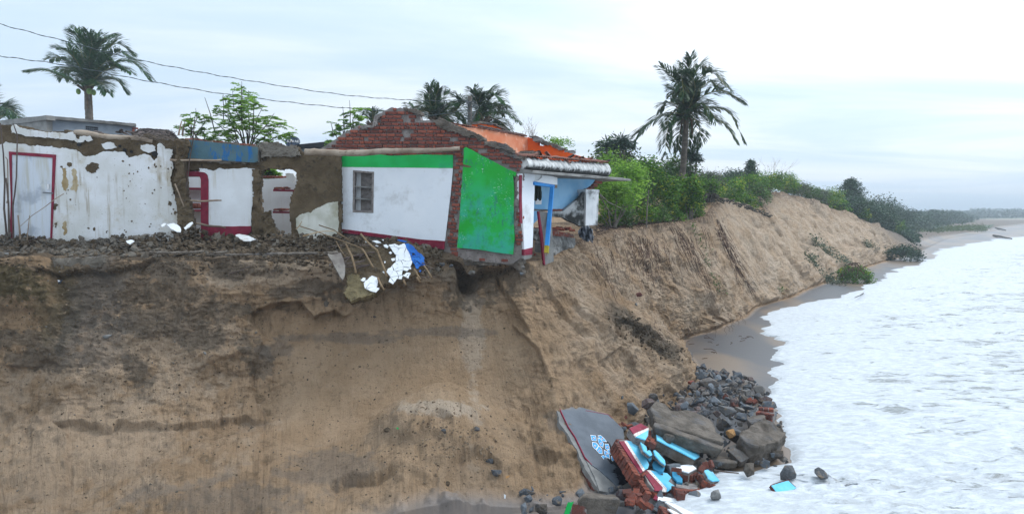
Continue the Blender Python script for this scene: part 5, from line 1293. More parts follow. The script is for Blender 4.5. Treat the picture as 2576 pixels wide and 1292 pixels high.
bush('leafy_bush', 'upright leafy bush just right of the palm trunk', 'bush', gb(1735, 520, 31.5), (.50, .5, 1.15), 150, 26, .070, M['leaf_green'], nst=7, lift=.75)
bush('leafy_bush', 'deep green bush filling the gap below the canopy slab', 'bush', gb(1580, 520, 29), (.95, .9, .95), 160, 26, .070, M['leaf_mid'], nst=8, lift=.7)
bush('leafy_bush', 'bushy screwpine thicket behind the palm trunk top', 'bush', gb(1690, 480, 37), (1.5, 1.2, 1.5), 240, 30, .07, M['leaf_mid'], nst=8, lift=.9, twigs=12)
bush('leafy_bush', 'low yellowish bush between the palm and the bare ridge shrubs', 'bush', gb(1775, 480, 39), (1.0, 1, .9), 150, 30, .07, M['leaf_olive'], nst=8, lift=.9, twigs=8)
lows = [(1530,25.5,.45,'low herb clump beside the foot of the white pillar'),(1575,26,.55,'low leafy clump under the crossed dry sticks'),(1618,27.5,.5,'knee-high green clump behind the thin bleached stake'),(1655,28.5,.55,'spreading green clump at the cliff lip right of the stake'),(1700,30,.5,'low green clump under the dense bush by the palm'),(1742,33,.45,'small sprawling clump at the cliff corner')]
for u, D, r_, lb_ in lows:
    bush('low_shrub', lb_, 'shrub', gb(u, 560, D), (r_ * 1.2, r_, r_), 60, 24, .050, M['leaf_mid'] if u % 2 else M['leaf_green'], group='low green clumps along the near cliff top', nst=5)
def strand(name, label, cat, pts, r, mat, group=None):
    mb = MB(); base = Vector(pts[0]); pp = [Vector(p) - base for p in pts]; mb.tube(pp, list(np.linspace(r, r * .55, len(pp))), 6); o = mb.build(name, mat); o.location = base; return tag(o, label, cat, group)
def gp(u, v, D): return P(u, v, D)
strand('bare_tree_stem', 'leaning bleached tree stem between the low clumps', 'tree stem', [gb(1588, 560, 27.5), P(1592, 490, 27.5), P(1600, 460, 27.5), P(1617, 425, 27.6)], .05, M['bark'])
strand('wooden_stake', 'thin straight bleached stake at the cliff lip', 'stake', [gb(1626, 556, 26.5), P(1628, 520, 26.5), P(1632, 478, 26.5)], .032, M['bark'])
strand('dry_stick', 'upper of the crossed dry sticks leaning from the pillar', 'stick', [P(1508, 487, 22.5), P(1530, 508, 23.5), P(1567, 526, 24.5)], .02, M['bark'])
strand('dry_stick', 'lower of the crossed dry sticks leaning from the pillar', 'stick', [P(1509, 490, 22.5), P(1522, 515, 23), P(1540, 543, 23.5)], .025, M['bark'])
strand('dry_stick', 'short upright green stick under the canopy slab', 'stick', [P(1500, 474, 22), P(1506, 462, 22), P(1513, 452, 22)], .014, M['rachis'])
pc = Pl((1572, 400, 29), (1589, 400, 29.4)); o = plate(pc, [(1573,458),(1590,455),(1590,560),(1571,560)], .25, 0, 'concrete_post', M['house_grey'], None, amp=.004); tag(o, 'grey concrete post standing half hidden in the bushes', 'post')
# screwpines
def pandan(label, base, heads, D, R_=.7, group=None):
    base = Vector(base); t = thing('screwpine', label, 'screwpine', base, group); mb = MB(); lb = LB(); r = np.random.default_rng(int(abs(base.x) * 100))
    for (u, v) in heads:
        h = P(u, v, D); mb.tube([base, base.lerp(h, .5) + Vector((random.uniform(-.2, .2), 0, -.15)), h], [.09, .06, .05], 6)
        n = 170; d = rv(n); d[:, 2] = np.abs(d[:, 2]) * 1.1 - .25; d /= np.linalg.norm(d, axis=1, keepdims=True); L = R_ * r.uniform(.7, 1.1, (n, 1)); w = np.cross(d, rv(n)); w /= np.linalg.norm(w, axis=1, keepdims=True)
        lb.quads(np.array(h) + d * L * .28, d * L * .30, w * .036, r.normal(.45, .2, n)); d2 = d + np.array([0, 0, -.7]); d2 /= np.linalg.norm(d2, axis=1, keepdims=True)
        lb.quads(np.array(h) + d * L * .55 + d2 * L * .22, d2 * L * .25, w * .032, r.normal(.5, .2, n))
    lb.build('leaves', M['pandan'], t); mb.build('trunk', M['bark'], t); return t
pandan('screwpine with three dark spiky heads above the bushes left of the palm', gb(1556, 500, 33), [(1527,372),(1549,368),(1572,366),(1560,362)], 33, .68)
pandan('screwpine with small spiky heads just right of the tall palm trunk', gb(1732, 500, 36), [(1735,398),(1752,404),(1741,392)], 36, .48)
bare_shrub('bare_shrub', 'leafless spiky tree top poking out behind the orange wall', 'shrub', P(1342, 378, 27), .95, .5, M['twig'], 4, rad=.018)
bare_shrub('bare_shrub', 'dry yellowish twigs behind the upper orange wall, right of the palms', 'shrub', P(1302, 360, 28), 1.0, 1.0, M['twig'], 4, rad=.014)
bush('leafy_bush', 'loose green bush around the stems of the three-headed screwpine', 'bush', gb(1556, 500, 33.8), (1.6, .9, 2.15), 230, 26, .08, M['leaf_mid'], nst=8, lift=.95, twigs=8)
bush('leafy_bush', 'yellow-green bush rising over the end of the tiled verge', 'bush', gb(1528, 500, 31), (.9, .8, 1.6), 110, 30, .06, M['leaf_bright'], nst=8, lift=1.0, twigs=5)
bush('leafy_bush', 'few light leaves showing over the end of the deep orange wall', 'bush', P(1400, 392, 27), (.7, .4, .55), 34, 22, .045, M['leaf_bright'], nst=4, lift=.6)
# ---- shrubs along the ridge and the far cliff ----
def onridge(u, D): p = P(u, 530, D); g_ = drop(p.x, p.y); return Vector((p.x, p.y, g_.z))
for i, (u, D, h, w, lab) in enumerate([(1760,41,1.7,1.2,'first bare grey shrub on the ridge, counted from the palm'),(1800,44,1.8,1.4,'bare grey shrub crowning the ridge over the dark root ball'),(1840,48,1.6,1.4,'bare reddish shrub on the ridge before the small fir-like tree'),(1935,56,2.6,1.6,'tall leafless lacy shrub at the high sand crest'),(2010,62,1.6,1.8,'dry tangled shrub at the crest right of the lacy one'),(2075,68,1.9,2.0,'dry shrub on the falling ridge line')]):
    bare_shrub('bare_shrub', lab, 'shrub', onridge(u, D), h, w, M['twig'], 8, group='bare shrubs on the dune ridge', rad=.022)
rs = [(1760,38,1.1,.95,0,'green scrub at the inner edge of the bare sand shelf'),(1790,41,1.2,.9,1,'green scrub above the root ball on the ridge'),(1815,43,1.5,1.0,0,'mid-green scrub on the ridge behind the black debris line'),(1838,46,1.3,1.0,2,'grey-green scrub patch on the ridge, left of the small conifer'),
      (1860,45,1.3,.9,0,'low green scrub overhanging the near dune lip'),(1885,50,1.4,1.1,0,'rounded green scrub beneath the small conifer'),(1912,49,1.2,.9,1,'green scrub at the head of the high sand face'),(1935,53,1.5,1.1,0,'green scrub under the tall lacy shrub'),
      (1965,58,1.5,1.1,0,'green scrub just past the high crest'),(1995,60,1.2,.9,2,'grey scrub slipping over the crest'),(2025,63,1.4,1.1,1,'green scrub on the descending crest'),(2055,65,1.3,1.0,2,'grey scrub draped over the eroded edge'),
      (2082,68,1.6,1.3,0,'green shrub left of the large casuarina'),(1775,46,1.6,1.2,3,'dark shrub on the skyline behind the ridge'),(1830,52,1.8,1.3,3,'dark shrub on the skyline left of the small conifer'),(1925,60,1.7,1.3,3,'dark shrub on the skyline behind the crest'),(1870,54,1.8,1.1,2,'olive shrub on the skyline by the small conifer')]
MM = [M['leaf_green'], M['leaf_mid'], M['leaf_olive'], M['leaf_cas']]
for u, D, w, h, k, lab in rs:
    bush('dune_shrub', lab, 'shrub', onridge(u, D), (w, w * .8, h), 110, 26, .075, MM[k], group='shrubs along the dune ridge', nst=5, twigs=3)
def casuarina(label, base, h, w, n=60, group=None, size=.12):
    base = Vector(base); t = thing('casuarina', label, 'casuarina tree', base, group); mb = MB(); mb.tube([base - Vector((0, 0, .1)), base + Vector((w * .05, 0, h * .5)), base + Vector((0, 0, h))], [.1, .06, .02], 6); lb = LB(); cs = []
    for k in range(n):
        q = (k + .5) / n; z = h * (.12 + .88 * q); a = k * 2.4; L = w * (1 - q) ** .65 * random.uniform(.6, 1.05) + .1; d = Vector((math.cos(a), math.sin(a), .35)); p0 = base + Vector((0, 0, z)); mb.tube([p0, p0 + d * L], [.025, .008], 3, False)
        for s_ in (.35, .6, .8, 1.): cs.append(tuple(p0 + d * L * s_))
    cloud(lb, np.array(cs), 16, w * .085 + .03, size, flat=.2, asp=.28); lb.build('foliage', M['leaf_cas'], t); mb.build('trunk', M['bark'], t); return t
casuarina('small fir-like casuarina on the skyline of the near ridge', onridge(1886, 52), 2.5, .75, 36)
casuarina('large spreading casuarina leaning over the far cliff edge', onridge(2138, 76), 4.2, 2.3, 80, size=.16)
far_sh = [(2100,71,1.6,1.2,0,'bright green shrub hanging over the cliff left of the casuarina'),(2125,74,2.0,1.5,3,'dark blue-green shrub under the large casuarina'),(2150,77,2.2,1.8,3,'dark shrub mass right under the large casuarina'),(2172,79,1.8,1.7,3,'dark shrub mass right of the large casuarina'),(2160,75,1.0,.9,0,'yellow-green shrub hanging below the dark mass'),
          (2195,82,2.2,2.0,3,'tall dark shrub near the low end of the cliff'),(2215,86,2.4,2.4,3,'dark shrub where the cliff runs down to the beach'),(2235,88,1.6,1.6,3,'dark shrub overhanging the last sand face'),(2252,92,1.1,1.0,0,'small yellow-green shrub at the last sand face'),(2205,92,2.4,3.0,3,'tall tree-like shrub behind the end of the cliff'),(2180,96,2.4,2.9,2,'twiggy olive shrub on the skyline'),
          (2245,105,2.5,3.2,3,'skyline casuarina scrub at the start of the far wood'),(2275,118,2.5,3.3,3,'dark scrub dome in the near edge of the far wood')]
for u, D, w, h, k, lab in far_sh:
    bush('cliff_shrub', lab, 'shrub', onridge(u, D), (w, w, h), 130, 24, .13, MM[k], group='shrubs on the far end of the cliff', nst=5, twigs=3)
# far wood: many crowns that read as one mass
lb = LB(); r = np.random.default_rng(12); cs = []; tb = []
for k in range(560):
    D = 95 * (480 / 95) ** (r.random() ** .8); u0 = np.interp(D, [95, 140, 220, 480], [2245, 2345, 2452, 2500]); u = u0 - 14 - abs(r.normal(0, 1)) * 110 * (95 / D) ** .5 - r.random() * 40
    p = P(u, 530, D); h = r.uniform(3.2, 5.2) * (1 if D < 300 else 1.0); w = r.uniform(1.4, 2.6)
    hi = np.clip((u0 - u) / 60, .35, 1)
    m_ = 16; e = rv(m_) * np.array([w, w, h * .5]); e[:, 2] = np.abs(e[:, 2]) * 1.3; c_ = np.array([p.x, D, -4.4]) + np.array([0, 0, h * .15]) + e * np.array([1, 1, hi])
    cs.append(c_)
for k in range(90):
    u = r.uniform(2222, 2282); D = r.uniform(92, 125); p = P(u, 530, D); cs.append(np.array([p.x, D, -4.5]) + np.abs(rv(12)) * np.array([1.2, 1.2, np.interp(u, [2222, 2282], [2.4, .7])]))
cs = np.concatenate(cs); cloud(lb, cs, 13, .5, .34, flat=.3, tvar=.3, asp=.5)
o = lb.build('far_wood', M['leaf_cas']); tag(o, 'bluish far coastal wood of casuarina scrub behind the beach', 'wood', kind='stuff')
# ground under the far wood and the farther headland
mb = MB(); pts = [Pz(u, v, -4.6) for u, v in ((2150,590),(2300,597),(2345,589),(2400,583),(2455,579),(2492,573),(2505,562),(2530,557),(2576,556),(2700,556),(2700,545),(2150,545))]
mb.add([tuple(p + Vector((0, 0, random.uniform(0, .1)))) for p in pts], [tuple(range(len(pts)))]); o = mb.build('far_coast_land', M['farland']); tag(o, kind='structure')
lb = LB(); cs = []
for k in range(420):
    D = r.uniform(420, 900); u = r.uniform(2440, 2760); p = P(u, 530, D); cs.append(np.array([p.x, D, -4.2 + 0]) + np.abs(rv(8)) * np.array([4, 4, 3.2 * D / 520]))
cs = np.concatenate(cs); cloud(lb, cs, 7, 1.3, 1.2, flat=.3, asp=.5); o = lb.build('far_headland_wood', M['leaf_cas']); tag(o, 'faint wooded strip of the farthest headland', 'wood', kind='stuff')
mb = MB(); A_ = [Pz(u, v, -4.3) for u, v in ((2480,553),(2760,551))]; B_ = [Pz(u, v, -5.02) for u, v in ((2470,560),(2760,557.5))]
mb.add([tuple(A_[0] + Vector((0, 0, .4))), tuple(A_[1] + Vector((0, 0, .4))), tuple(B_[1]), tuple(B_[0])], [(0, 1, 2, 3)]); o = mb.build('far_sand_bank', surf('far_sand', (.40, .34, .27), (.46, .40, .33), sc=.05, bump=0)); tag(o, kind='structure')
# grass strips and low cover near the end of the cliff
lb = LB(); c_ = []
for k in range(1500):
    u = r.uniform(2290, 2470); v = r.uniform(np.interp(u, [2290, 2470], [583, 573]), np.interp(u, [2290, 2470], [592, 578])); p = Pz(u, v, -4.5); c_.append(tuple(p))
cloud(lb, np.array(c_), 10, .6, .22, flat=0, tbase=.6); o = lb.build('beach_grass', M['grass']); tag(o, 'bright green creeping grass behind the far beach', 'grass', kind='stuff')
# slipped tufts on the cliff face
for i, (pts, lab) in enumerate([([(2040,602),(2052,612),(2068,625),(2080,634),(2092,640)], 'long strip of slipped grey-green turf high on the far sand face'), ([(2030,640),(2040,655),(2048,664)], 'short grey-green turf strip on the middle sand face'), ([(2110,650),(2122,658),(2128,662)], 'small tuft low on the far sand face'), ([(2075,695),(2085,703),(2100,712),(2112,718)], 'grey-green turf lump at the toe of the cliff beside the uprooted bush'), ([(2172,610),(2185,618),(2200,625)], 'small dark turf strip above the far fallen shrub'), ([(1735,560),(1752,590),(1768,630),(1780,680)], 'green creeper trailing down the near cliff corner'), ([(1785,690),(1800,715),(1812,735)], 'sparse green creeper low on the near cliff'), ([(1960,725),(1965,730)], 'tiny green tuft at the foot of the sand cliff')]):
    lb = LB(); cs = []
    P0 = hit(*pts[0])[0]
    for a, b in zip(pts[:-1], pts[1:]):
        for q in range(8):
            h_, n_ = hit(a[0] + (b[0] - a[0]) * q / 8 + random.uniform(-3, 3), a[1] + (b[1] - a[1]) * q / 8 + random.uniform(-3, 3)); cs.append(tuple(h_ + n_ * .06))
    near_ = P0.y < 40
    cloud(lb, np.array(cs), 14 if near_ else 26, .16 if near_ else .28, .05 if near_ else .10, tbase=.5); o = lb.build('turf_tuft', M['leaf_mid'] if near_ else M['leaf_olive'])
    tag(o, lab, 'tuft')
# fallen shrubs at the water's edge
def fallen(label, u, v, D, w, h, dark, twigs):
    b = Pz(u, v, SEA + .02); t = thing('fallen_bush', label, 'fallen bush', b); lb = LB()
    cloud(lb, ellips(110, np.array(b) + np.array([0, 0, h * .3]), (w, w * .8, h * .75)), 26, w * .12, .075 if D < 60 else .11, tbase=.35); lb.build('foliage', M['leaf_cas'] if dark else M['leaf_green'], t)
    mb = MB()
    for k in range(twigs):
        a = random.uniform(0, 6.28); a1 = a + random.uniform(-1.2, 1.2); k_ = random.uniform(.55, 1.12); t0, t1 = random.uniform(0, .5), random.uniform(.9, 1.9)
        mb.tube([b + Vector((math.cos(a + (a1 - a) * q) * w * .95 * k_ * math.cos(t0 + (t1 - t0) * q), math.sin(a + (a1 - a) * q) * w * .75 * k_ * math.cos(t0 + (t1 - t0) * q), h * 1.25 * k_ * math.sin(t0 + (t1 - t0) * q))) for q in (0, .25, .5, .75, 1)], [.018, .022, .025, .025, .015], 4)
    mb.build('roots', M['root'] if not dark else M['twigdark'], t)
fallen('uprooted bush with a tangle of brown roots at the edge of the foam', 2150, 712, 48, 1.25, 1.05, False, 60)
fallen('dark fallen shrub standing in the wash farther along the beach', 2272, 657, 72, 1.75, 1.35, True, 14)
for pts, lab in (([(2499,592),(2515,594),(2530,598),(2545,600)], 'forked driftwood trunk lying on the farthest sand spit'), ([(2504,573),(2515,575),(2530,579)], 'dark washed-up tree at the end of the far wood'), ([(2330,600),(2331,592),(2330,584)], 'lone upright post on the far beach'), ([(2172,737),(2165,742),(2150,748)], 'thin stick in the swash under the uprooted bush')):
    strand('driftwood', lab, 'driftwood', [Pz(u, v, SEA + .35) if i else Pz(u, v, SEA + .1) for i, (u, v) in enumerate(pts)] if 'upright' not in lab else [Pz(2330, 601, SEA + .1), Pz(2330, 601, SEA + .1) + Vector((0, 0, .5)), Pz(2330, 601, SEA + .1) + Vector((0, 0, .95))], .03 if 'swash' in lab else (.12 if 'post' in lab else .2), M['twigdark'])
# litter, bare scrub floor and exposed roots
lb = MB()
for k in range(900):
    u = random.uniform(1500, 1770); D = random.uniform(np.interp(u, [1500, 1560, 1700, 1770], [21.5, 24.2, 29, 33]), np.interp(u, [1500, 1770], [27, 38])); p = P(u, 530, D); g_ = drop(p.x, p.y); a = random.uniform(0, 3.14); L = random.uniform(.05, .22) * (1.6 if u < 1640 else 1)
    lb.tube([g_ + Vector((0, 0, .02)), g_ + Vector((math.cos(a) * L, math.sin(a) * L, random.uniform(.02, .12)))], [.012, .006], 3, False)
o = lb.build('plant_litter', M['litter']); tag(o, 'dark dry plant litter strewn over the cliff top', 'litter', kind='stuff')
def rootline(mb, u, v, L, slope, r0, wig=3., off=.035):
    pts = []; n = max(4, int(L / 9)); ph = random.uniform(0, 9)
    y0 = None
    for i in range(n + 1):
        t = i / n; uu = u + slope * L * t + math.sin(ph + t * 6) * wig * 1.6 * t + math.sin(ph * 3 + t * 17) * 1.5 + random.uniform(-.6, .6); vv = v + L * t
        h_, n_ = hit(uu, vv)
        if y0 is not None and abs(h_.y - y0) > 1.6: break
        y0 = h_.y; pts.append(h_ + (-h_).normalized() * off)
    if len(pts) > 2: mb.tube(pts, list(np.linspace(r0, r0 * .4, len(pts))), 4, False)
mb = MB()
for k in range(60): rootline(mb, random.uniform(1575, 1655), random.uniform(590, 630), random.uniform(25, 110), random.uniform(-.15, .35), random.uniform(.005, .010))
for k in range(64): 
    u = random.uniform(1480, 1800); rootline(mb, u, np.interp(u, [1480, 1560, 1640, 1720, 1800], [600, 588, 573, 562, 560]) + random.uniform(0, 60), random.uniform(40, 170), random.uniform(.2, .45), random.uniform(.005, .009))
for k in range(30): 
    q = random.random(); rootline(mb, 1690 + 60 * q + random.uniform(-12, 12), 560 + 60 * q, random.uniform(60, 190), random.uniform(.35, .5), random.uniform(.006, .011))
for k in range(40):
    u = random.uniform(1640, 1870); v = np.interp(u, [1640, 1720, 1870], [835, 850, 800]) + random.uniform(-34, 6); rootline(mb, u, v, random.uniform(10, 30), random.uniform(-.6, .8), .008)
o = mb.build('hanging_roots', M['root']); tag(o, 'thin brown roots hanging down the eroded cliff face', 'roots', kind='stuff')
mb = MB()
for k in range(34): rootline(mb, 1806 + random.uniform(-6, 8), 548 + random.uniform(0, 40), random.uniform(120, 190), random.uniform(.42, .60), random.uniform(.008, .015), 5)
o = mb.build('root_bundle', M['root']); tag(o, 'thick bundle of dark roots hanging down the corner of the near cliff', 'roots')
b = onridge(1783, 36.5); mb = MB()
for k in range(60):
    a = random.uniform(0, 6.28); e = random.uniform(0, 1.4); d = Vector((math.cos(a) * math.cos(e), math.sin(a) * math.cos(e), math.sin(e) * .8)); mb.tube([d * .1, d * .45 + Vector((0, 0, .1)), d * .8 + Vector((0, 0, -.1))], [.05, .035, .012], 5)
o = mb.build('root_ball', M['twigdark']); o.location = b + Vector((0, 0, .1)); tag(o, 'dark upturned root ball on the bare sand shelf right of the palm', 'root ball')
mb = MB()
for k in range(90):
    q = random.random(); u = 1815 + 125 * q; v = 505 + 40 * q ** 1.2 + random.uniform(-3, 5); h_, n_ = hit(u, v); a = random.uniform(0, 3); mb.tube([h_ + Vector((0, 0, .05)), h_ + Vector((math.cos(a) * .3, math.sin(a) * .3, random.uniform(0, .2)))], [.05, .02], 4)
o = mb.build('debris_fringe', M['twigdark']); tag(o, 'black line of roots and rubbish hanging over the near dune lip', 'debris', kind='stuff')
# ---------------- things behind the houses ----------------
gh = thing('grey_flat_roofed_house', 'bluish grey cement house with flat slab roof behind the left mud wall', 'house', P(160, 420, 24.5))
GL = Pl((-60, 400, 25.9), (116, 400, 24.0)); GF = Pl((116, 400, 24.0), (342, 400, 26.3))
plate(GL, [(-60,310),(0,303),(116,290),(117,301),(60,309),(-60,322)], .3, .03, 'roof_slab', M['concrete'], gh, amp=.006)
plate(GL, [(-60,318),(0,312),(117,299),(118,400),(-60,400)], .2, -.04, 'side_wall', M['concrete'], gh)
plate(GF, [(115,290),(200,298),(280,305),(342,311),(343,318),(280,312),(200,305),(115,299)], .5, .10, 'roof_slab', M['concrete'], gh, amp=.006)
plate(GF, [(117,298),(342,315),(342,400),(117,400)], .2, -.02, 'front_wall', M['house_grey'], gh, holes=[[(215,317),(247,320),(247,334),(215,331)]])
vb = plate(GF, [(214,316),(248,319),(248,335),(214,332)], .04, -.12, 'vent_block', M['house_grey'], gh)
mb = MB()
for k in range(6):
    for j in range(3):
        a, z = GF.l(218 + k * 5.2, 319.5 + j * 4.6 + k * .45, -.11); mb.box(GF.w(a, z, -.105), (.035, .02, .03), Matrix((GF.h, GF.n, Vector((0, 0, 1)))).transposed())
mb.build('vent_hole_shade', M['hole_shade'], vb)  # dark boxes on the block paint the shade of the vent holes
brg = Bricks(gh, 300); brg.fill(GF, [(322,316),(352,319),(352,332),(322,330)], .02, prob=.95); brg.done()
tr = thing('old_tiled_roof', 'low dark tiled roof sagging behind the left mud wall', 'roof', P(400, 340, 23.5))
TR = Pl((340, 400, 23.5), (450, 400, 24.2))
plate(TR, [(335,338),(350,326),(362,321),(395,324),(430,328),(440,338),(450,350),(335,350)], .1, -.5, 'roof_underlay', M['tiledark'], tr, amp=.02)
for r_ in range(4): tilerow(TR, 338 + r_ * 5, 338 - r_ * 4, 446 - r_ * 4, 342 - r_ * 4, -.1 - r_ * .12, 24, tr, 1, lib=TILD, missing=.12)
for k in range(26): put_tile(TR.at(random.uniform(240, 440), random.uniform(334, 342), random.uniform(.1, 2.4)), Matrix.Rotation(random.uniform(0, 6), 3, 'Z') @ Matrix.Rotation(random.uniform(-.5, .5), 3, 'X'), tr, TILD)
bs = thing('black_roofed_shed', 'grey shed with black sheet roof just left of the brick gable', 'shed', P(785, 380, 25))
BS = Pl((740, 400, 25), (850, 400, 25)); plate(BS, [(742,364),(812,357),(850,354),(850,371),(745,374)], 1.2, .1, 'sheet_roof', M['darkroof'], bs); plate(BS, [(745,373),(850,371),(850,400),(745,400)], .2, 0, 'wall', M['house_grey'], bs)
# satellite dish
dD = 27.; dc = P(736, 357, dD); di = thing('satellite_dish', 'dark blue satellite dish with white letters above the mud wall', 'satellite dish', dc - Vector((0, 0, .6)))
ax = (Vector((.12, -1, .28))).normalized(); hx = Vector((0, 0, 1)).cross(ax).normalized(); hx = -hx if hx.x < 0 else hx; hy = ax.cross(hx); hy = -hy if hy.z < 0 else hy
V = []; Fc = []; n, m_ = 32, 7; RX, RY = 18.3 / F * dD, 15.5 / F * dD
for j in range(m_):
    q = j / (m_ - 1)
    for i in range(n):
        a = 2 * math.pi * i / n; V.append(dc + hx * math.cos(a) * RX * q + hy * math.sin(a) * RY * q - ax * .07 * (1 - q * q))
for j in range(m_ - 1):
    for i in range(n): Fc.append((j * n + i, j * n + (i + 1) % n, (j + 1) * n + (i + 1) % n, (j + 1) * n + i))
o = link('reflector', mesh('reflector', V, Fc, True), M['dish'], di); sm = o.modifiers.new('s', 'SOLIDIFY'); sm.thickness = .012
mb = MB(); fp = dc + ax * .34 - hy * .05; mb.tube([dc - hy * RY * .95, fp - ax * .04], .012, 5); mb.tube([dc - hy * RY * .85 - hx * .14, fp - hx * .06], .010, 5); mb.tube([dc - ax * .1, dc - Vector((0, 0, .6))], .025, 6); mb.build('arm', M['darkroof'], di)
mb = MB(); mb.tube([fp, fp - ax * .10], [.035, .05], 8); mb.build('receiver', M['plainwhite'], di)
def text(s, size, loc, R3, mat, name, parent, thick=.002):
    cu = bpy.data.curves.new('t', 'FONT'); cu.body = s; cu.size = size; cu.extrude = thick; cu.align_x = 'CENTER'; cu.align_y = 'CENTER'; cu.shear = .3; cu.offset = .004
    t_ = bpy.data.objects.new('t', cu); COL.objects.link(t_); dg = bpy.context.evaluated_depsgraph_get(); me = bpy.data.meshes.new_from_object(t_.evaluated_get(dg)); bpy.data.objects.remove(t_)
    me.transform(R3.to_4x4()); me.transform(Matrix.Translation(loc)); return link(name, me, mat, parent)
text('SUN HD', .135, dc + hy * .02 + hx * .02 + ax * .0, Matrix((hx, hy, ax)).transposed(), M['plainwhite'], 'lettering', di)
# utility pole and cables
pb = P(1182, 530, 30); pp = thing('utility_pole', 'concrete utility pole with clamps and tangled wires between the two far palms', 'utility pole', (pb.x, 30, G0))
mb = MB(); mb.tube([(pb.x, 30, G0), P(1182, 243, 30), P(1182, 241.5, 30)], [.14, .092, .07], 10); mb.build('post', M['bark'], pp)
for v, w in ((257, .13), (311, .16)): mb = MB(); c = P(1182, v, 30); mb.box(c, (w * 2, .24, .035)); mb.build('clamp', M['iron'], pp)
mb = MB()
for k in range(26):
    c = P(1182 + random.uniform(-6, 6), random.uniform(258, 300), 29.85); mb.tube([c, c + Vector((random.uniform(-.3, .3), random.uniform(-.1, .1), random.uniform(-.25, .25))), c + Vector((random.uniform(-.3, .3), 0, random.uniform(-.3, .1)))], .009, 4)
mb.build('loose_wires', M['wire'], pp)
mb = MB(); mb.tube([P(1176, 262, 29.8), P(1176, 257, 29.8)], [.04, .05], 8); mb.tube([P(1188, 300, 29.8), P(1196, 283, 29.7)], [.03, .03], 6); mb.build('insulator', M['iron'], pp)
def cable(label, pts, D0, D1, r):
    C_ = bez([P(u, v, D0 + (D1 - D0) * (u + 60) / 1242) for u, v in pts], 150); n = len(C_); mb = MB()
    for ph in (0, math.pi):
        q = [Vector((c[0], c[1] + math.cos(i * 1.3 + ph) * .008, c[2] + math.sin(i * .85) * .014 + math.sin(i * 1.3 + ph) * .008)) for i, c in enumerate(C_.tolist())]; mb.tube(q, r, 4)
    base = Vector(C_[0].tolist())
    for i, v in enumerate(mb.v): mb.v[i] = tuple(Vector(v) - base)
    o = mb.build('power_cable', M['wire']); o.location = base; tag(o, label, 'cable', 'twisted cables running to the utility pole')
cable('upper of the two twisted cables crossing the left palm towards the pole', [(-60,42),(0,61),(160,103),(330,147),(500,181),(650,207),(850,237),(1000,250),(1110,254),(1180,252)], 22, 29.9, .009)
cable('lower of the two twisted cables, ending behind the brick gable', [(-60,128),(0,141),(170,165),(350,200),(560,236),(760,261),(940,278),(1080,290),(1180,275)], 22, 29.9, .009)
# stakes and thin poles at the left end of the ledge
def lp(x, y, D): u, v = x / 2.936, y / 2.936 + 251.6; return P(u, v, D)
for pts, r_, lab, mt in (([(2,170),(25,400),(35,600),(30,800),(50,1000)], .022, 'dark crooked stake at the very left end of the mud wall', 'stick_dark'), ([(98,175),(128,260),(125,420),(122,560),(108,700),(95,780),(100,1058)], .020, 'tall crooked dark stake crossing the limewashed door', 'stick_dark'),
    ([(132,850),(145,960),(156,1090)], .024, 'short pale stake standing in the rubble before the door', 'stick'), ([(218,850),(205,980),(195,1075)], .014, 'thin short stake before the right half of the door', 'stick'), ([(150,932),(240,850),(330,790),(400,735),(470,692)], .010, 'thin stick slanting up across the door latch', 'stick'),
    ([(45,575),(62,760),(68,980)], .024, 'second dark stake from the left, beside the red frame', 'stick_dark'), ([(40,420),(55,440),(62,720),(50,760)], .014, 'thin pale split cane leaning on the red door frame', 'stick')):
    strand('stake', lab, 'stake', [lp(x, y, 15.7 + .1 * i / len(pts)) for i, (x, y) in enumerate(pts)][::-1], r_, M[mt], 'stakes stuck in the rubble at the left end')
for pts, r_, lab, mt in (([(1440,130),(1425,300),(1400,440),(1385,600),(1375,650)], .018, 'long thin dark pole rising in front of the faded blue band', 'stick_dark'), ([(1342,155),(1330,200),(1318,262)], .022, 'short thick stub of a pole on the wall end', 'stick'), ([(1370,145),(1358,200),(1350,270)], .012, 'twisted dark twig beside the short pole stub', 'stick_dark'), ([(1352,180),(1345,262)], .018, 'thin upright stub between pole stub and twig', 'stick')):
    strand('wall_pole', lab, 'pole', [lp(x, y, 16.0) for x, y in pts][::-1], r_, M[mt], 'poles sticking up from the broken wall end')
mb = MB()
for k in range(70):
    u = random.uniform(330, 460); p = LW.at(u, 342 + (u - 340) * .06 + random.uniform(-4, 6), random.uniform(-.2, .25)); a = random.uniform(-.6, .6); L = random.uniform(.1, .45); mb.tube([p, p + Vector((math.cos(a) * L * random.choice((-1, 1)), random.uniform(-.1, .1), math.sin(a) * L))], .006, 3)
o = mb.build('thatch_scraps', M['twig']); tag(o, 'wispy scraps of old thatch and wire on the wall top', 'thatch', kind='stuff')

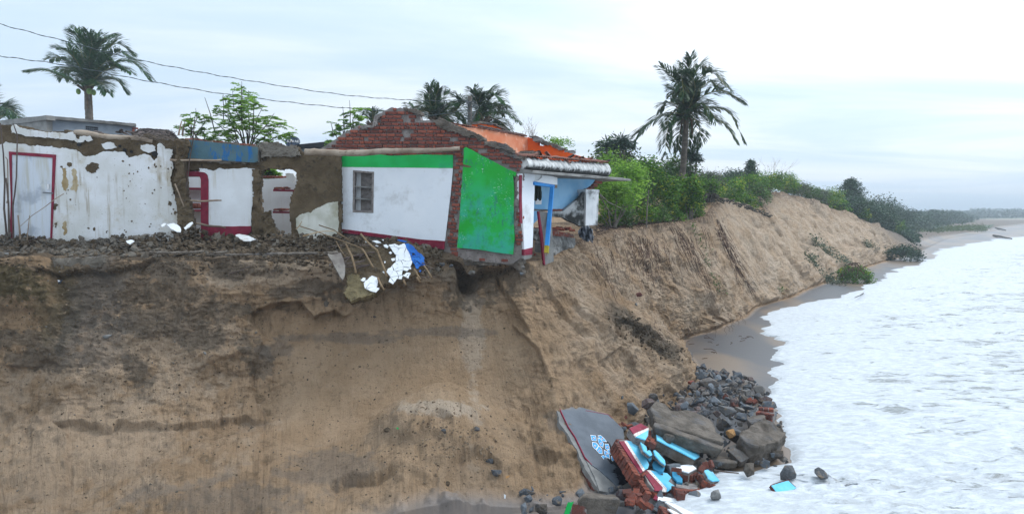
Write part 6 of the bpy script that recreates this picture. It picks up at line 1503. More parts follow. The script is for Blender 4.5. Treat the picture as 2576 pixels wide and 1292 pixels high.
# ---------------- rubble on the ledge ----------------
def rock_mesh(seed, n=16, flat=.75, name='stone'):
    rnd = random.Random(seed); bm = bmesh.new()
    for _ in range(n):
        v = Vector((rnd.gauss(0, 1), rnd.gauss(0, 1), rnd.gauss(0, 1))).normalized() * rnd.uniform(.75, 1.05); bm.verts.new((v.x, v.y * rnd.uniform(.7, .9), v.z * flat))
    r_ = bmesh.ops.convex_hull(bm, input=bm.verts); bmesh.ops.delete(bm, geom=[v for v in bm.verts if not v.link_faces], context='VERTS')
    bmesh.ops.bevel(bm, geom=list(bm.edges), offset=.022, segments=1, affect='EDGES', profile=.6)
    me = bpy.data.meshes.new(name); bm.to_mesh(me); bm.free(); return me
def np_rock(seed, n=10):
    me = rock_mesh(seed, n, .7); bm = bmesh.new(); bm.from_mesh(me); bmesh.ops.triangulate(bm, faces=bm.faces)
    V = np.array([tuple(v.co) for v in bm.verts]); T_ = np.array([[v.index for v in f.verts] for f in bm.faces]); bm.free(); bpy.data.meshes.remove(me); return V, T_
def np_clod(seed):
    bm = bmesh.new(); bmesh.ops.create_icosphere(bm, subdivisions=2, radius=1.); V = np.array([tuple(v.co) for v in bm.verts]); T_ = np.array([[v.index for v in f.verts] for f in bm.faces]); bm.free()
    r_ = 1 + fbm(V[:, 0] * 1.3 + seed * 7, V[:, 1] * 1.3, V[:, 2] * 1.3, 3, seed) * .75 + fbm(V[:, 0] * 4 + seed, V[:, 1] * 4, V[:, 2] * 4, 2, seed) * .25; V = V * r_[:, None] * np.array([1, .85, .62]); return V, T_
CL = [np_clod(i) for i in range(8)]; RKN = [np_rock(i + 50, 9) for i in range(8)]
def rotm(rn):
    q = Quaternion([rn.gauss(0, 1) for _ in range(4)]).normalized(); return np.array(q.to_matrix())
class Heap:
    def __init__(s): s.V = []; s.T = []; s.n = 0
    def add(s, lib, p, sz, rn, flat=None, up=None):
        V, T_ = lib[rn.randrange(len(lib))]; Rm = rotm(rn) if flat is None else np.array(Matrix.Rotation(rn.uniform(0, 6.3), 3, 'Z') @ Matrix.Rotation(rn.gauss(0, .3), 3, 'X'))
        Q_ = V * (np.array([1, 1, flat]) if flat else 1) * np.array([rn.uniform(.7, 1.3), rn.uniform(.7, 1.2), rn.uniform(.7, 1.1)]) * sz; s.V.append(Q_ @ Rm.T + np.array(tuple(p))); s.T.append(T_ + s.n); s.n += len(V)
    def build(s, name, mat, smooth=False): me = npmesh(name, np.concatenate(s.V), np.concatenate(s.T), smooth); return link(name, me, mat)
rn = random.Random(4)
H1, H2, H3, HS = Heap(), Heap(), Heap(), Heap()
def wy(u): return float(np.interp(u, [-300, 0, 430, 470, 640, 740, 857, 950, 1120], [16, 16, 16.25, 16.5, 16.6, 16.6, 16.9, 17.15, 16.9]))
def heap_h(u): return float(np.interp(u, [-300, 0, 60, 110, 150, 200, 300, 400, 440, 480, 540, 640, 700, 760, 860, 950, 1100], [.18, .22, .22, .10, .02, .06, .14, .18, .30, .34, .16, .12, .20, .16, .12, .05, .0]))
for k in range(8000):
    u = rn.uniform(-220, 1110); D = rn.uniform(float(np.interp(u, [0, 380, 720, 880, 1020, 1110], [14.85, 15.0, 15.25, 15.5, 15.9, 16.3])), wy(u) - .02); x = (u - CU) / F * D; g_ = drop(x, D)
    q = (D - 15.0) / (wy(u) - 15.0); z = g_.z + heap_h(u) * sst(.2, 1, q) * 1.0 * rn.random() ** .4
    big = rn.random() ** 3.0; sz = .011 + .072 * big; 
    if rn.random() < .12: sz *= 1.4
    Hh = H2 if (u < 430 and rn.random() < .5) or rn.random() < .12 else H1
    Hh.add(CL if rn.random() < .7 else RKN, (x, D, z + sz * .3), sz, rn, None if rn.random() < .6 else .45)
for k in range(900):   # fallen bits spilling over the lip
    u = rn.uniform(-100, 1290); v = rn.uniform(645, 690) if rn.random() < .6 else rn.uniform(660, 1200); h_, n_ = hit(u, v); H1.add(CL, h_, rn.uniform(.008, .034) * (1.3 if v < 690 else .8), rn)
for k in range(420):   # crumbs at the slump and the talus
    if k % 2: u, v = rn.gauss(1130, 85), rn.gauss(1105, 48)
    else: q = rn.random(); u, v = 1555 + 150 * q + rn.gauss(0, 16), 800 + 100 * q + rn.gauss(0, 12)
    h_, n_ = hit(u, v); (H1 if k % 2 == 0 else HS).add(CL, h_, rn.uniform(.010, .034) * (1.6 if k % 2 == 0 else 1), rn)
RS = Heap()
for k in range(1500):
    u = rn.gauss(300, 220) if k % 3 else rn.uniform(-60, 1300); v = rn.gauss(790, 90) if k % 3 else rn.uniform(700, 1280)
    h_, n_ = hit(u, v)
    if h_.y < 20: (H1, HS, HS, RS)[rn.randrange(4)].add(CL, h_, rn.uniform(.007, .024) * (1.5 if rn.random() < .08 else 1), rn)
for k in range(260):
    u = rn.uniform(60, 1120); v = rn.uniform(600, 648) if k % 3 else rn.uniform(660, 1000); h_, n_ = hit(u, v); H3.add(RKN, h_ + n_ * .02, rn.uniform(.008, .022), rn, .3)
tag(RS.build('grey_pebbles', M['clodgrey']), 'grey pebbles and crumbs stuck in the cliff face', 'pebbles', kind='stuff')
tag(HS.build('sand_crumbs', surf('sand_lumps', (.15, .108, .07), (.22, .165, .11), bump=.5)), 'crumbled sand lumps on the slump at the foot of the cliff', 'crumbs', kind='stuff')
tag(H1.build('brown_rubble', M['clod']), 'brown broken earth and crumbs covering the ledge and cliff lip', 'rubble', kind='stuff')
tag(H2.build('grey_rubble', M['clodgrey']), 'grey broken mud lumps heaped along the foot of the left wall', 'rubble', kind='stuff')
tag(H3.build('plaster_crumbs', M['white_flake']), 'tiny white plaster crumbs sprinkled over the rubble', 'crumbs', kind='stuff')
# single lumps that stand out on the ledge
def lump(name, label, cat, u, v, w, mat, seed, D=None, flat=.7, group=None, n=14, tilt=None, sy=.8):
    me = rock_mesh(seed, n, flat, name); me.materials.append(mat); o = bpy.data.objects.new(name, me); COL.objects.link(o)
    p = P(u, v, D) if D else hit(u, v)[0]; s_ = w / F * p.y * .5 / .95; o.location = p; o.scale = (s_, s_ * sy, s_); rr = random.Random(seed)
    o.rotation_euler = tilt or (rr.uniform(-.4, .4), rr.uniform(-.4, .4), rr.uniform(0, 6)); return tag(o, label, cat, group)
for i, (u, v, w, lab, mt) in enumerate([(203, 614, 30, 'squarish grey mud block right below the door jamb','clodgrey'), (188, 615, 34, 'flat grey mud slab on the rubble below the whitewashed wall','clodgrey'), (372, 585, 32, 'rounded grey mud block leaning on the plaster near the wall end','clodgrey'), (100, 600, 30, 'dark mud block in front of the door bottom','clod'), (140, 600, 26, 'grey pointed mud block beside the red door frame','clodgrey'), (455, 590, 34, 'brown mud lump under the broken white plaster sheet','clod'), (478, 610, 30, 'brown mud lump in front of the red arched doorway','clod'), (720, 600, 26, 'brown mud lump below the hole in the wall','clod'), (30, 628, 36, 'thin grey slab fragment at the left end of the ledge','clodgrey'), (16, 640, 26, 'pale cement flake at the far left lip','concrete')]):
    lump('mud_block', lab, 'mud block', u, v, w, M[mt], 200 + i, flat=.5 if 'slab' in lab or 'flake' in lab else .75, group='larger blocks in the rubble on the ledge')
def sheet(name, label, cat, px, D0, D1, mat, th=.02, amp=.012, parent=None):
    """thin broken sheet through pixel outline, tilted in depth between its lowest (D0) and highest (D1) point"""
    vs = [p[1] for p in px]; us = [p[0] for p in px]; a = ((min(us) + max(us)) / 2, max(vs), D0); b = ((min(us) + max(us)) / 2, min(vs), D1)
    pl = Pl3(P(*a), P(a[0] + 50, a[1], D0), P(*b)); o = plate(pl, px, th, 0, name, mat, parent, amp=amp, step=.04)
    return tag(o, label, cat) if label else o
class Pl3(Pl):
    """free plane through three points; l/w use in-plane axes h (p->q) and g"""
    def __init__(s, p, q, r_):
        s.p = Vector(p); s.h = (Vector(q) - s.p).normalized(); n = s.h.cross(Vector(r_) - s.p).normalized(); s.n = n if n.dot(-s.p) > 0 else -n; s.g = s.n.cross(s.h); s.g = s.g if s.g.dot(Vector(r_) - s.p) > 0 else -s.g
    def l(s, u, v, o=0): w = s.at(u, v, o) - s.p; return (w.dot(s.h), w.dot(s.g))
    def w(s, a, z, o=0): return s.p + s.h * a + s.n * o + s.g * z
c2 = lambda p: cc(377.4, 283, 2.936, p); c1 = lambda p: cc(0, 251.6, 2.936, p); cb = lambda p: cc(754.7, 566, 5.87, p); cl_ = lambda p: cc(0, 566, 5.87, p)
sheet('plaster_sheet', 'large broken white plaster sheet lying on the rubble at the end of the left wall', 'plaster sheet', c2([(125,825),(180,815),(220,840),(232,870),(220,885),(180,872),(150,850)]), 15.6, 15.9, M['white_flake'])
sheet('plaster_sheet', 'narrow white plaster piece leaning left of the large sheet', 'plaster sheet', c2([(85,830),(105,815),(122,820),(90,845)]), 15.7, 15.85, M['white_flake'])
sheet('plaster_sheet', 'curved pale plaster scrap before the arched doorway', 'plaster sheet', c2([(252,850),(290,815),(315,805),(320,815),(285,845),(262,862)]), 15.7, 15.9, M['white_mid'])
sheet('painted_scrap', 'peeling white and green painted sheet lying below the red skirting', 'painted sheet', c2([(630,905),(660,895),(720,905),(785,935),(740,948),(690,945),(660,930)]), 15.7, 16.0, M['white_old'], .015)
sheet('plaster_sheet', 'small white plaster flake on the grey rubble below the left wall', 'plaster sheet', c1([(930,1040),(965,1030),(990,1040),(960,1062),(938,1055)]), 15.4, 15.55, M['white_flake'])
for i, (px, lab) in enumerate([(cl_([(590,478),(720,492),(860,502),(1100,488),(1300,478),(1500,470),(1590,440),(1606,410),(1500,418),(1380,440),(1200,455),(900,478),(700,470)]), 'long grey cement floor layer sticking out over the left cliff lip'), (c2([(440,1030),(560,1010),(595,1008),(590,1018),(500,1032)]), 'small grey floor layer left of the panel'), (c2([(440,1040),(520,1050),(640,1045),(790,1038),(840,1018),(760,1028),(600,1036),(480,1032)]), 'thin grey floor layer under the hole in the wall'), (c2([(850,1030),(950,1022),(1100,1020),(1240,1015),(1245,1028),(1100,1036),(950,1042),(860,1045)]), 'grey floor layer at the lip left of the fallen wall panel'), (c2([(1290,1015),(1340,1008),(1395,1018),(1385,1030),(1320,1032)]), 'short curled grey floor piece beside the plank'), (c2([(0,1020),(120,1012),(300,1018),(410,1000),(405,1012),(300,1030),(100,1032),(0,1034)]), 'thin grey floor edge below the broken wall end')]):
    us = [p[0] for p in px]; vs = [p[1] for p in px]; zz = P(np.mean(us), np.mean(vs), 15.0).z; ang = R(12)
    pl = Pl3(P(min(us), np.mean(vs), 14.95), P(max(us), np.mean(vs), 14.95), P(min(us), np.mean(vs), 14.95) + Vector((0, .5, .18)))
    L = [pl.l(u, v) for u, v in px]; z0_ = min(p[1] for p in L); L = [(a, (z - z0_) * .5 - .1) for a, z in L]
    o = plate(pl, L, .03, .0, 'floor_layer', M['concrete_brown'], None, amp=.03, local=True, step=.03); tag(o, lab, 'floor slab', 'grey floor layers along the cliff lip')
HB = Pl3(P(100, 660, 14.72), P(270, 660, 14.78), P(180, 648, 14.76)); o = mudwall(HB, cl_([(590,505),(800,500),(1100,500),(1350,492),(1520,470),(1560,560),(1480,630),(1300,648),(1000,688),(850,640),(700,600),(640,560)]), .35, 0, 'overhanging_block', M['clodgrey'], None, seed=91, amp=.05, fl=5); tag(o, 'dark overhanging slab of packed earth under the left end of the ledge', 'earth block')
lump('stone', 'white letter-like mark on a dark stone stuck in the left cliff', 'stone', 268, 846, 30, M['concrete'], 300, flat=.35)
h_, n_ = hit(268, 846)
pl = Pl3(h_ + n_ * .05, h_ + n_ * .05 + Vector((1, 0, 0)), h_ + n_ * .05 + Vector((0, .5, 1)))
for q in ([(262,838),(265,840),(268,841),(272,840),(272,843),(267,844),(266,849),(268,853),(270,856),(267,855),(263,851),(265,845),(264,842)], [(274,851),(276,849),(279,853),(277,855),(275,859),(272,859)]):
    o = plate(pl, q, .01, .02, 'white_paint_mark', M['plainwhite'], None); tag(o, 'white painted squiggle on the dark stone in the left cliff', 'paint mark', 'white painted marks on the dark stone')
# ---------------- collapsed wall panel draped over the lip ----------------
wp = thing('fallen_wall_panel', 'collapsed mud wall panel with battens and cracked white and blue plaster draped over the cliff lip', 'wall panel', P(960, 700, 15.4))
FP = Pl3(P(870, 745, 14.75), P(1060, 690, 15.35), P(900, 640, 15.7))
mudwall(FP, cb([(640,1010),(660,930),(690,850),(660,740),(600,560),(560,400),(700,330),(900,330),(1250,340),(1420,240),(1560,225),(1700,300),(1830,430),(1850,600),(1780,660),(1700,750),(1560,790),(1400,860),(1300,880),(1240,880),(1110,1030),(900,1090),(760,1130)]), .14, 0, 'mud_panel', M['mud'], wp, seed=61, amp=.035, cell=.026, fl=5)
M['olivemud'] = surf('olive_mud', (.135, .108, .055), (.185, .15, .08), sc=3, bump=.9, bdist=.03, bsc=22, third=(.08, .06, .03))
mudwall(FP, cb([(645,1010),(665,930),(700,880),(690,780),(760,720),(860,730),(880,800),(1000,880),(1100,960),(1105,1030),(900,1090),(760,1130)]), .08, .05, 'olive_mud_block', M['olivemud'], wp, seed=63, amp=.03, cell=.026, fl=6)
def clip(poly, nx, ny, c):
    out = []; n = len(poly)
    for i in range(n):
        a, b = poly[i], poly[(i + 1) % n]; da, db = a[0] * nx + a[1] * ny - c, b[0] * nx + b[1] * ny - c
        if da <= 0: out.append(a)
        if (da < 0) != (db < 0) and abs(da - db) > 1e-9: t_ = da / (da - db); out.append((a[0] + (b[0] - a[0]) * t_, a[1] + (b[1] - a[1]) * t_))
    return out
def shatter(pl, px, n, gap, off, th, name, mat, parent, rn, drop_=.06, amp=.006):
    L = [pl.l(u, v, off) for u, v in px]; a0, a1 = min(p[0] for p in L), max(p[0] for p in L); z0, z1 = min(p[1] for p in L), max(p[1] for p in L); sd3 = []
    while len(sd3) < n:
        q = (rn.uniform(a0, a1), rn.uniform(z0, z1))
        if inpoly(np.array([q[0]]), np.array([q[1]]), L)[0]: sd3.append(q)
    for i, s_ in enumerate(sd3):
        if rn.random() < drop_: continue
        c_ = L
        for j, q in enumerate(sd3):
            if i == j: continue
            nx_, ny_ = q[0] - s_[0], q[1] - s_[1]; m_ = math.hypot(nx_, ny_); nx_ /= m_; ny_ /= m_; c_ = clip(c_, nx_, ny_, nx_ * (s_[0] + q[0]) / 2 + ny_ * (s_[1] + q[1]) / 2 - gap)
            if len(c_) < 3: break
        if len(c_) >= 3:
            ar = abs(sum(c_[k][0] * c_[(k + 1) % len(c_)][1] - c_[(k + 1) % len(c_)][0] * c_[k][1] for k in range(len(c_)))) / 2
            if ar > .0006:
                try: plate(pl, c_, th, off + rn.uniform(-.008, .012), name, mat, parent, amp=amp, local=True, seed=i * 7 + 1, step=.03)
                except Exception: pass
rn2 = random.Random(9)
shatter(FP, cb([(1310,290),(1400,275),(1460,300),(1540,270),(1600,380),(1640,480),(1655,540),(1620,640),(1560,700),(1640,700),(1600,780),(1520,740),(1500,800),(1440,790),(1370,865),(1310,830),(1330,760),(1280,690),(1300,640),(1340,620),(1380,570),(1410,540),(1420,440),(1370,380)]), 30, .004, .085, .02, 'plaster_flake', M['white_flake'], wp, rn2)
shatter(FP, cb([(940,850),(1060,740),(1150,770),(1150,850),(1130,920),(1170,930),(1120,990),(1040,970),(960,930)]), 9, .004, .105, .02, 'plaster_flake', M['white_flake'], wp, rn2)
shatter(FP, cb([(1530,270),(1600,262),(1680,320),(1740,400),(1800,430),(1835,480),(1830,520),(1850,600),(1800,580),(1740,610),(1700,590),(1650,520),(1630,440),(1590,360)]), 22, .003, .085, .02, 'blue_plaster_flake', M['blue_flake'], wp, rn2, .04)
for q in ([(1700,600),(1760,600),(1745,640),(1720,635)], [(1755,670),(1795,660),(1785,685),(1765,690)], [(1430,215),(1500,215),(1580,240),(1560,250),(1480,235)]): plate(FP, cb(q), .02, .08, 'blue_plaster_flake', M['blue_flake'], wp, amp=.008)
for q in ([(1060,230),(1130,225),(1200,255),(1130,262)], [(1230,290),(1270,282),(1305,310),(1290,335),(1240,318)], [(960,235),(990,235),(995,250),(970,255)], [(1310,400),(1345,385),(1360,410),(1330,425)], [(1345,495),(1395,485),(1400,510),(1365,530)], [(1240,535),(1262,532),(1262,552),(1245,556)], [(1215,680),(1250,675),(1265,700),(1240,710)], [(1110,295),(1150,298),(1165,315),(1130,320)], [(895,810),(930,770),(970,775),(965,815),(930,830)], [(1210,215),(1235,213),(1230,225)], [(1610,625),(1640,620),(1640,645),(1620,645)]):
    plate(FP, cb(q), .02, .08, 'plaster_flake', M['white_flake'], wp, amp=.006, step=.03)
M['batten'] = surf('old_batten', (.17, .115, .065), (.26, .185, .11), sc=5, bump=.5)
sticks = [([(0,15),(250,95),(500,190),(700,260),(880,330),(910,348)], .018), ([(915,345),(960,410),(1010,500),(1050,570),(1080,622)], .03), ([(280,0),(500,70),(600,140),(720,215)], .018), ([(900,130),(980,230),(1070,320),(1140,370),(1180,480),(1220,580),(1285,755)], .032), ([(680,285),(720,370),(765,460),(800,590),(825,705)], .034), ([(535,240),(590,350),(670,470)], .016), ([(1150,780),(1190,870),(1242,958)], .03), ([(1530,815),(1560,888)], .032), ([(1690,650),(1735,730),(1778,805)], .032), ([(1725,770),(1772,845)], .03), ([(1830,595),(1890,680),(1948,782)], .026)]
for pts, r_ in sticks:
    q = cb(pts); mb = MB(); mb.tube([FP.at(u, v, .13) for u, v in q], [r_ * .72 * (.98 if k % 2 else 1.06) for k in range(len(q))], 7); mb.build('batten', M['batten'], wp, True)
for pts, r_ in (([(535,515),(750,470),(960,420),(1110,398)], .018), ([(880,470),(960,420)], .02), ([(640,620),(820,605),(1020,590)], .016), ([(820,642),(930,610),(1025,588)], .018), ([(620,570),(800,545),(960,520)], .010), ([(640,600),(800,560),(950,535)], .010), ([(660,545),(740,470)], .012), ([(400,325),(560,300),(700,300)], .010), ([(1780,715),(1900,630),(1960,635)], .012), ([(1800,560),(1900,570),(1915,565)], .014), ([(1590,912),(1700,912)], .008), ([(1760,770),(1900,765),(2000,760)], .008), ([(1450,800),(1560,800),(1640,800)], .008), ([(1860,600),(1960,640)], .012), ([(600,115),(690,70),(705,105)], .010), ([(870,285),(1000,300),(1200,320)], .010)):
    q = cb(pts); mb = MB(); mb.tube([FP.at(u, v, .10) for u, v in q], r_, 5); mb.build('cross_lath', M['stick_dark'], wp)
PKp = Pl3(P(865, 700, 14.85), P(840, 640, 15.2), P(868, 640, 15.3))
pk = plate(PKp, cb([(410,425),(425,418),(520,412),(600,408),(640,500),(665,600),(665,740),(635,805),(600,770),(520,620)]), .035, .05, 'plank', M['plank'], None, amp=.004); tag(pk, 'weathered grey plank wedged left of the fallen wall panel', 'plank')
for pts, lab in (([(50,160),(300,95),(500,85)], 'long pale reed lying on the rubble left of the fallen panel'), ([(-60,60),(-10,10),(30,-60)], 'bent dry stick in the rubble beside the dirty plaster')):
    strand('reed', lab, 'reed', [P(*cb([q])[0], 15.6) for q in pts], .012, M['bamboo'])
strand('dry_stick', 'thin brown stick lying on the pale sand below the ledge', 'stick', [hit(578, 690)[0] + Vector((0, -.04, .02)), hit(606, 683)[0] + Vector((0, -.04, .03)), hit(634, 672)[0] + Vector((0, -.04, .04))], .014, M['stick_dark'])
# black tarp, stones and odds under the brick house
TP = Pl((1450, 400, 19.0), (1495, 400, 19.9))
def drape(name, label, cat, px, pl, mat, nx_=16, ny_=14):
    V = []; Fc = []; us = [p[0] for p in px]; vs = [p[1] for p in px]; u0, u1, v0, v1 = min(us), max(us), min(vs), max(vs); keep = {}
    for i in range(nx_ + 1):
        for j in range(ny_ + 1):
            u = u0 + (u1 - u0) * i / nx_; v = v0 + (v1 - v0) * j / ny_; V.append(pl.at(u + random.uniform(-.6, .6), v, .08 + .09 * math.sin(i * .9 + j * .35) + .05 * math.sin(i * 2.1 - j * .6)))
    for i in range(nx_):
        for j in range(ny_):
            cu_, cv_ = u0 + (u1 - u0) * (i + .5) / nx_, v0 + (v1 - v0) * (j + .5) / ny_
            if inpoly(np.array([cu_]), np.array([cv_]), px)[0]: a = i * (ny_ + 1) + j; Fc.append((a, a + ny_ + 1, a + ny_ + 2, a + 1))
    me = mesh(name, V, Fc, True); bm = bmesh.new(); bm.from_mesh(me); bmesh.ops.delete(bm, geom=[v for v in bm.verts if not v.link_faces], context='VERTS'); bm.to_mesh(me); bm.free()
    o = link(name, me, mat); sm = o.modifiers.new('s', 'SOLIDIFY'); sm.thickness = .012; return tag(o, label, cat)
drape('tarpaulin', 'crumpled dark grey tarpaulin hanging over the edge below the white pillar', 'tarpaulin', [(1454,582),(1460,572),(1474,570),(1480,567),(1490,578),(1493,600),(1490,611),(1482,604),(1476,610),(1470,604),(1462,598),(1456,596)], TP, M['tarp'])
for i, (u, v, w, D, lab, mt) in enumerate([(1186,684,24,16.2,'dark rounded stone hanging in the hollow under the green panel','rock'), (1112,664,16,15.9,'jagged grey stone under the maroon skirting corner','rock'), (1135,668,14,16.0,'small grey stone right of the jagged one under the house','rock'), (1316,672,18,16.6,'grey stone below the foot of the white pier','rock'), (1312,688,14,16.5,'lower grey stone below the white pier','rock'), (1466,656,20,18.6,'brick and slate lump lying on the slope below the tarpaulin','rock'), (1345,640,12,17.0,'small rusty lump beside the maroon-edged slab','brick'), (1352,610,14,17.4,'broken mortar lump behind the white pier','mortar'),
    (1200,1079,22,None,'upright dark brown stone half buried in the slump','rockdark'), (1231,1160,44,None,'flat brown stone at the right side of the slump','rockdark'), (1249,1188,36,None,'dark maroon stone under the flat brown one','rockdark'), (1276,1198,16,None,'small rusty stone right of the maroon one','orangestone'), (1124,1216,26,None,'dark lumpy stone low in the slump','clod'), (975,1082,28,None,'dark earth lump on the left flank of the slump','clod'), (1116,1083,22,None,'thin dark slate stuck in the slump','rockdark'), (918,1148,12,None,'small dark earth lump on the smooth lower face','clod'), (515,888,16,None,'pale grey stone in the left cliff face','concrete'), (942,797,12,None,'dark piece of rotten wood in the middle of the cliff','stick_dark'), (170,690,12,None,'blue plastic scrap in the left cliff hollow','tarp'), (153,708,16,None,'dark blue rag below the olive earth block','tarp'),
    (1605,742,26,None,'dark red lump on the promontory ridge','brickwet'), (1566,1000,16,None,'bluish stone on the slope above the rock pile','rock'), (1352,725,14,None,'dark earth lump standing in for a shaded hole on the promontory ridge','clod'), (1600,765,12,None,'small pale stone on the ridge','concrete')]):  # one dark lump on the promontory ridge gives the shade of an earth hole
    lump('stone', lab, 'stone', u, v, w, M[mt], 320 + i, D=D, flat=.7)
for (u, v, w, h, lab) in ((1270,1248,5,12,'white plastic scrap on the sand left of the stones'), (148,706,6,6,'tiny white shard in the left cliff hollow'), (1000,1076,5,5,'tiny green scrap on the slump')):
    sheet('scrap', lab, 'scrap', [(u - w / 2, v - h / 2), (u + w / 2, v - h / 2 + 2), (u + w / 2 - 1, v + h / 2), (u - w / 2 + 1, v + h / 2 - 1)], hit(u, v)[0].y - .05, hit(u, v)[0].y - .03, M['white_flake'] if 'white' in lab else M['green'], .01, .002)

# ---------------- rock pile and wall fragments at the foot ----------------
RM = [rock_mesh(i, 13 + i % 6, .72 + .04 * (i % 4)) for i in range(14)]
for m_ in RM: m_.materials.append(M['rock'])
reg = [(1655,866),(1700,872),(1745,908),(1800,938),(1880,948),(1930,985),(1945,1025),(1972,1075),(1978,1130),(1992,1160),(1900,1188),(1800,1178),(1760,1225),(1780,1330),(1290,1330),(1300,1255),(1420,1250),(1560,1215),(1540,1120),(1556,1030),(1600,1010),(1700,1000),(1765,985),(1750,955),(1700,905)]
pz = [Pz(u, v, -4.95) for u, v in reg]; RX_ = [p.x for p in pz]; RY_ = [p.y for p in pz]; rp = [(p.x, p.y) for p in pz]
def heapz(x, y):
    u, v = proj(np.array([x]), np.array([y]), np.array([-4.9])); u, v = float(u[0]), float(v[0])
    return .50 * math.exp(-((u - 1790) / 130) ** 2 - ((v - 1075) / 85) ** 2) + .32 * math.exp(-((u - 1800) / 60) ** 2 - ((v - 985) / 40) ** 2) + .22 * math.exp(-((u - 1930) / 60) ** 2 - ((v - 1130) / 50) ** 2), u, v
grp = 'grey quarry rocks piled at the foot of the cliff'
n_ = 0; tries = 0; HR = Heap(); placed = []
def big_ok(x, y, s_):
    for a, b, c in placed:
        if (a - x) ** 2 + (b - y) ** 2 < (.62 * (c + s_)) ** 2: return False
    return True
rr = random.Random(21)
def rocklab(s_, u, v):
    z = 'at the narrow beach end of the pile' if v < 940 else ('beside the wet sand in the upper pile' if v < 990 and u > 1790 else ('on the cliff side of the upper pile' if v < 1010 else ('among the wall fragments at the bottom edge' if v > 1215 and u > 1480 else ('scattered on the wet sand left of the dark slab' if u < 1480 else ('along the foam on the right of the pile' if u > 1880 else ('around the biggest beam' if v < 1110 else 'between beam, fragments and foam'))))))
    return ('large' if s_ > .2 else 'middling' if s_ > .135 else 'small') + ' angular grey rock ' + z
while n_ < 290 and tries < 30000:
    tries += 1; x, y = rr.uniform(min(RX_), max(RX_)), rr.uniform(min(RY_), max(RY_))
    if not inpoly(np.array([x]), np.array([y]), rp)[0]: continue
    hz2, u, v = heapz(x, y)
    if drop(x, y).z > -4.72: continue
    s_ = rr.choice((.10, .12, .14, .16, .19, .23, .28)) * (1.05 if v > 960 else .95)
    if n_ > 170: s_ = rr.choice((.08, .10, .12))
    if v > 1235 and s_ > .17: continue
    if u < 1500 and rr.random() < .75: continue
    if not big_ok(x, y, s_): continue
    placed.append((x, y, s_)); g_ = drop(x, y); o = bpy.data.objects.new('rock', rr.choice(RM)); COL.objects.link(o)
    o.location = (x, y, g_.z + hz2 + s_ * .15); o.scale = (s_, s_ * rr.uniform(.75, 1.1), s_ * rr.uniform(.7, 1)); o.rotation_euler = (rr.gauss(0, .5), rr.gauss(0, .5), rr.uniform(0, 6.3))
    tag(o, rocklab(s_, u, v), 'rock', grp); n_ += 1
for k in range(1500):
    x, y = rr.uniform(min(RX_), max(RX_)), rr.uniform(min(RY_), max(RY_))
    if inpoly(np.array([x]), np.array([y]), rp)[0] and drop(x, y).z < -4.7: hz2, u, v = heapz(x, y); HR.add(RKN, (x, y, drop(x, y).z + hz2 * rr.random()), rr.uniform(.03, .085), rr)
tag(HR.build('small_stones', M['rock']), 'small broken stones filling the gaps of the rock pile', 'stones', kind='stuff')
ra = lambda p: cc(1257.9, 943.4, 3.709, p); rb = lambda p: cc(1509.4, 817.6, 2.7236, p)
def ZD(x, y, z): q = ra([(x, y)])[0]; return (*q, Pz(*q, z).y)
def borderm():
    m, t, b = mat_new('floral_border_print'); g = G(t); v = g.coord()
    k = g.rng(g.voro(v, 34), .26, .34, 1, 0); col = g.mix(k, (.72, .70, .66), (.42, .09, .10)); k2 = g.rng(g.noise(v, 60, 2), .58, .62); col = g.mix(g.math('MULTIPLY', k2, .6), col, (.30, .24, .12)); g.put(b.inputs['Base Color'], col); return m
M['border'] = borderm()
def frag(name, label, cat, body, a, b, c, th, faces=(), mat='mortar', bricks=(), amp=.006, wet=True, bdepth=None):
    """broken wall piece: body outline on a plane through three (u,v,D) points, painted faces on it, bricks along chosen edges"""
    pl = Pl3(P(*a), P(*b), P(*c)); t = thing(name, label, cat, pl.at(*body[0])); plate(pl, body, th, 0, 'body', M[mat], t, amp=amp)
    for nm, mt, q, of in faces: plate(pl, q, .02, .012 + of, nm, M[mt], t, amp=.002)
    if bricks:
        B = Bricks(t, 300, BRKW if wet else BRK)
        for (p0, p1, rows_, dz0) in bricks:
            q0, q1 = pl.at(*p0, 0), pl.at(*p1, 0); d = (q1 - q0); L = d.length; d.normalize(); cnt = max(1, int(L / .082)); inn = (pl.n.cross(d)); 
            for k in range(cnt):
                for r_ in range(rows_):
                    c_ = q0 + d * (L * (k + .5) / cnt) - pl.n * (dz0 + .06 + r_ * .115); jit = random.uniform(-.012, .02)
                    B.put(c_ + inn * jit * random.choice((-1, 1)), (L / cnt - .010, .13, .108), Matrix((d, inn, pl.n)).transposed() @ Matrix.Rotation(random.uniform(-.05, .05), 3, 'X'))
    return t, pl
# dark painted floor slab
SP = Pl3(P(1405, 1030, 13.6), P(1530, 1040, 14.2), P(1575, 1235, 12.05))
sl = thing('painted_floor_slab', 'big dark blue-grey floor slab with painted blue pattern leaning against the cliff foot', 'floor slab', SP.at(1560, 1235))
plate(SP, ra([(530,290),(545,262),(585,262),(760,298),(1010,362),(1150,505),(1160,640),(1280,960),(1290,1080),(1175,1098),(1050,1108),(925,1072),(850,960),(790,860),(720,700),(640,560),(560,460)]), .10, 0, 'concrete_bed', M['concrete'], sl, amp=.012)
top = plate(SP, ra([(548,285),(585,262),(760,298),(870,335),(1010,362),(1150,505),(1160,640),(1225,800),(1285,960),(1285,1060),(1180,1095),(1150,1098),(1060,1000),(930,885),(850,830),(790,760),(745,660),(700,570),(635,470)]), .03, .03, 'dark_cement_face', M['slab'], sl, amp=.004)
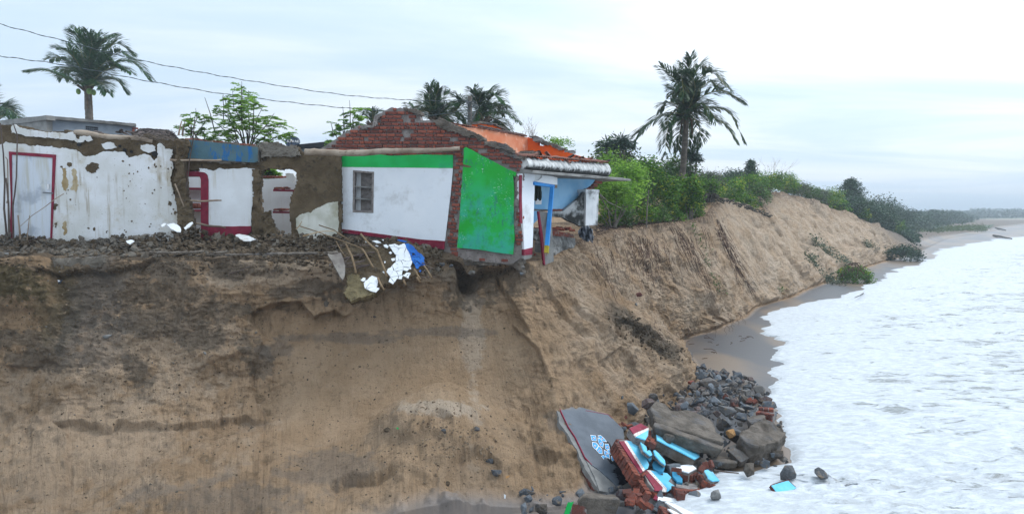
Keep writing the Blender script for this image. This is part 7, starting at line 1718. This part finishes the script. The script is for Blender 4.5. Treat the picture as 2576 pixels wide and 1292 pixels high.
# finer face so that damp and sand can be stored on it
me = top.data; bm = bmesh.new(); bm.from_mesh(me); bmesh.ops.triangulate(bm, faces=bm.faces); bmesh.ops.subdivide_edges(bm, edges=[e for e in bm.edges if e.calc_length() > .12], cuts=3, use_grid_fill=True); bmesh.ops.triangulate(bm, faces=bm.faces); bmesh.ops.subdivide_edges(bm, edges=[e for e in bm.edges if e.calc_length() > .06], cuts=2); bmesh.ops.triangulate(bm, faces=bm.faces)
wlay = bm.verts.layers.float.new('wet'); slay = bm.verts.layers.float.new('sand'); off_ = -top.location * 0
wl_ = wloc(top)
for v in bm.verts:
    p = v.co + wl_; u_, v_ = proj(np.array([p.x]), np.array([p.y]), np.array([p.z])); x, y = (float(u_[0]) - 1257.9) * 3.709, (float(v_[0]) - 943.4) * 3.709
    nn = float(fbm(np.array([x / 45]), np.array([y / 45]), None, 3, 8)[0]); e = (y - 770) * .62 + (-(1000 - x) * .0); lim = 1010 + (y - 770) * .35
    v[wlay] = 1. if (y > 780 + nn * 40 and x > lim + nn * 60) or (x > 1000 and y > 700 and x > lim + 20 + nn * 40) else 0.
    v[slay] = max(0, min(1, (330 - y) / 50 + nn * 1.3)) * .7 if x < 760 else 0.
bm.to_mesh(me); bm.free()
plate(SP, ra([(547,290),(552,289),(640,474),(705,571),(750,664),(798,763),(860,830),(857,833),(793,766),(746,667),(701,574),(635,477)]), .04, .032, 'red_painted_edge', M['maroon'], sl)
plate(SP, ra([(800,325),(1010,362),(1050,400),(1047,402),(1008,366),(800,329)]), .02, .033, 'red_painted_edge', M['maroon'], sl)
plate(SP, ra([(805,790),(850,840),(930,892),(1060,1010),(1150,1102),(1050,1108),(925,1072),(880,940)]), .05, .02, 'bare_concrete', M['concrete'], sl, amp=.006)
Bk = Bricks(sl, 300, BRKW)
e0 = ra([(600,500),(905,1060)]); q0, q1 = SP.at(*e0[0], -.05), SP.at(*e0[1], -.05); d = (q1 - q0).normalized(); cnt = 13; inn = SP.n.cross(d)
for k in range(cnt): Bk.put(q0.lerp(q1, (k + .5) / cnt) + SP.n * random.uniform(-.1, -.05) , ((q1 - q0).length / cnt - .012, .10, .09), Matrix((d, inn, SP.n)).transposed())
# painted pattern: blue tiles with white outline and red centres on black
dk = M['kolam_black'] = surf('black_outline_paint', (.008, .009, .012), (.012, .013, .018), bump=0); M['kolam_blue'] = surf('pattern_blue_paint', (.05, .30, .62), (.09, .38, .68), sc=8, bump=.1); M['kolam_red'] = surf('pattern_red_paint', (.20, .01, .02), (.26, .015, .03), bump=0)
rk = lambda p: cc(1471.7, 1062.9, 10.27, p)
tiles = [[(135,305),(280,322),(302,470),(175,455)], [(318,322),(405,312),(500,395),(568,490),(470,475),(380,390)], [(325,365),(400,400),(488,530),(470,640),(395,595),(335,480)], [(182,488),(290,500),(350,560),(345,620),(275,690),(200,620),(185,560)], [(355,575),(440,660),(455,800),(370,795),(285,700)], [(508,530),(610,535),(640,640),(620,680),(550,690),(515,650)],
         [(565,695),(640,680),(700,710),(740,800),(660,805),(600,770)], [(488,690),(560,720),(630,810),(650,930),(560,880),(490,790)], [(412,850),(470,828),(530,850),(580,915),(540,900),(500,880),(485,940)], [(670,850),(760,835),(800,880),(810,960),(760,940),(715,990),(690,960)]]
cen = [(226,390),(450,400),(412,525),(255,590),(372,715),(578,615),(655,742),(562,788),None,(760,925)]
def inset(q, k): cx0 = sum(p[0] for p in q) / len(q); cy0 = sum(p[1] for p in q) / len(q); return [(cx0 + (x - cx0) * k, cy0 + (y - cy0) * k) for x, y in q]
plate(SP, rk([(560,470),(620,500),(700,640),(800,820),(860,1010),(800,1100),(700,1040),(600,960),(540,900),(640,880),(620,760),(480,640),(500,530)]), .003, .0325, 'black_paint', dk, sl, amp=.004)
for q, c_ in zip(tiles, cen):
    plate(SP, rk(inset(q, 1.10)), .004, .0340, 'black_paint', dk, sl); plate(SP, rk(q), .004, .0360, 'white_outline', M['plainwhite'], sl, amp=.0008); plate(SP, rk(inset(q, .84)), .004, .0380, 'blue_paint', M['kolam_blue'], sl, amp=.0008)
    if c_:
        ci = lambda r_: [(c_[0] + r_ * .8 * math.cos(a * .785), c_[1] + r_ * 1.1 * math.sin(a * .785)) for a in range(8)]
        plate(SP, rk(ci(27)), .004, .040, 'white_ring', M['plainwhite'], sl); plate(SP, rk(ci(17)), .004, .042, 'red_dot', M['kolam_red'], sl)
# brick wall fragments with cyan plaster
frag('brick_wall_fragment', 'largest brick wall piece, with maroon strip, floral border and cyan plaster on the dark slab', 'wall fragment', ra([(1106,604),(1175,600),(1265,620),(1350,740),(1392,830),(1380,868),(1335,888),(1310,912),(1300,908)]), (*ra([(1115,610)])[0], 12.55), (*ra([(1310,905)])[0], 11.75), (*ra([(1350,740)])[0], 12.5), .24,
     [('cyan_plaster','cyan',ra([(1175,606),(1265,620),(1350,740),(1390,830),(1380,865),(1350,878),(1182,612)]),.002), ('maroon_strip','maroon',ra([(1112,612),(1160,611),(1336,892),(1310,908)]),.002), ('floral_border','border',ra([(1158,611),(1184,612),(1354,880),(1334,893)]),.004)], bricks=[(ra([(1098,622)])[0], ra([(1290,930)])[0], 2, .0), (ra([(1110,598)])[0], ra([(1260,608)])[0], 2, .03), (ra([(1320,900)])[0], ra([(1385,862)])[0], 2, .04)])
frag('brick_wall_fragment', 'brick wall piece with shiny maroon corner and floral border, just below the largest one', 'wall fragment', ra([(1325,885),(1400,880),(1560,910),(1620,972),(1632,1032),(1560,1087),(1440,1072),(1380,1000)]), (*ra([(1335,885)])[0], 12.0), (*ra([(1440,1070)])[0], 11.6), (*ra([(1600,960)])[0], 12.2), .24,
     [('cyan_plaster','cyan',ra([(1402,884),(1560,910),(1600,950),(1570,985),(1632,1032),(1560,1085),(1552,1060)]),.002), ('maroon_strip','maroon',ra([(1333,888),(1372,882),(1522,1042),(1516,1077),(1440,1072),(1440,1048)]),.002), ('floral_border','border',ra([(1370,882),(1404,884),(1556,1052),(1550,1086),(1514,1078),(1520,1042)]),.004)], bricks=[(ra([(1305,925)])[0], ra([(1400,1095)])[0], 2, .02), (ra([(1445,1085)])[0], ra([(1640,1040)])[0], 2, .03)])
frag('painted_wall_corner', 'maroon and cyan wall corner with floral border lying above the brick fragments', 'wall fragment', ra([(1208,490),(1310,445),(1388,485),(1385,560),(1358,600),(1265,570)]), (*ra([(1210,490)])[0], 13.0), (*ra([(1385,485)])[0], 13.4), (*ra([(1360,598)])[0], 12.7), .16,
     [('maroon_strip','maroon',ra([(1210,491),(1310,446),(1385,486),(1246,546)]),.002), ('floral_border','border',ra([(1246,546),(1385,486),(1388,506),(1266,571)]),.004), ('cyan_plaster','cyan',ra([(1266,571),(1388,506),(1377,565),(1358,598)]),.002)], bricks=[(ra([(1390,490)])[0], ra([(1370,590)])[0], 1, .03)])
frag('painted_beam', 'long narrow beam with cyan painted top lying in front of the big concrete beam', 'beam', ra([(1448,527),(1520,530),(1700,632),(1862,738),(1864,757),(1820,783),(1465,602)]), (*ra([(1450,530)])[0], 13.3), (*ra([(1820,780)])[0], 12.7), (*ra([(1862,738)])[0], 13.1), .20,
     [('cyan_plaster','cyan',ra([(1452,529),(1520,532),(1700,634),(1860,738),(1862,756),(1820,781),(1467,600)]),.002)], mat='concrete_brown', bricks=[(ra([(1425,560)])[0], ra([(1440,620)])[0], 1, .03)])
frag('plaster_fragment', 'forked cyan plaster piece on bricks between the maroon corner and the largest fragment', 'wall fragment', ra([(1300,600),(1330,610),(1368,645),(1372,705),(1400,690),(1425,740),(1400,752),(1340,705)]), (*ra([(1305,600)])[0], 13.0), (*ra([(1420,740)])[0], 12.5), (*ra([(1370,660)])[0], 13.0), .06,
     [('cyan_plaster','cyan',ra([(1305,602),(1330,612),(1365,645),(1371,706),(1400,692),(1422,740),(1402,750),(1342,702)]),.002)], bricks=[(ra([(1340,590)])[0], ra([(1395,680)])[0], 1, .02)])
frag('plaster_fragment', 'bent cyan plaster strip above the eight-sided deep cyan plate', 'wall fragment', ra([(1432,697),(1450,695),(1480,722),(1540,790),(1546,836),(1500,805),(1445,740)]), (*ra([(1435,700)])[0], 12.7), (*ra([(1545,835)])[0], 12.2), (*ra([(1480,722)])[0], 12.8), .05, [('cyan_plaster','cyan',ra([(1434,698),(1450,697),(1480,724),(1538,790),(1544,834),(1500,803),(1447,740)]),.002)])
for px, lab, D0, D1 in ((ra([(1420,830),(1430,800),(1480,795),(1515,812),(1537,845),(1520,893),(1480,890),(1430,868)]), 'eight-sided deep cyan plate beside the largest fragment', 12.1, 12.45), (ra([(1345,712),(1415,748),(1412,785),(1390,792),(1360,770)]), 'small deep cyan plate touching the largest fragment', 12.3, 12.5), (ra([(1605,882),(1625,878),(1705,962),(1702,1000),(1655,992),(1610,940)]), 'tilted deep cyan plate left of the white-topped bricks', 12.0, 12.4)):
    sheet('cyan_plate', lab, 'plate', px, D0, D1, M['cyan_dark'], .05, .004)
frag('brick_wall_fragment', 'chunk of bricks with a white plastered top right of the cyan plates', 'wall fragment', ra([(1640,847),(1720,830),(1790,826),(1835,866),(1800,885),(1760,908),(1700,890),(1650,882)]), (*ra([(1640,850)])[0], 12.5), (*ra([(1760,905)])[0], 12.2), (*ra([(1790,828)])[0], 12.8), .22,
     [('white_plaster','white_flake',ra([(1642,848),(1720,832),(1788,828),(1832,866),(1800,883),(1760,905),(1700,888),(1655,880)]),.002)], bricks=[(ra([(1660,880)])[0], ra([(1765,902)])[0], 2, .05), (ra([(1768,900)])[0], ra([(1830,868)])[0], 2, .05)])
frag('brick_wall_fragment', 'tilted brick chunk with pale cyan face reaching into the foam', 'wall fragment', rb([(700,985),(720,978),(762,988),(822,1062),(770,1067),(735,1045)]), (*rb([(705,985)])[0], 12.5), (*rb([(780,1066)])[0], 12.0), (*rb([(762,988)])[0], 12.7), .26,
     [('cyan_plaster','cyan',rb([(708,982),(722,979),(760,989),(820,1061),(772,1065),(740,1045)]),.002)], bricks=[(rb([(702,1000)])[0], rb([(745,1058)])[0], 2, .05), (rb([(748,1060)])[0], rb([(790,1066)])[0], 2, .05)])
frag('brick_mass', 'bare mass of upright bricks below the white-topped chunk', 'bricks', ra([(1640,1000),(1780,990),(1850,1000),(1845,1060),(1760,1060),(1700,1050),(1650,1040)]), (*ra([(1640,1050)])[0], 11.7), (*ra([(1845,1050)])[0], 11.9), (*ra([(1740,990)])[0], 12.3), .2, bricks=[(ra([(1665,1065)])[0], ra([(1845,1050)])[0], 2, .0), (ra([(1640,1030)])[0], ra([(1700,1100)])[0], 2, .0)], amp=.012)
frag('painted_plank', 'white painted lintel strip with a red end below the maroon corner', 'lintel', ra([(1430,1150),(1445,1115),(1475,1119),(1715,1160),(1702,1196),(1470,1161)]), (*ra([(1430,1150)])[0], 11.4), (*ra([(1700,1190)])[0], 11.4), (*ra([(1560,1130)])[0], 11.6), .1,
     [('red_end','maroon',ra([(1431,1149),(1446,1116),(1476,1120),(1469,1160)]),.002), ('white_face','white_mid',ra([(1477,1120),(1713,1161),(1700,1194),(1471,1160)]),.002)], mat='concrete')
frag('cyan_strip', 'cyan plaster strip touching the end of the white lintel strip', 'wall fragment', ra([(1705,1195),(1720,1165),(1790,1142),(1866,1122),(1872,1150),(1800,1185),(1730,1207)]), (*ra([(1715,1200)])[0], 11.4), (*ra([(1866,1150)])[0], 11.6), (*ra([(1790,1142)])[0], 11.7), .08, [('cyan_plaster','cyan',ra([(1708,1193),(1722,1167),(1790,1144),(1863,1124),(1868,1149),(1800,1183),(1732,1204)]),.002)], mat='concrete')
frag('white_wall_plank', 'long white plastered brick piece running out of the bottom of the picture', 'wall fragment', ra([(1535,1178),(1560,1174),(1620,1192),(1740,1240),(1860,1320),(1700,1330),(1600,1250)]), (*ra([(1540,1180)])[0], 11.3), (*ra([(1860,1320)])[0], 10.7), (*ra([(1620,1192)])[0], 11.4), .16,
     [('white_face','white_mid',ra([(1538,1179),(1560,1176),(1620,1194),(1740,1242),(1855,1320),(1760,1325),(1640,1240)]),.002), ('white_face','white_mid',ra([(1562,1243),(1590,1246),(1650,1275),(1700,1310),(1640,1310)]),.002)], bricks=[(ra([(1520,1200)])[0], ra([(1600,1310)])[0], 2, .03)])
frag('green_plank', 'bright green painted plaster strip at the bottom edge left of the slab', 'wall fragment', ra([(630,1182),(640,1172),(665,1180),(690,1172),(672,1220),(645,1310),(588,1310),(610,1240)]), ZD(630,1185,-4.62), ZD(600,1300,-4.80), ZD(690,1175,-4.60), .08, [('green_paint','green',ra([(632,1184),(664,1182),(688,1176),(670,1220),(643,1308),(592,1308),(612,1240)]),.002)], mat='concrete')
frag('brick_bit', 'small brick chunk between the green strip and the concrete beam', 'bricks', ra([(700,1205),(735,1198),(795,1240),(785,1310),(685,1310)]), ZD(700,1210,-4.66), ZD(690,1300,-4.78), ZD(790,1240,-4.66), .15, bricks=[(ra([(712,1205)])[0], ra([(700,1300)])[0], 1, -.05), (ra([(750,1225)])[0], ra([(755,1305)])[0], 1, -.05)], amp=.01)
def block(name, label, cat, body, a, b, c, th, mat, amp=.018):
    """broken concrete lump: hull of the outline and a slightly narrower underside, chipped and roughened"""
    pl = Pl3(P(*a), P(*b), P(*c)); L = [pl.l(*q) for q in body]; ca = sum(p[0] for p in L) / len(L); cz = sum(p[1] for p in L) / len(L); bm = bmesh.new(); rq = random.Random(int(body[0][0]))
    for (x, z) in L:
        bm.verts.new(pl.w(x, z, 0)); k = rq.uniform(.82, 1.0); bm.verts.new(pl.w(ca + (x - ca) * k, cz + (z - cz) * k, -th * rq.uniform(.85, 1.1)))
    bmesh.ops.convex_hull(bm, input=bm.verts); bmesh.ops.delete(bm, geom=[v for v in bm.verts if not v.link_faces], context='VERTS')
    bmesh.ops.dissolve_limit(bm, angle_limit=.12, verts=bm.verts, edges=bm.edges); bmesh.ops.bevel(bm, geom=list(bm.edges), offset=.018, segments=1, affect='EDGES')
    for _ in range(4):
        bmesh.ops.triangulate(bm, faces=bm.faces); E_ = [e for e in bm.edges if e.calc_length() > .05]
        if E_: bmesh.ops.subdivide_edges(bm, edges=E_, cuts=1)
    bmesh.ops.triangulate(bm, faces=bm.faces); bm.normal_update(); A_ = np.array([tuple(v.co) for v in bm.verts]); s_ = A_ * 4.5
    h = fbm(s_[:, 0], s_[:, 1], s_[:, 2], 5, 7, .6) * amp * 2.2 - np.maximum(fbm(s_[:, 0] * .6 + 9, s_[:, 1] * .6, s_[:, 2] * .6, 2, 17) - .2, 0) * .16
    for v, q in zip(list(bm.verts), h): v.co = v.co + v.normal * float(q)
    base = pl.at(*body[0]); 
    for v in bm.verts: v.co = v.co - base
    me = bpy.data.meshes.new(name); bm.to_mesh(me); bm.free(); me.materials.append(M[mat]); o = bpy.data.objects.new(name, me); COL.objects.link(o); o.location = base; return tag(o, label, cat), pl
block('concrete_beam', 'brown-grey concrete beam at the bottom edge below the dark slab', 'beam', ra([(715,1195),(780,1130),(900,1135),(1125,1150),(1120,1195),(1060,1250),(1080,1310),(820,1310)]), ZD(720,1195,-4.6), ZD(1110,1200,-4.6), ZD(850,1135,-4.5), .3, 'concrete_brown')
t_, pl_ = block('concrete_beam', 'biggest concrete beam with a stepped ledge in the middle of the rock pile', 'beam', rb([(345,560),(380,515),(430,530),(520,570),(700,610),(760,640),(790,690),(850,780),(850,805),(700,760),(500,700),(380,660)]), (*rb([(380,660)])[0], 13.3), (*rb([(850,800)])[0], 12.9), (*rb([(540,560)])[0], 14.1), .35, 'concrete_brown')
block('concrete_ledge', 'lower step of the biggest concrete beam', 'beam', rb([(370,655),(500,695),(700,755),(852,808),(840,850),(700,790),(500,730),(365,690)]), (*rb([(370,690)])[0], 13.1), (*rb([(840,845)])[0], 12.8), (*rb([(500,690)])[0], 13.25), .25, 'concrete_brown')
block('concrete_cube', 'big brown concrete cube at the water side of the rock pile', 'concrete block', rb([(950,745),(1050,670),(1130,645),(1200,650),(1262,672),(1282,742),(1225,792),(1150,800),(1065,832),(990,800)]), (*rb([(960,770)])[0], 13.2), (*rb([(1220,790)])[0], 13.2), (*rb([(1130,650)])[0], 14.0), .5, 'concrete_brown', .03)
block('concrete_slab', 'short thick concrete slab leaning above the big cube', 'concrete block', rb([(1000,640),(1110,588),(1138,600),(1130,625),(1030,672)]), (*rb([(1000,660)])[0], 14.0), (*rb([(1130,625)])[0], 14.1), (*rb([(1110,590)])[0], 14.5), .2, 'concrete_brown')
block('concrete_slab', 'flat concrete strip below the grey rocks left of the big cube', 'concrete block', rb([(740,900),(800,890),(930,905),(945,940),(830,935),(745,915)]), (*rb([(745,915)])[0], 12.9), (*rb([(945,940)])[0], 12.8), (*rb([(850,890)])[0], 13.2), .15, 'concrete_brown')
block('concrete_block', 'wave-washed concrete block at the bottom edge in the foam', 'concrete block', rb([(690,1205),(720,1192),(850,1200),(890,1240),(905,1320),(720,1320)]), (*rb([(695,1260)])[0], 11.2), (*rb([(890,1260)])[0], 11.3), (*rb([(760,1195)])[0], 11.8), .4, 'concrete_brown')
frag('blue_slab', 'brown-edged slab with washed cyan top lying in the foam', 'slab', rb([(1168,1092),(1230,1072),(1292,1055),(1320,1085),(1355,1115),(1290,1150),(1230,1185)]), (*rb([(1170,1095)])[0], Pz(*rb([(1170,1095)])[0], -4.80).y), (*rb([(1230,1180)])[0], Pz(*rb([(1230,1180)])[0], -4.93).y), (*rb([(1290,1058)])[0], Pz(*rb([(1290,1058)])[0], -4.80).y), .06, [('cyan_plaster','cyan',rb([(1176,1096),(1230,1078),(1290,1062),(1318,1088),(1345,1112),(1288,1142),(1236,1172)]),.002)], mat='brickwet')
frag('brick_wall_fragment', 'weathered red brick chunk at the foam edge above the big cube', 'wall fragment', rb([(1068,590),(1080,568),(1140,560),(1190,575),(1196,600),(1185,625),(1130,610)]), (*rb([(1068,600)])[0], 14.4), (*rb([(1190,620)])[0], 14.2), (*rb([(1140,560)])[0], 14.8), .2, bricks=[(rb([(1075,600)])[0], rb([(1185,625)])[0], 2, -.05), (rb([(1085,580)])[0], rb([(1190,590)])[0], 1, -.07)], mat='mortar', amp=.01)
big = [(1325,1242,44,11.9,'dark maroon rock, largest of the bottom left stones','rockdark',4), (1318,1280,42,11.3,'grey rock at the bottom edge under the maroon one','rock',5), (1362,1276,46,11.3,'tan-grey rock at the bottom edge, second from the left','concrete_brown',6), (1405,1262,50,11.6,'dark blue-grey rock left of the green strip','rock',7), (1573,1247,56,11.2,'purple-dark wet rock at the bottom, right of the concrete beam','rockdark',8), (1592,1240,28,11.6,'round orange stone under the dark slab corner','orangestone',9), (1592,1026,42,14.7,'pale grey rock left of the biggest beam','rock',10), (1628,1014,46,14.4,'upright dark slate rock on the left end of the biggest beam','rock',11), (1725,1022,40,14.6,'slate rock lying on top of the biggest beam','rock',12), (1765,1040,44,14.2,'pale bluish rock on the biggest beam','rock',13),
       (1680,1105,50,13.0,'dark rock wedged between the cyan beam and the biggest beam','concrete_brown',14), (1828,1062,38,13.9,'dark wet rock left of the rusty rock','rockdark',15), (1840,1090,34,13.4,'rusty rounded rock in the middle of the pile','orangestone',16), (1846,1133,50,12.9,'pale grey rock below the rusty rounded one','rock',17), (1894,1140,44,12.9,'grey rock right of the pale one near the foam','rock',18), (1885,1180,54,12.4,'brown-grey rock block at the lower water edge','concrete_brown',19), (1926,1165,38,12.5,'dark slate rock beside the lower brown block','rock',20), (1952,1140,50,12.8,'ragged brown rock reaching into the foam','concrete_brown',21), (1905,1122,22,13.1,'ochre stone below the big cube','orangestone',22), (1870,1010,56,15.2,'large brown-grey boulder in the upper pile','concrete_brown',23), (1810,985,48,16.0,'large slate rock near the upper end of the pile','rock',24), (1840,970,46,16.4,'slate rock right at the wet sand','rock',25), (1780,950,44,17.4,'slate slab at the beach end of the pile','rock',26), (1738,925,40,18.6,'grey rock at the narrow end of the pile','rock',27), (1830,1030,52,14.6,'brown rounded rock above the dark wet one','rockdark',28), (1800,1245,46,11.7,'grey rock half covered by the foam','concrete',29), (1735,908,24,19.6,'dark brown root stump at the beach end of the pile','rockdark',30), (1655,872,20,24,'dark stone at the toe of the promontory','rockdark',31), (1980,1190,60,12.0,'wet brown rock beside the blue slab','rockdark',32), (2175,1190,22,11.9,'small dark rock alone in the foam','rock',33)]
for u, v, w, D, lab, mt, sd4 in big[:-1]:
    if v > 1120 or D > 15 or u < 1480: D = Pz(u, v + w * .15, -4.93 + w / F * 3).y
    lump('rock', lab, 'rock', u, v, w, M[mt], 400 + sd4, D=D, flat=.78, n=15)
lump('rock', big[-1][4] if False else 'lone low rock washed over by the foam, away from the pile', 'rock', 2065, 1190, 60, M['rock'], 460, D=Pz(2065, 1190, -4.78).y, flat=.35)
# loose bricks
BL_ = 0
lb2 = 'loose red brick lying in the rubble at the cliff foot'
for k in range(34):
    u, v = (rr.uniform(1700, 1790), rr.uniform(1150, 1200)) if k < 4 else ((rr.uniform(1570, 1640), rr.uniform(1225, 1275)) if k < 18 else ((rr.uniform(1540, 1600), rr.uniform(1050, 1075)) if k < 23 else (rr.uniform(1720, 1900), rr.uniform(960, 1060))))
    p = Pz(u, v, -4.62); o = bpy.data.objects.new('brick', rr.choice(BRKW)); COL.objects.link(o); o.location = p; o.scale = (.2 * rr.uniform(.5, 1), .1, .07); o.rotation_euler = (rr.gauss(0, .5), rr.gauss(0, .5), rr.uniform(0, 6)); tag(o, lb2, 'brick', 'loose red bricks in the rubble at the cliff foot')
strand('dry_stick', 'thin dark stick lying from the brick chunk across the rocks', 'stick', [P(*q, 12.4) for q in rb([(780,990),(860,1003),(950,1012)])], .02, M['stick_dark'])
strand('dry_stick', 'short pale stick beside the white-topped bricks', 'stick', [P(*q, 12.4) for q in rb([(680,975),(705,950),(732,925)])], .022, M['stick'])
mb = MB()
for k in range(60):
    u = random.uniform(1650, 1960); v = random.uniform(830, 925); p = Pz(u, v, SEA + .01)
    if u > 1700 + (925 - v) * 3: continue
    a = random.uniform(-.6, 2.4); L = random.uniform(.1, .5); mb.tube([p, p + Vector((math.cos(a) * L * .5, math.sin(a) * L * .5, .03)), p + Vector((math.cos(a + .4) * L, math.sin(a + .4) * L, .01))], .009, 4)
o = mb.build('beach_twigs', M['root']); tag(o, 'brown root bits scattered on the wet sand', 'twigs', kind='stuff')
# ---------------- haze ----------------
m = bpy.data.materials.new('haze_air'); m.use_nodes = True; t = m.node_tree; t.nodes.clear()
oo = t.nodes.new('ShaderNodeOutputMaterial'); pv = t.nodes.new('ShaderNodeVolumePrincipled')
pv.inputs['Color'].default_value = (.80, .91, 1.0, 1); pv.inputs['Density'].default_value = .0012; pv.inputs['Anisotropy'].default_value = .2
t.links.new(pv.outputs[0], oo.inputs['Volume'])
mb = MB(); mb.box((1000, 2000, 7.5), (6000, 9000, 37)); hz_ = mb.build('haze', m); hz_['kind'] = 'stuff'
